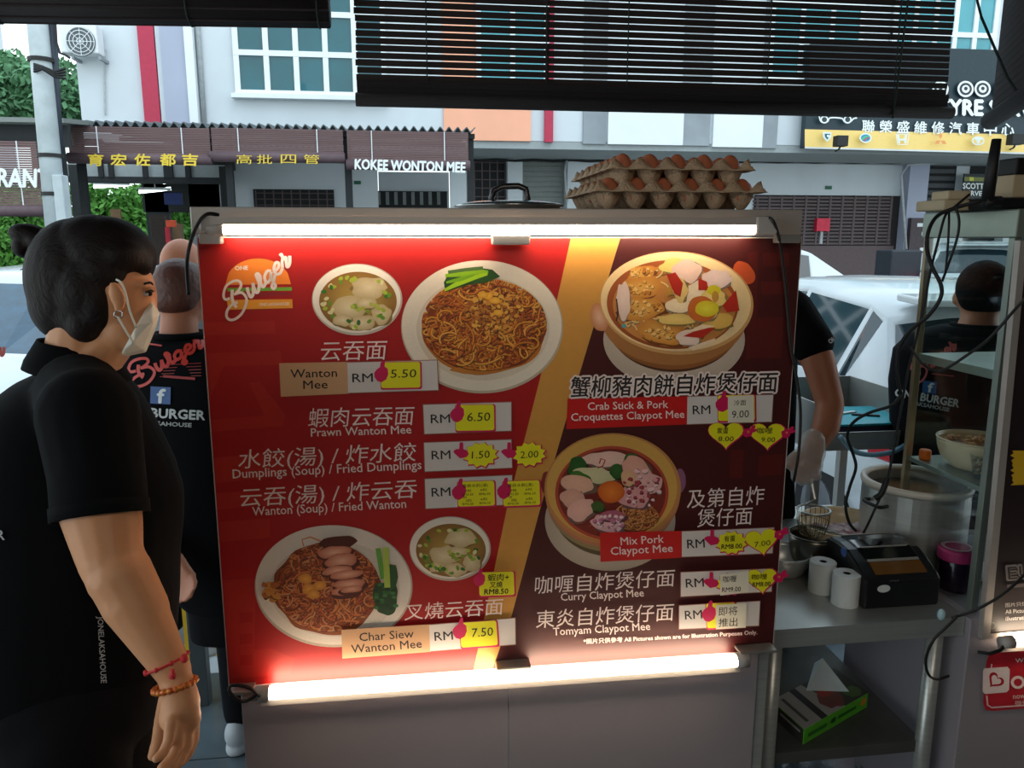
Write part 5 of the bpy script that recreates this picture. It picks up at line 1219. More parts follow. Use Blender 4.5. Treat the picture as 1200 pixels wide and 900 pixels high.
# plate with crumpled tissue and golden piece, jar with pink lid
pl = PZ(1131, 618, ZTB); pl.x = XG + 0.10; pl.y = YFa - 0.10
plc = Vector((XG + 0.13, YFa - 0.095, ZTB + 0.0)); pt_ = thing('white_plate', 'white plate with crumpled paper at the bottom of the glass case', 'plate', plc)
q = MB(); q.lathe(plc, [(0.001, 0.0), (0.05, 0.0), (0.075, 0.012), (0.085, 0.018), (0.083, 0.02), (0.05, 0.004), (0.001, 0.004)], 32); q.build('dish', m_paper, pt_, smooth=True)
q = MB(); N = 9; vs = [plc + Vector(((i - 4) * 0.014, (j - 4) * 0.014, 0.022 + 0.03 * abs(noise.noise(Vector((i * 0.6, j * 0.6, 7)))))) for j in range(N) for i in range(N)]
q.add(vs, [(j * N + i, j * N + i + 1, (j + 1) * N + i + 1, (j + 1) * N + i) for j in range(N - 1) for i in range(N - 1)]); o = q.build('crumpled_paper', m_paper); tag(o, 'crumpled white paper lying on the white plate in the case', 'paper')
jc = PZ(1133, 716, ZTB); jc.x = PX(1131, 690, XG - 0.06).x
jc = Vector((XG + 0.052, YN + 0.13, ZTB))
jar = thing('lidded_jar', 'dark jar with a pink screw lid at the bottom of the glass case', 'jar', jc)
q = MB(); q.lathe(jc, [(0.001, 0), (0.036, 0), (0.040, 0.004), (0.040, 0.078), (0.034, 0.086), (0.001, 0.086)], 32); q.build('body', mat('dark purple jar', (44, 26, 48), 0.2, coat=0.4), jar, smooth=True)
q = MB(); q.lathe(jc, [(0.043, 0.080), (0.044, 0.084), (0.044, 0.104), (0.041, 0.110), (0.001, 0.110)], 32); q.build('lid', mat('pink lid', (206, 60, 120), 0.35), jar, smooth=False, bevel=0.002)
q = MB(); q.lathe(jc, [(0.028, 0.1102), (0.036, 0.112), (0.030, 0.1125)], 32, closed=True); q.build('lid_ring', mat('pale pink ring', (230, 190, 206), 0.35), jar, smooth=True)
# small pale plug on the cable by the table edge
o = MB(); o.ell(PZ(1103, 720, ZTB + 0.012), (0.009, 0.009, 0.014), 12, 8); tag(o.build('plastic_wrap', mat('pale blue plastic', (180, 214, 222), 0.3), smooth=True), 'small twist of pale plastic at the table edge by the printer', 'wrapper')
# on top of the case: foam pieces, router with antenna
m_foam = mat('cream carton pieces', (196, 178, 148), 0.8, var=0.08)
zt = zTop1
def ontop(name, u0, v0, u1, v1, y, dy, m, lab, cat):
    q = MB(); a0, a1 = PY(u0, v1, y), PY(u1, v0, y); zb_ = a0.z; q.box((a0.x, y, zb_), (a1.x, y + dy, a1.z)); o = q.build(name, m, bevel=0.004); tag(o, lab, cat); return o, zb_
YO = YN + 0.10
a0, a1 = PY(1106, 240, YO), PY(1150, 234, YO)
q = MB(); q.box((a0.x, YO, zt), (a1.x + 0.03, YO + 0.10, a1.z)); tag(q.build('foam_block', m_foam, bevel=0.004), 'lower cream foam block on top of the glass case', 'block')
zfo = a1.z; a0, a1 = PY(1114, 236, YO), PY(1143, 223, YO)
q = MB(); q.box((a0.x, YO + 0.01, zfo), (a1.x, YO + 0.07, a1.z)); tag(q.build('foam_block', m_foam, bevel=0.004), 'smaller cream foam block stacked on the lower one', 'block')
YRo = YN + 0.04
rt_ = thing('wifi_router', 'black router with one thick antenna on top of the glass case', 'router', (PY(1190, 240, YRo).x, YRo, zt))
a0, a1 = PY(1157, 245, YRo), PY(1300, 228, YRo); q = MB(); q.box((a0.x, YRo, zt), (a1.x, YRo + 0.12, zt + 0.026)); q.build('body', m_blk, rt_, bevel=0.006)
q = MB(); pA, pB = PY(1157, 236, YRo - 0.008), PY(1168, 163, YRo - 0.008); q.tube([pA, pA.lerp(pB, 0.5), pB], 0.012, 12, rads=[0.0125, 0.0125, 0.0095]); q.build('antenna', m_blk, rt_, smooth=True)
q = MB(); q.cyl(pA + Vector((-0.008, 0, -0.002)), pA + Vector((0.03, 0, 0.0)), 0.012, n=12); q.build('hinge', m_blk, rt_, smooth=True)
q = MB(); a0, a1 = PY(1186, 227, YRo + 0.02), PY(1240, 205, YRo + 0.02); q.box((a0.x, YRo + 0.02, zt + 0.027), (a1.x, YRo + 0.10, a1.z)); tag(q.build('cardboard_box', m_foam, bevel=0.003), 'pale box on top of the router at the right edge', 'box')
zz_ = a1.z
q = MB(); a0, a1 = PY(1190, 205, YRo + 0.03), PY(1240, 185, YRo + 0.03); q.box((a0.x, YRo + 0.03, zz_), (a1.x, YRo + 0.09, a1.z)); tag(q.build('black_adapter', m_blk, bevel=0.004), 'black adapter on the pale box at the right edge', 'adapter')
# ---- cables around the case
def cab(pts, r_, lab): return cable([P(u, v, t) for u, v, t in pts], r_, lab)
cab([(1150, 235, 1.66), (1122, 243, 1.68), (1100, 252, 1.69), (1089, 268, 1.68), (1086, 290, 1.68), (1092, 312, 1.67), (1103, 335, 1.66), (1101, 352, 1.66), (1086, 372, 1.68), (1066, 388, 1.70), (1053, 410, 1.72), (1051, 438, 1.73), (1056, 462, 1.74)], 0.0042, 'thickest black cable, looping from the router down across the case post')
cab([(1136, 228, 1.70), (1118, 243, 1.70), (1108, 252, 1.685), (1100, 280, 1.685), (1090, 320, 1.69), (1082, 362, 1.70), (1073, 400, 1.72), (1063, 440, 1.74), (1052, 500, 1.76), (1040, 560, 1.78), (1021, 606, 1.80), (1012, 624, 1.84)], 0.0028, 'thin black cable running straight down from the router to the printer')
cab([(1112, 245, 1.70), (1112, 262, 1.685), (1111, 285, 1.69), (1108, 320, 1.70)], 0.0024, 'short thin cable hanging in front of the case top')
cab([(1120, 243, 1.68), (1124, 260, 1.68), (1120, 285, 1.69), (1104, 330, 1.72)], 0.0028, 'short green black cable hanging beside the thin one')
cab([(1215, 335, 1.55), (1190, 362, 1.60), (1160, 396, 1.64), (1135, 415, 1.66), (1112, 430, 1.68), (1098, 435, 1.70), (1080, 425, 1.71), (1066, 405, 1.72)], 0.0032, 'black cable sweeping in from the right edge across the glass side')
cab([(1056, 462, 1.74), (1045, 475, 1.75), (1018, 484, 1.78), (999, 496, 1.80), (993, 512, 1.82), (999, 530, 1.83), (1003, 548, 1.83), (996, 570, 1.84), (991, 592, 1.84), (995, 612, 1.85), (1003, 622, 1.86)], 0.0036, 'black cable curling left of the pot down to the printer')
cab([(1040, 560, 1.785), (1033, 578, 1.785), (1025, 584, 1.79)], 0.007, 'black adaptor knot on the thin cable before the pot')
cab([(1215, 655, 1.50), (1196, 678, 1.55), (1170, 700, 1.60), (1140, 716, 1.64), (1115, 724, 1.66)], 0.003, 'pale edged cable from the right edge down to the table corner')
cab([(1122, 722, 1.64), (1108, 736, 1.64), (1094, 750, 1.65), (1085, 772, 1.67), (1088, 790, 1.70), (1098, 796, 1.72), (1112, 792, 1.73)], 0.003, 'black cable drooping over the table corner')

# ============================================================ far prep counter with the teal tray
YK = P(990, 445, 2.95)
kx0, kx1 = P(905, 470, 2.75).x, P(1062, 470, 2.62).x
kt = thing('prep_sink', 'grey steel open trough on legs behind the cook arm', 'sink', ((kx0 + kx1) / 2, 2.7, 0))
yk0, yk1 = P(1040, 500, 2.50).y, P(1000, 440, 2.95).y
zk1 = P(1010, 440, 2.95).z; zk0 = zk1 - 0.14
for (a, b_) in (((kx0, yk0, zk0), (kx0 + 0.006, yk1, zk1)), ((kx1 - 0.006, yk0, zk0), (kx1, yk1, zk1)), ((kx0, yk1 - 0.006, zk0), (kx1, yk1, zk1)), ((kx0, yk0, zk0), (kx1, yk0 + 0.006, zk0 + 0.04))):
    q = MB(); q.box(a, b_); q.build('wall', m_steel2, kt, bevel=0.001)
q = MB(); q.box((kx0, yk0, zk0 - 0.02), (kx1, yk1, zk0)); q.build('bottom', m_steel2, kt)
for x in (kx0 + 0.01, kx1 - 0.04):
    for y in (yk0 + 0.01, yk1 - 0.04): q = MB(); q.box((x, y, 0), (x + 0.03, y + 0.03, zk0 - 0.02)); q.build('leg', m_steel2, kt)
q = MB(); q.box((kx0, yk0 + 0.01, 0.55), (kx1, yk1 - 0.01, 0.57)); q.build('shelf', m_steel2, kt)
tl = thing('teal_tray', 'teal plastic tray holding cutlery in the steel trough', 'tray', ((kx0 + kx1) / 2 + 0.05, (yk0 + yk1) / 2 - 0.05, zk0))
tc = Vector(tl.location); m_tealp = mat('teal plastic', (20, 160, 176), 0.35)
q = MB(); q.box(tc + Vector((-0.15, -0.12, 0)), tc + Vector((0.15, 0.12, 0.045))); q.build('base', mat('dark tray base', (40, 34, 60), 0.4), tl, bevel=0.004)
q = MB(); q.box(tc + Vector((-0.16, -0.13, 0.046)), tc + Vector((0.16, 0.13, 0.054))); q.build('rim', m_tealp, tl, bevel=0.003)
for i, (dx, dy, rz) in enumerate(((-0.02, 0.02, 0.3), (0.03, -0.02, -0.4), (-0.08, -0.03, 0.8))):
    q = MB(); q.box(tc + Vector((dx - 0.045, dy - 0.008, 0.054)), tc + Vector((dx + 0.045, dy + 0.008, 0.060)), rz=rz); tag(q.build('utensil', mat('white utensil', (220, 222, 222), 0.4) if i != 1 else m_blk, bevel=0.002), ('short white utensil at the centre of the teal tray', 'short black utensil on the teal tray', 'short white utensil at the left of the teal tray')[i], 'utensil')
cab([(985, 512, 2.3), (1000, 528, 2.35), (1020, 533, 2.4), (1045, 530, 2.45), (1060, 522, 2.5)], 0.008, 'pale blue hose behind the stock pot').data.materials[0] = mat('pale blue hose', (130, 176, 200), 0.4)
# ============================================================ cars
m_carw = mat('white car paint', (196, 202, 205), 0.25, var=0.02, coat=0.6)
m_carg = mat('dark car glass', (22, 40, 48), 0.06, var=0.2, coat=0.6)
m_tyre = mat('tyre rubber', (24, 24, 26), 0.8); m_hub = mat('alloy wheel', (150, 152, 156), 0.3, metal=0.8)
m_tail = mat('red tail lamp', (170, 20, 30), 0.2, coat=0.5); m_taill = mat('lit red tail lamp', (255, 40, 50), 0.3, emit=3); m_head = mat('headlamp glass', (190, 200, 206), 0.1, coat=0.6)
m_trim = mat('black car trim', (26, 28, 30), 0.5)
def car(lab, x, y, ang, body=m_carw, glass=m_carg, lit=False, L=3.9, W_=1.66, Hc=1.47, group=None, z0_=-0.06):
    """nose towards +x of its own frame; x,y = centre of the rear bumper on the ground, ang = heading"""
    t = thing('car', lab, 'car', (x, y, z0_), group)
    st = [(0.00, .52, .90, .66), (0.06, .30, .98, .90), (0.16, .22, 1.03, 1.03), (0.52, .18, 1.0, Hc - .10), (0.66, .18, .98, Hc - .04), (1.35, .18, .96, Hc), (2.0, .18, .95, Hc - .02), (2.25, .18, .95, Hc - .06), (2.92, .18, .97, 1.00), (3.05, .18, .96, .97), (3.60, .20, .93, .80), (3.82, .26, .84, .66), (3.90, .40, .74, .52)]
    hw = [.74, .80, .82, .83, .83, .83, .83, .83, .83, .83, .81, .76, .64]
    rings = []
    for (xs, zb_, zbelt, zt_), w2 in zip(st, hw):
        s_ = W_ / 1.66; w2 *= s_; cab_ = zt_ - zbelt
        rw = w2 * (0.76 if cab_ > 0.3 else 0.97 - 0.6 * max(0, cab_)); zbelt_ = min(zbelt, zt_ - 0.005)
        zm_ = (zb_ + zbelt_) / 2
        R_ = [(0, zb_), (w2 * .9, zb_), (w2, zm_), (w2 * .985, zbelt_), (rw, zt_ - min(0.05, max(.004, cab_ * .12))), (rw * .55, zt_ - 0.002), (0, zt_ + 0.008)]
        pts = [(xs * L / 3.9, yy, zz) for yy, zz in R_] + [(xs * L / 3.9, -yy, zz) for yy, zz in R_[-2:0:-1]]
        rings.append([Vector(p) for p in pts])
    M = Matrix.Translation((x, y, z0_)) @ Matrix.Rotation(ang, 4, 'Z')
    q = MB(); n = len(rings[0])
    q.loft([[M @ p for p in r] for r in rings])
    # face order: segment i, quad j ; j=3 and n-4 are the side windows, roof strip j=4..n-5
    fi = 0
    for i in range(len(rings) - 1):
        for j in range(n):
            m_ = 0
            if j in (3, n - 4) and 3 <= i <= 6: m_ = 1
            if 4 <= j <= n - 5:
                if i == 2: m_ = 2
                if i == 7: m_ = 3
            q.fm[fi] = m_; fi += 1
    o = q.build('body', [body, glass, glass, glass], t, smooth=True)
    # pillars and frames: inset each glazing face
    bm = bmesh.new(); bm.from_mesh(o.data)
    for mi, th in ((1, 0.035), (2, 0.05), (3, 0.05)):
        fs = [f for f in bm.faces if f.material_index == mi]
        if mi == 1:
            grp = [[f] for f in fs]
            xs_ = {}
        else: grp = [fs]
        for g in grp:
            r_ = bmesh.ops.inset_region(bm, faces=g, thickness=th, depth=-0.012)
            for f in r_['faces']: f.material_index = 0
    bm.to_mesh(o.data); bm.free()
    # split the glazing off into its own parts
    for mi, nm in ((1, 'side_window'), (2, 'rear_window'), (3, 'windscreen')):
        vs = []; fs = []; mp = {}
        for p in o.data.polygons:
            if p.material_index == mi:
                f = []
                for k in p.vertices:
                    if k not in mp: mp[k] = len(vs); vs.append(o.data.vertices[k].co + Vector(t.location))
                    f.append(mp[k])
                fs.append(f)
        if not fs: continue
        if nm == 'side_window':
            for f in fs: qq = MB(); qq.add([vs[k] for k in f], [tuple(range(len(f)))]); qq.build(nm, glass, t)
        else: qq = MB(); qq.add(vs, fs); qq.build(nm, glass, t)
    bm = bmesh.new(); bm.from_mesh(o.data); bmesh.ops.delete(bm, geom=[f for f in bm.faces if f.material_index > 0], context='FACES'); bm.to_mesh(o.data); bm.free()
    T = lambda px, py, pz: M @ Vector((px * L / 3.9, py * W_ / 1.66, pz))
    for px in (0.68, 3.12):
        for py in (-0.80, 0.80):
            c0, c1 = T(px, py * 0.80, 0.29), T(px, py * 1.02, 0.29)
            q = MB(); q.cyl(c0, c1, 0.29, n=24); w_ = q.build('wheel', m_tyre, t, bevel=0.02)
            q = MB(); q.cyl(c1, T(px, py * 1.03, 0.29), 0.18, n=16); q.build('hubcap', m_hub, w_)
    for py in (-1, 1):
        q = MB(); q.prism([T(.055, py * .80, .72), T(.22, py * .835, .72), T(.30, py * .835, .98), T(.10, py * .81, 1.0)], T(0, -py * .10, 0) - T(0, 0, 0)); q.build('tail_lamp', m_taill if lit else m_tail, t, bevel=0.01)
        q = MB(); q.prism([T(3.84, py * .70, .60), T(3.50, py * .80, .70), T(3.48, py * .79, .78), T(3.74, py * .68, .72)], T(0, -py * .16, 0) - T(0, 0, 0)); q.build('headlamp', m_head, t, bevel=0.01)
        q = MB(); q.ell(T(2.60, py * .93, 1.02), (0.07, 0.10, 0.065), 12, 8, Matrix.Rotation(ang, 3, 'Z')); q.tube([T(2.6, py * .80, .98), T(2.6, py * .90, 1.0)], 0.02, 6); q.build('wing_mirror', body, t, smooth=True)
        q = MB(); q.box((1.30, 0, .84), (1.46, .02, .87))
        q.v = [T(v_.x, py * .828 + (v_.y if py > 0 else -v_.y), v_.z) for v_ in q.v]; q.build('door_handle', body, t, bevel=0.004)
        for dx in (1.10, 2.12):
            q = MB(); q.tube([T(dx, py * .832, .30), T(dx - .02, py * .838, .60), T(dx - .02, py * .822, .94)], 0.004, 4); q.build('door_gap', m_trim, t)
    q = MB(); q.prism([T(0.60, -.55, Hc - .07), T(0.60, .55, Hc - .07), T(0.38, .52, Hc - .085), T(0.38, -.52, Hc - .085)], (0, 0, 0.035)); q.build('spoiler', body, t, bevel=0.01)
    q = MB(); q.prism([T(-.012, -.26, .52), T(-.012, .26, .52), T(-.012, .26, .64), T(-.012, -.26, .64)], T(.02, 0, 0) - T(0, 0, 0)); q.build('number_plate', m_trim, t)
    q = MB(); q.box((-0.02, -.70, .30), (.05, .70, .40)); q.v = [T(v_.x, v_.y, v_.z) for v_ in q.v]; q.build('bumper_trim', m_trim, t)
    return t
cw = P(1290, 430, 3.15); car('white hatchback parked nose away just behind the prep sink', cw.x, cw.y, R(86), Hc=1.44, group='parked white cars')
cw = P(1092, 330, 9.0); car('white car further back, bonnet pointing right beyond the white hatchback', cw.x - 4.4, cw.y + 0.1, R(-2), group='parked white cars', Hc=1.62, L=4.4, W_=1.8)
cw = P(17, 330, 5.2); car('white car with a dark blue windscreen behind the woman at the left', cw.x + 0.28, cw.y + 2.0, R(-98), glass=mat('blue car glass', (24, 62, 84), 0.08, var=0.3, coat=0.5), group='parked white cars')
cw = P(1150, 300, 13.2); car('silver white car with glowing red tail lamps seen through the glass case', cw.x, cw.y, R(55), body=mat('silver car paint', (170, 178, 184), 0.25, coat=0.6), lit=True, Hc=1.62, W_=1.7, L=4.0, group='parked white cars')
# dark bin by the brown gate
bp_ = PY(1060, 318, 13.0); q = MB(); q.box((bp_.x - 0.28, 13.0, -0.06), (bp_.x + 0.32, 13.5, bp_.z + 0.0 + 0.38)); tag(q.build('dark_bin', mat('dark navy bin', (28, 34, 44), 0.5), bevel=0.03), 'dark navy bin in front of the gate pillar', 'bin')

# ============================================================ people
m_skin = mat('tan skin', (206, 146, 104), 0.5, var=0.06, scale=14, sss=0.08, bump=0.05, bscale=120)
m_skin2 = mat('brown skin', (176, 112, 82), 0.5, var=0.06, scale=14, sss=0.08)
m_hair = mat('black brown hair', (24, 15, 13), 0.6, var=0.3, scale=10, stretch=(1, 8, 1), bump=0.3, bscale=60, spec=0.25)
m_hairb = mat('reddish brown hair', (84, 46, 34), 0.5, var=0.25, scale=20, bump=0.4)
m_shirt = mat('black polo cotton', (11, 12, 15), 0.95, var=0.15, scale=6, bump=0.25, bscale=9, spec=0.15)
m_shirt2 = mat('black tee cotton', (13, 13, 16), 0.95, var=0.15, scale=6, bump=0.25, bscale=11, spec=0.15)
m_trou = mat('dark trousers', (15, 15, 18), 0.95, spec=0.15, bump=0.2, bscale=14)
m_mask = mat('white face mask', (222, 218, 206), 0.7, var=0.03, bump=0.05)
m_shoe = mat('white grey shoe', (170, 174, 178), 0.6)
Fh = Vector((_F.x, _F.y, 0)).normalized()
def frame(a):   # facing direction turned a degrees away from the picture's right
    fw = _RT * math.cos(R(a)) + Fh * math.sin(R(a)); sd = _RT * math.sin(R(a)) - Fh * math.cos(R(a))
    return fw, sd
def basis(fw, sd, tilt=0):
    up = Vector((0, 0, 1)); f2 = fw * math.cos(R(tilt)) - up * math.sin(R(tilt)); u2 = up * math.cos(R(tilt)) + fw * math.sin(R(tilt))
    return Matrix((f2, sd, u2)).transposed()
def eringp(c, fw, sd, rf, rs, n=24, pw=2.3):
    out = []
    for i in range(n):
        t = 2 * math.pi * i / n; ct, st_ = math.cos(t), math.sin(t)
        out.append(Vector(c) + fw * (rf * math.copysign(abs(ct) ** (2 / pw), ct)) + sd * (rs * math.copysign(abs(st_) ** (2 / pw), st_)))
    return out
def limb(q, pts):
    for (a, ra), (b, rb) in zip(pts[:-1], pts[1:]): q.rc(a, ra, b, rb)
def decal(target, t0):
    me = target.data; off = Vector((0, 0, 0)); p = target.parent
    while p is not None: off = off + Vector(p.location); p = p.parent
    bvh = BVHTree.FromPolygons([v.co + off for v in me.vertices], [tuple(p.vertices) for p in me.polygons])
    def f(u, v, k):
        d = ray(u, v).normalized(); h = bvh.ray_cast(CAM, d)
        if h[0] is None: return P(u, v, t0)
        nn = h[1] if h[1].dot(d) < 0 else -h[1]
        return h[0] + nn * (0.0022 + k)
    return f
def shoe(par, c, fw, m=m_shoe):
    q = MB(); s_ = Vector((-fw.y, fw.x, 0)); B = Matrix((fw, s_, Vector((0, 0, 1)))).transposed()
    q.ell(Vector(c) + fw * 0.05 + Vector((0, 0, 0.045)), (0.13, 0.047, 0.04), 16, 10, B); q.ell(Vector(c) - fw * 0.03 + Vector((0, 0, 0.06)), (0.055, 0.042, 0.05), 14, 8, B)
    q.loft([[p + Vector((0, 0, z_)) for p in eringp(Vector(c) + fw * 0.05, fw, s_, 0.135, 0.05)] for z_ in (0.001, 0.022)])
    o = q.build('shoe', m, par, remesh=0.008, sm_it=3); return o
def fingers(q, chains):
    for ch in chains: limb(q, ch)

# ---- the woman in the foreground
fw, sd = frame(22); tH = 1.30
wm = thing('person', 'woman with a dark hair bun, white face mask and black polo in the left foreground', 'person', (P(90, 500, tH).x, P(90, 500, tH).y, 0))
HB = basis(fw, sd, 6)
q = MB()
q.ell(P(104, 326, tH), (0.088, 0.072, 0.102), 24, 16, HB); q.ell(P(136, 350, tH), (0.064, 0.064, 0.085), 24, 16, HB); q.ell(P(146, 385, tH), (0.044, 0.050, 0.044), 20, 14, HB)
q.rc(P(176, 350, tH), 0.008, P(178, 366, tH), 0.011); q.ell(P(168, 333, tH), (0.018, 0.045, 0.012), 14, 8, HB)
q.rc(P(102, 375, tH), 0.056, P(92, 450, tH + .02), 0.060); q.rc(P(132, 395, tH), 0.040, P(110, 420, tH), 0.045)
ec = P(142, 343, tH) + sd * 0.076
q.ell(ec, (0.012, 0.010, 0.0235), 14, 10, basis(fw, sd, -12)); q.rc(ec + Vector((0, 0, -.016)), 0.007, ec + Vector((0, 0, -.024)), 0.006)
ts = [Vector(P(107, 500, 1.175)), Vector(P(119, 600, 1.135)), Vector(P(129, 652, 1.125)), Vector(P(156, 706, 1.12)), Vector(P(203, 786, 1.115))]
limb(q, list(zip(ts, (0.050, 0.056, 0.0455, 0.043, 0.0255))))
q.rc(P(140, 674, 1.12), 0.046, P(165, 716, 1.12), 0.040)
# far arm, hanging on her other side
limb(q, [(P(110, 480, 1.50), 0.06), (P(128, 640, 1.52), 0.045), (P(150, 780, 1.50), 0.027), (P(155, 830, 1.50), 0.03)])
for z_, rf, rs in ((0,0,0),): pass
q.loft([eringp(P(95, 470, 1.33), fw, sd, 0.07, 0.10), eringp(P(82, 600, 1.33), fw, sd, 0.15, 0.15), eringp(P(80, 800, 1.35), fw, sd, 0.15, 0.15)])
limb(q, [(P(100, 850, 1.28), 0.09), (Vector((P(100, 850, 1.28).x, P(100, 850, 1.28).y, 0.45)), 0.055), (Vector((P(100, 850, 1.28).x, P(100, 850, 1.28).y, 0.09)), 0.038)])
# hand
kn = Vector(P(207, 800, 1.113))
q.rc(kn, 0.024, P(213, 825, 1.112), 0.026); q.rc(P(205, 826, 1.108), 0.020, P(203, 842, 1.105), 0.020); q.rc(P(216, 826, 1.116), 0.021, P(221, 842, 1.118), 0.018)
fingers(q, [
    [(P(226, 842, 1.126), .0100), (P(227, 866, 1.134), .0090), (P(219, 886, 1.126), .0080), (P(209, 896, 1.112), .0070)],
    [(P(218, 846, 1.112), .0102), (P(219, 873, 1.116), .0092), (P(210, 891, 1.104), .0082), (P(199, 900, 1.090), .0072)],
    [(P(208, 848, 1.098), .0102), (P(208, 874, 1.098), .0092), (P(199, 892, 1.084), .0082), (P(189, 900, 1.070), .0072)],
    [(P(200, 846, 1.084), .0094), (P(198, 868, 1.080), .0084), (P(191, 883, 1.068), .0076), (P(183, 889, 1.058), .0068)],
    [(P(196, 818, 1.124), .0125), (P(189, 845, 1.142), .0106), (P(185, 868, 1.150), .0094), (P(179, 886, 1.150), .0082)]])
wb_ = q.build('body', m_skin, wm, remesh=0.0038, sm_it=4)
q = MB()
for (u, v, ru, rv, dd, rs) in ((93, 330, 57, 73, 0, .079), (124, 301, 55, 47, 0, .078), (112, 292, 50, 40, 0, .076), (76, 355, 38, 46, 0, .068), (72, 318, 38, 44, 0, .07)):
    q.ell(P(u, v, tH + dd), (ru * tH / 900, rs, rv * tH / 900), 24, 16, basis(fw, sd, 0))
q.ell(P(104, 340, tH) + sd * .042, (.050, .042, .066), 20, 14); q.ell(P(122, 318, tH) + sd * .040, (.044, .042, .042), 20, 14); q.ell(P(92, 366, tH) + sd * .030, (.040, .036, .040), 20, 14); q.ell(P(116, 352, tH) + sd * .052, (.032, .026, .050), 20, 14); q.ell(P(104, 376, tH) + sd * .040, (.032, .030, .034), 20, 14); q.ell(P(128, 322, tH) + sd * .052, (.034, .024, .022), 20, 14)
q.ell(P(143, 300, tH) + sd * .030, (.042, .045, .034), 20, 14); q.rc(P(163, 300, tH), 0.022, P(168, 312, tH) + sd * .02, 0.016); q.ell(P(110, 340, tH) - sd * .040, (.050, .042, .070), 20, 14)
q.rc(P(62, 290, tH), 0.030, P(44, 283, tH), 0.024)
wh = q.build('hair', m_hair, wm, remesh=0.0045, sm_it=4)
q = MB()
q.ell(P(36, 275, tH), (0.034, 0.030, 0.018), 16, 10, basis(fw, sd, 12)); q.ell(P(29, 289, tH), (0.019, 0.026, 0.020), 16, 10); q.ell(P(48, 283, tH), (0.024, 0.03, 0.02), 16, 10); q.ell(P(24, 277, tH), (0.014, 0.022, 0.014), 14, 8)
q.build('hair_bun', m_hair, wh, remesh=0.004, sm_it=3)
q = MB()
for (a, b_) in (((30, 300), (27, 310)), ((48, 302), (38, 316)), ((56, 304), (30, 312)), ((52, 306), (24, 316)), ((62, 382), (54, 396)), ((52, 375), (47, 388))): q.tube(catmull([P(*a, tH), P((a[0] + b_[0]) / 2 + 2, (a[1] + b_[1]) / 2, tH - .01), P(*b_, tH)], 4), 0.0009, 4)
q.build('loose_strands', m_hair, wh)
# mask
hull = bmesh.new()
for (u, v, s_) in ((177, 350, 0), (187, 367, 0), (184, 382, 0), (171, 413, 0), (146, 418, 0), (180, 357, .022), (181, 374, .034), (162, 379, .050), (159, 397, .052), (144, 411, .044), (168, 408, .022), (180, 357, -.022), (181, 374, -.034), (162, 379, -.050), (159, 397, -.052), (144, 411, -.044), (168, 408, -.022)):
    hull.verts.new(P(u, v, tH) + sd * s_ - Vector(wm.location))
bmesh.ops.convex_hull(hull, input=hull.verts); me = bpy.data.meshes.new('face_mask'); hull.to_mesh(me); hull.free(); me.materials.append(m_mask)
mo = bpy.data.objects.new('face_mask', me); COL.objects.link(mo); mo.parent = wm; bv = mo.modifiers.new('b', 'BEVEL'); bv.width = 0.003; bv.segments = 3; mo['label'] = 'white folded face mask'
q = MB(); q.tube(catmull([P(162, 380, tH) + sd * .051, P(156, 360, tH) + sd * .070, P(151, 338, tH) + sd * .078, P(147, 328, tH) + sd * .086, P(142, 325, tH) + sd * .082], 5), 0.0019, 6)
q.tube(catmull([P(159, 397, tH) + sd * .053, P(150, 380, tH) + sd * .068, P(143, 366, tH) + sd * .078], 5), 0.0019, 6); q.build('ear_loops', m_mask, mo, smooth=True)
q = MB(); c = ec + Vector((0, 0, -.030)) + sd * .004; q.tube([c + fw * (.006 * math.cos(s_)) + Vector((0, 0, .006 * math.sin(s_))) for s_ in [2 * math.pi * i / 14 for i in range(14)]], .0013, 6, closed=True); q.build('earring', mat('silver', (210, 210, 214), 0.2, metal=1), wm, smooth=True)
q = MB()
for sg in (1, -1): q.ell(P(173, 343, tH) + sd * (.022 * sg), (.0075, .008, .0045), 14, 8, HB)
eye = q.build('eyes', mat('eye white', (216, 210, 204), 0.2), wm, smooth=True); tag(eye, kind=None)
q = MB()
for sg in (1, -1): q.ell(P(176, 343, tH) + sd * (.023 * sg), (.0048, .0048, .0044), 10, 8, HB); q.tube(catmull([P(180, 341, tH) + sd * (.014 * sg), P(177.5, 339, tH) + sd * (.026 * sg), P(172, 341, tH) + sd * (.036 * sg)], 4), 0.0016, 5)
q.build('irises', m_hair, wm, smooth=True)
q = MB()
for sg in (1, -1): q.tube(catmull([P(179, 333, tH) + sd * (.012 * sg), P(177, 330, tH) + sd * (.028 * sg), P(171, 331, tH) + sd * (.042 * sg)], 4), 0.0020, 6)
q.build('eyebrows', m_hair, wm, smooth=True)
# polo shirt
q = MB(); rr = []
for (v, ul, ur, rs) in ((436, 46, 128, .085), (448, 20, 146, .125), (462, 2, 157, .152), (480, -14, 167, .165), (520, -30, 186, .172), (556, -38, 202, .176), (588, -42, 211, .178), (620, -42, 211, .178), (660, -44, 207, .176), (710, -46, 206, .178), (770, -46, 202, .180), (830, -42, 195, .182), (900, -40, 190, .182), (960, -38, 188, .18), (1040, -34, 184, .178)):
    rr.append(eringp(P((ul + ur) / 2, v, 1.335), fw, sd, (ur - ul) / 2 * 1.335 / 900 * 0.96, rs, 32))
q.loft(rr)
q.rc(P(92, 462, 1.26), 0.068, P(106, 486, 1.185), 0.073); q.rc(P(104, 486, 1.18), 0.074, P(115, 560, 1.145), 0.066)
tube_end = [P(115, 560, 1.145), P(118, 606, 1.135)]; q.cyl(tube_end[0], tube_end[1], 0.066, 0.0655, 24)
q.rc(P(108, 470, 1.44), 0.066, P(112, 560, 1.50), 0.06)
ws = q.build('polo_shirt', m_shirt, wm, remesh=0.0065, sm_it=4)
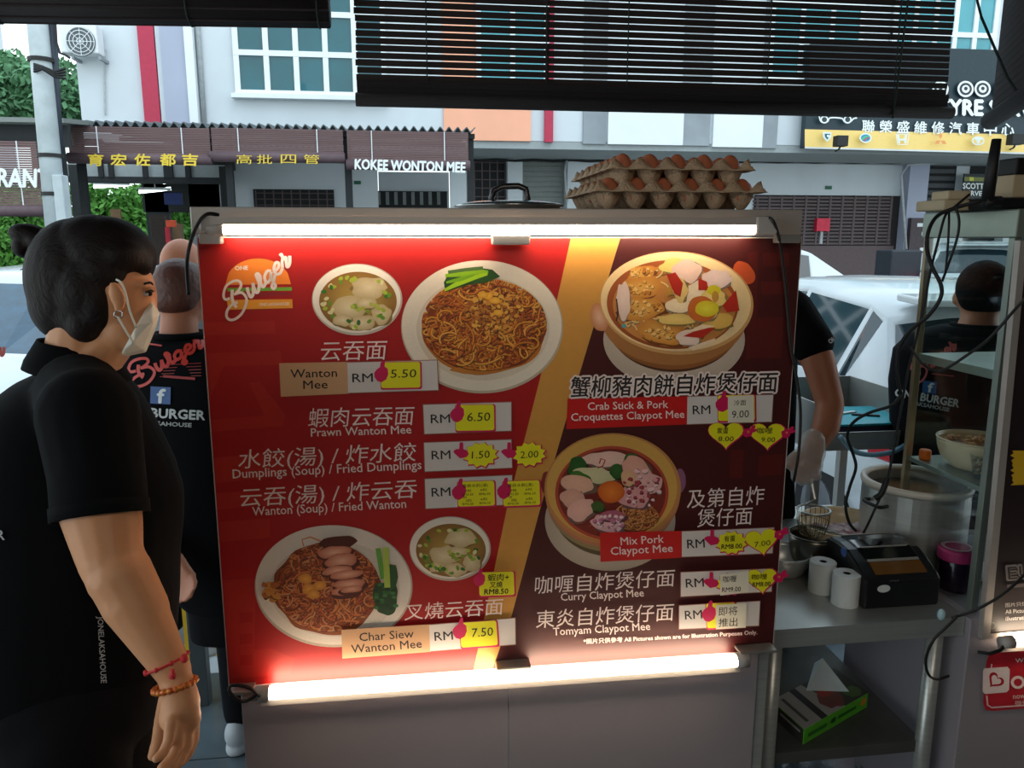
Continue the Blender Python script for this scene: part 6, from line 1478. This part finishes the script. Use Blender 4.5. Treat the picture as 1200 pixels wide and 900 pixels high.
q = MB(); d = (tube_end[1] - tube_end[0]).normalized(); q.cyl(tube_end[1] - d * 0.020, tube_end[1] + d * 0.001, 0.0672, 0.0672, 28, cap=False); o = q.build('sleeve_cuff', m_shirt, ws, smooth=True); s_ = o.modifiers.new('s', 'SOLIDIFY'); s_.thickness = 0.003
q = MB(); cc_ = []
for (u, v, rf, rs, tl) in ((93, 402, .058, .056, 0), (91, 412, .063, .062, 0), (90, 426, .072, .074, 0), (92, 436, .078, .084, 0)):
    rg_ = eringp(P(u, v, tH + 0.01), fw, sd, rf, rs, 32, 2.0)
    cc_.append([p + Vector((0, 0, -0.20 * (p - P(u, v, tH + .01)).dot(fw) - 0.004)) for p in rg_])
q.loft(cc_, cap=False); o = q.build('collar', m_shirt, ws, smooth=True); s_ = o.modifiers.new('s', 'SOLIDIFY'); s_.thickness = 0.005; s_.offset = 1
a = Art(decal(ws, 1.16), 0.0003)
vs0 = 'JONELAKSAHOUSE'
a.text(vs0, 114, 722, 118, 800, 6.5, (196, 200, 204), 0.01)
WG = (180, 184, 188)
burger(a, -66, 405, 5, 466, 3.0, (190, 60, 50)); a.text('BURGER', -62, 630, 7, 632, 11, WG, 0.02)
a.build('shirt_print', pm, ws)
q = MB(); hx = P(95, 900, 1.31)
for sg in (1, -1):
    h_ = hx + sd * (0.085 * sg); limb(q, [(Vector((h_.x, h_.y, 0.80)), 0.095), (Vector((h_.x, h_.y, 0.48)), 0.078), (Vector((h_.x, h_.y, 0.10)), 0.06)])
q.ell((hx.x, hx.y, 0.84), (0.15, 0.15, 0.10), 20, 12); q.build('trousers', m_trou, wm, remesh=0.012, sm_it=4)
for sg in (1, -1): h_ = hx + sd * (0.085 * sg); shoe(wm, (h_.x, h_.y, 0), fw)
# bracelets
def bracelet(c, ax, r_, n, rb, m, lab, sub=None, rad=0.0035):
    a_ = ax.orthogonal().normalized(); b2_ = ax.cross(a_); q = MB()
    for i in range(n):
        t = 2 * math.pi * i / n; q.ell(c + a_ * (r_ * math.cos(t)) + b2_ * (r_ * math.sin(t)), rb, 8, 6)
    q.tube([c + a_ * (r_ * math.cos(t)) + b2_ * (r_ * math.sin(t)) for t in [2 * math.pi * i / 30 for i in range(30)]], rad, 6, closed=True)
    o = q.build('bracelet', m, smooth=True); return tag(o, lab, 'bracelet')
ax = (ts[4] - ts[3]).normalized(); m_rb = mat('red cord', (196, 34, 40), 0.6); m_gb = mat('gold red beads', (206, 140, 50), 0.35, metal=0.3, scale=220, col2=(180, 30, 26))
ax1 = (ax + Vector((0.0, 0, 0.55)) * -0.1 + _RT * -0.15).normalized()
bracelet(P(195, 777, 1.115), ax1, 0.0305, 9, 0.0036, m_rb, 'thin red cord bracelet higher on the woman wrist', rad=0.0018)
bracelet(P(205, 803, 1.113), (ax + _RT * -0.35).normalized(), 0.0285, 22, 0.0048, m_gb, 'red and gold beaded bracelet lower on the woman wrist')
q = MB(); q.ell(P(202, 792, 1.085), 0.005, 8, 6); q.ell(P(216, 772, 1.095), 0.006, 8, 6); q.tube([P(202, 784, 1.085), P(203, 796, 1.082)], 0.003, 6); tag(q.build('bracelet_tassel', m_rb, smooth=True), 'little red tassel knots on the upper cord bracelet', 'tassel')

# ---- generic person seen from behind
def man(lab, head, hr, tilt, neck, rings, arms, legs, skin, hair, shirt, face, shoes=True, hairrings=None, shirt_name='t_shirt', t_leg=m_trou, voxel=0.008, extra=None, sleeve=None):
    f_, s_ = frame(face); hips = rings[-1][0]
    t = thing('person', lab, 'person', (hips.x, hips.y, 0)); B = basis(f_, s_, tilt)
    q = MB(); q.ell(head, (hr * 1.2, hr, hr * 1.28), 20, 14, B); q.ell(head + B @ Vector((hr * .45, 0, -hr * .55)), (hr * .75, hr * .78, hr * .85), 18, 12, B)
    q.rc(head + B @ Vector((hr * 1.2, 0, -hr * .15)), 0.011, head + B @ Vector((hr * 1.38, 0, -hr * .45)), 0.014)
    for sg in (1, -1): q.ell(head + B @ Vector((0.0, hr * 1.02 * sg, -hr * .25)), (0.013, 0.010, 0.026), 12, 8, B)
    q.rc(head + B @ Vector((-hr * .15, 0, -hr * .6)), hr * .66, neck, hr * .78)
    for arm in arms: limb(q, arm['pts'])
    for arm in arms:
        for ch in arm.get('fingers', []): limb(q, ch)
    q.loft([eringp(c, f_, s_, rf * .9, rs * .9) for c, rf, rs in rings])
    for leg in legs: limb(q, leg)
    body_ = q.build('body', skin, t, remesh=voxel, sm_it=4)
    q = MB()
    for sg in (1, -1): q.ell(head + B @ Vector((hr * 1.02, hr * .42 * sg, -hr * .05)), (.008, .012, .0065), 10, 6, B)
    q.build('eyes', mat('eye white', (216, 210, 204)), t, smooth=True)
    q = MB()
    for sg in (1, -1): q.ell(head + B @ Vector((hr * 1.02 + .0075, hr * .42 * sg, -hr * .05)), (.004, .0055, .0055), 10, 6, B)
    q.build('irises', m_hair, t, smooth=True)
    q = MB()
    for sg in (1, -1): q.rc(head + B @ Vector((hr * 1.12, hr * .25 * sg, hr * .14)), .003, head + B @ Vector((hr * 1.04, hr * .60 * sg, hr * .12)), .0025)
    q.build('eyebrows', m_hair, t, smooth=True)
    q = MB(); q.rc(head + B @ Vector((hr * 1.18, -.02, -hr * .88)), 0.006, head + B @ Vector((hr * 1.18, .02, -hr * .88)), 0.006); q.build('mouth', mat('lips', (150, 80, 74), 0.4), t, smooth=True)
    if hair:
        q = MB(); q.ell(head + B @ Vector((-hr * .18, 0, hr * .22)), (hr * 1.16, hr * 1.08, hr * 1.18), 22, 14, B); q.ell(head + B @ Vector((-hr * .45, 0, -hr * .25)), (hr * .86, hr * .96, hr * .75), 20, 12, B); q.ell(head + B @ Vector((hr * .45, 0, hr * .75)), (hr * .78, hr * .86, hr * .6), 18, 10, B)
        q.build('hair', hair, t, remesh=voxel * .9, sm_it=3)
    q = MB(); q.loft([eringp(c, f_, s_, rf, rs) for c, rf, rs in rings])
    for arm in arms:
        for (a_, ra), (b_, rb) in arm['sleeve']: q.rc(a_, ra, b_, rb)
    sh_ = q.build(shirt_name, shirt, t, remesh=voxel, sm_it=4)
    q = MB(); q.tube([p for p in eringp(neck + Vector((0, 0, 0.0)), f_, s_, hr * .98, hr * .98, 20, 2)], 0.010, 8, closed=True); q.build('collar', shirt, sh_, smooth=True)
    q = MB()
    for leg in legs: limb(q, [(a_, r_ * 1.28) for a_, r_ in leg[:-1]] + [(leg[-1][0] + Vector((0, 0, .02)), leg[-1][1] * 1.5)])
    c = hips; q.loft([eringp(c + Vector((0, 0, .06)), f_, s_, rings[-1][1] * .97, rings[-1][2] * .97), eringp(c + Vector((0, 0, -.10)), f_, s_, rings[-1][1] * .95, rings[-1][2] * .97)])
    q.build('trousers', t_leg, t, remesh=voxel * 1.3, sm_it=4)
    for leg in legs: shoe(t, (leg[-1][0].x, leg[-1][0].y, 0), f_)
    return t, sh_
def legs_from(hip, s_, zk=.48, w_=.095, r=(.075, .052, .038)):
    out = []
    for sg in (1, -1):
        b_ = hip + s_ * (w_ * sg); out.append([(Vector((b_.x, b_.y, hip.z - .04)), r[0]), (Vector((b_.x, b_.y, zk)), r[1]), (Vector((b_.x, b_.y, .09)), r[2])])
    return out
def hand_chains(c, d, side, k=1.0):
    """four curled fingers and a thumb from the palm centre c, pointing along d"""
    d = d.normalized(); side = side.normalized(); nrm_ = d.cross(side).normalized(); out = []
    for i, (o_, ln) in enumerate(((-.030, .062), (-.010, .072), (.010, .068), (.030, .054))):
        b_ = c + side * o_ * k + d * .035 * k
        out.append([(b_, .0095 * k), (b_ + d * ln * .45 * k + nrm_ * .006, .0088 * k), (b_ + d * ln * .75 * k + nrm_ * .018, .0080 * k), (b_ + d * ln * .9 * k + nrm_ * .030, .0072 * k)])
    b_ = c - side * .030 * k - d * .01; out.append([(b_, .012 * k), (b_ - side * .022 * k + d * .025, .0105 * k), (b_ - side * .026 * k + d * .050 * k + nrm_ * .01, .009 * k)])
    out.append([(c - d * .03 - side * .012, .019 * k), (c + d * .028 - side * .018, .017 * k)]); out.append([(c - d * .03 + side * .012, .018 * k), (c + d * .028 + side * .018, .016 * k)])
    return out
# ---- man with the red burger print, left, behind the woman
tB = 2.28; f_, s_ = frame(84)
C = lambda u, v, t=tB: Vector(P(u, v, t))
ringsB = [(C(208, 396), .07, .09), (C(208, 406), .095, .17), (C(208, 424), .11, .205), (C(208, 470), .12, .215), (C(206, 530), .125, .205), (C(205, 590), .13, .20), (C(214, 636), .135, .20), (C(262, 706), .10, .10)]
armL = dict(pts=[(C(134, 430), .05), (C(136, 540), .042), (C(168, 610, 2.14), .034), (C(200, 656, 2.08), .025)], fingers=hand_chains(C(209, 666, 2.07), C(222, 690, 2.06) - C(205, 660, 2.08), _RT * .8 + Vector((0, 0, .6)), .95), sleeve=[((C(146, 424), .07), (C(134, 446), .068)), ((C(134, 446), .068), (C(133, 505), .064))])
armR = dict(pts=[(C(282, 430), .05), (C(288, 540), .042), (C(290, 620, 2.3), .034), (C(290, 660, 2.3), .03)], sleeve=[((C(270, 424), .07), (C(282, 446), .068)), ((C(282, 446), .068), (C(284, 505), .064))])
mb_, sB = man('man seen from behind, red burger script on his black tee, left of the board', C(212, 343), .072, 10, C(210, 392), ringsB, [armL, armR], legs_from(C(292, 650, 2.36), s_, w_=.06), m_skin2, m_hairb, m_shirt2, 84)
RD = (206, 52, 36)
a = Art(decal(sB, tB - .14), 0.0004)
burger(a, 151, 398, 238, 453, 3.4, RD); a.stroke([(176, 404), (190, 406)], 2, RD)
for k in range(5): a.stroke([(196 - k * 2, 428 + k * 3.4), (236, 426 + k * 3.6)], 0.9, (150, 40, 34))
a.stroke([(192, 441), (229, 444)], 3, (170, 36, 30), 1)
a.poly([(177.5, 453), (201, 454), (200.5, 474), (177, 473)], (36, 84, 150)); a.text('f', 185, 472, 194, 472.5, 16, (226, 232, 236), 0.03)
a.text('ONE BURGER', 137, 487, 240, 492, 10.5, (200, 202, 200), 0.035); a.text('LAKSAHOUSE', 169, 497.5, 225, 500.5, 4.6, (176, 178, 176), 0.03)
a.build('shirt_print', pm, sB)
# ---- elderly man further back
tC = 2.95; C2 = lambda u, v, t=tC: Vector(P(u, v, t))
ringsC = [(C2(214, 352), .07, .09), (C2(214, 362), .09, .16), (C2(214, 420), .11, .19), (C2(214, 520), .12, .18), (C2(214, 560), .12, .18)]
mc_, sC = man('balding man in a grey top glimpsed beyond the brown haired man', C2(213, 308), .072, 5, C2(213, 348), ringsC, [dict(pts=[(C2(180, 370), .045), (C2(176, 470), .035), (C2(180, 550), .026)], sleeve=[((C2(186, 370), .06), (C2(178, 410), .055))], fingers=hand_chains(C2(181, 562), Vector((0, 0, -1)), _RT)), dict(pts=[(C2(248, 370), .045), (C2(252, 470), .035), (C2(250, 550), .026)], sleeve=[((C2(242, 370), .06), (C2(250, 410), .055))], fingers=hand_chains(C2(250, 562), Vector((0, 0, -1)), _RT))], legs_from(C2(214, 570), s_), m_skin2, None, mat('grey cotton top', (120, 124, 128), 0.85), 70)
# ---- cook bent behind the cart, arm reaching right
tD = 2.14; C3 = lambda u, v, t=tD: Vector(P(u, v, t)); fD, sD = frame(200)
ringsD = [(C3(850, 352, 2.30), .07, .09), (C3(850, 362, 2.32), .10, .18), (C3(854, 390, 2.38), .12, .21), (C3(858, 450, 2.45), .125, .20), (C3(860, 540, 2.52), .125, .19), (C3(862, 600, 2.54), .13, .19)]
hd = C3(951, 532, 2.05)
armD = dict(pts=[(C3(922, 374, 2.22), .050), (C3(958, 420, 2.11), .045), (C3(973, 474, 2.09), .037), (C3(968, 500, 2.07), .036), (C3(956, 522, 2.05), .026)], fingers=hand_chains(hd, Vector(P(943, 556, 2.03)) - hd, _RT, 0.92), sleeve=[((C3(896, 362, 2.32), .075), (C3(924, 368, 2.22), .074)), ((C3(924, 368, 2.22), .074), (C3(951, 402, 2.12), .060))])
armD2 = dict(pts=[(C3(790, 380, 2.36), .05), (C3(800, 480, 2.34), .04), (C3(850, 520, 2.22), .026)], fingers=hand_chains(C3(858, 524, 2.2), _RT, Vector((0, 0, 1)), .95), sleeve=[((C3(800, 365, 2.36), .07), (C3(790, 420, 2.35), .06))])
md_, sDs = man('cook behind the menu board reaching a bare arm and gloved hand down', C3(842, 306, 2.20), .072, 38, C3(848, 345, 2.28), ringsD, [armD, armD2], legs_from(C3(862, 610, 2.56), sD), m_skin2, m_hair, m_shirt2, 270, voxel=0.007)
a = Art(decal(sDs, 2.1), 0.0004); a.text('ONE', 972, 403, 981, 396, 5, (206, 206, 206), 0.02); a.build('shirt_print', pm, sDs)
m_glove = bpy.data.materials.new('thin plastic glove'); m_glove.use_nodes = True; gn = m_glove.node_tree.nodes['Principled BSDF']
gn.inputs['Base Color'].default_value = (.78, .80, .80, 1); gn.inputs['Roughness'].default_value = 0.25; gn.inputs['Alpha'].default_value = 0.42
q = MB(); 
for ch in hand_chains(hd, Vector(P(943, 556, 2.03)) - hd, _RT, 0.92): limb(q, [(p_, r_ + .0045) for p_, r_ in ch])
q.rc(hd + Vector((0, 0, .035)), .034, hd, .036)
o = q.build('plastic_glove', m_glove, md_, remesh=0.005, sm_it=2); o['label'] = 'thin clear white glove'
# ---- man with the burger print behind the glass case
tE = 2.5; C4 = lambda u, v, t=tE: Vector(P(u, v, t)); fE, sE = frame(62)
ringsE = [(C4(1142, 382), .080, .10), (C4(1139, 392), .105, .18), (C4(1134, 412), .125, .22), (C4(1130, 450), .13, .225), (C4(1128, 510), .135, .215), (C4(1126, 580), .135, .21), (C4(1124, 640), .135, .21)]
armE = dict(pts=[(C4(1070, 432, 2.54), .05), (C4(1062, 520, 2.58), .042), (C4(1078, 575, 2.7), .03)], fingers=hand_chains(C4(1088, 586, 2.76), Fh, _RT), sleeve=[((C4(1094, 412, 2.53), .07), (C4(1078, 440, 2.56), .070)), ((C4(1078, 440, 2.56), .070), (C4(1068, 500, 2.58), .062))])
armE2 = dict(pts=[(C4(1204, 430), .05), (C4(1212, 520), .04), (C4(1200, 580, 2.65), .03)], fingers=hand_chains(C4(1196, 586, 2.7), Fh, _RT), sleeve=[((C4(1186, 412), .07), (C4(1200, 440), .068)), ((C4(1200, 440), .068), (C4(1210, 500), .062))])
me_, sEs = man('man with short black hair and pink print on his tee behind the glass case', C4(1152, 344), .076, 12, C4(1146, 382), ringsE, [armE, armE2], legs_from(C4(1124, 650), sE), m_skin2, mat('black hair', (10, 9, 10), 0.75, spec=0.1, bump=0.3, bscale=80), m_shirt2, 62)
a = Art(decal(sEs, tE - .14), 0.0004); PK = (206, 96, 92)
burger(a, 1068, 402, 1120, 449, 2.4, PK); a.stroke([(1092, 438), (1118, 441)], 1.2, (170, 60, 60))
a.poly([(1082, 446), (1098, 448), (1097, 462), (1081, 460)], (30, 90, 150)); a.text('f', 1087, 459, 1093, 460, 10.5, (226, 232, 236), 0.03)
a.text('ONE BURGER', 1050, 464, 1123, 477.5, 9, (206, 208, 206), 0.035); a.text('LAKSAHOUSE', 1070, 474, 1112, 482.5, 4.4, (176, 178, 176), 0.03)
a.build('shirt_print', pm, sEs)
# ---- diners in the hall
for k, (u, v, m_, lb) in enumerate(((199, 294, m_mask, 'seated diner in a white top in the hall, nearest the board'), (155, 286, mat('grey tee far', (90, 96, 100)), 'seated diner in a grey top beside the dark cupboard'))):
    t0 = 13.5; c = Vector(P(u, v, t0)); t = thing('person', lb, 'person', (c.x, c.y, 0), None)
    q = MB(); q.ell(c, (.10, .09, .12)); q.rc(c - Vector((0, 0, .1)), .06, c - Vector((0, 0, .2)), .07); q.loft([eringp(c - Vector((0, 0, z_)), _RT, Fh, a_, b_) for z_, a_, b_ in ((.2, .12, .08), (.28, .22, .12), (.6, .19, .13), (.85, .2, .16))])
    for sg in (1, -1): limb(q, [(c + _RT * .2 * sg - Vector((0, 0, .28)), .055), (c + _RT * .24 * sg - Vector((0, 0, .55)), .045), (c + _RT * .16 * sg - Vector((0, 0, .62)) - Fh * .22, .035)]); limb(q, [(c + _RT * .1 * sg - Vector((0, 0, .85)), .08), (c + _RT * .12 * sg - Vector((0, 0, .82)) - Fh * .42, .07), (Vector((c.x, c.y, -.02)) + _RT * .12 * sg - Fh * .42, .05)])
    q.build('body', m_skin2, t, remesh=0.03, sm_it=3)
    q = MB(); q.ell(c + Vector((0, .02, .03)), (.105, .10, .11)); q.build('hair', m_hair, t, smooth=True)
    q = MB(); q.loft([eringp(c - Vector((0, 0, z_)), _RT, Fh, a_ * 1.08, b_ * 1.08) for z_, a_, b_ in ((.2, .12, .08), (.28, .22, .12), (.6, .19, .13), (.85, .2, .16))]); q.build('shirt', m_, t, smooth=True)
    s2_ = thing('stool', 'plain stool under the diner in the %s top' % ('white' if k == 0 else 'grey'), 'stool', (c.x, c.y, -.06)); q = MB(); q.box((c.x - .18, c.y - .18, c.z - 1.0), (c.x + .18, c.y + .18, c.z - .93)); q.build('seat', m_dark, s2_)
    for ax_ in (-.15, .13):
        for ay in (-.15, .13): q = MB(); q.box((c.x + ax_, c.y + ay, -.06), (c.x + ax_ + .03, c.y + ay + .03, c.z - 1.0)); q.build('leg', m_dark, s2_)
# ---- grey post and yellow stool beside the cart
g0 = PZ(236, 828, 0.0); q = MB(); q.box((g0.x - .026, g0.y, 0), (g0.x + .026, g0.y + .05, .60)); 
gp = thing('side_stand', 'grey square legged side stand by the left end of the cart', 'stand', g0); q.build('leg', mat('dark grey steel leg', (74, 80, 82), 0.5, metal=0.3), gp, bevel=0.003)
q = MB(); q.box((g0.x - .026, g0.y, .601), (g0.x + .30, g0.y + .28, .62)); q.build('top', m_steelp, gp)
q = MB(); q.box((g0.x + .25, g0.y + .23, 0), (g0.x + .30, g0.y + .28, .60)); q.build('leg', mat('dark grey steel leg', (74, 80, 82)), gp)
y0_ = P(276, 750, 2.9); ys_ = thing('plastic_stool', 'yellow plastic stool half hidden behind the grey stand', 'stool', (y0_.x, y0_.y, 0)); m_yel = mat('yellow plastic', (220, 176, 40), 0.4)
q = MB(); q.box((y0_.x - .14, y0_.y - .14, .40), (y0_.x + .14, y0_.y + .14, .43)); q.build('seat', m_yel, ys_, bevel=.01)
for ax_ in (-.14, .10):
    for ay in (-.14, .10): q = MB(); q.box((y0_.x + ax_, y0_.y + ay, 0), (y0_.x + ax_ + .04, y0_.y + ay + .04, .40)); q.build('leg', m_yel, ys_)
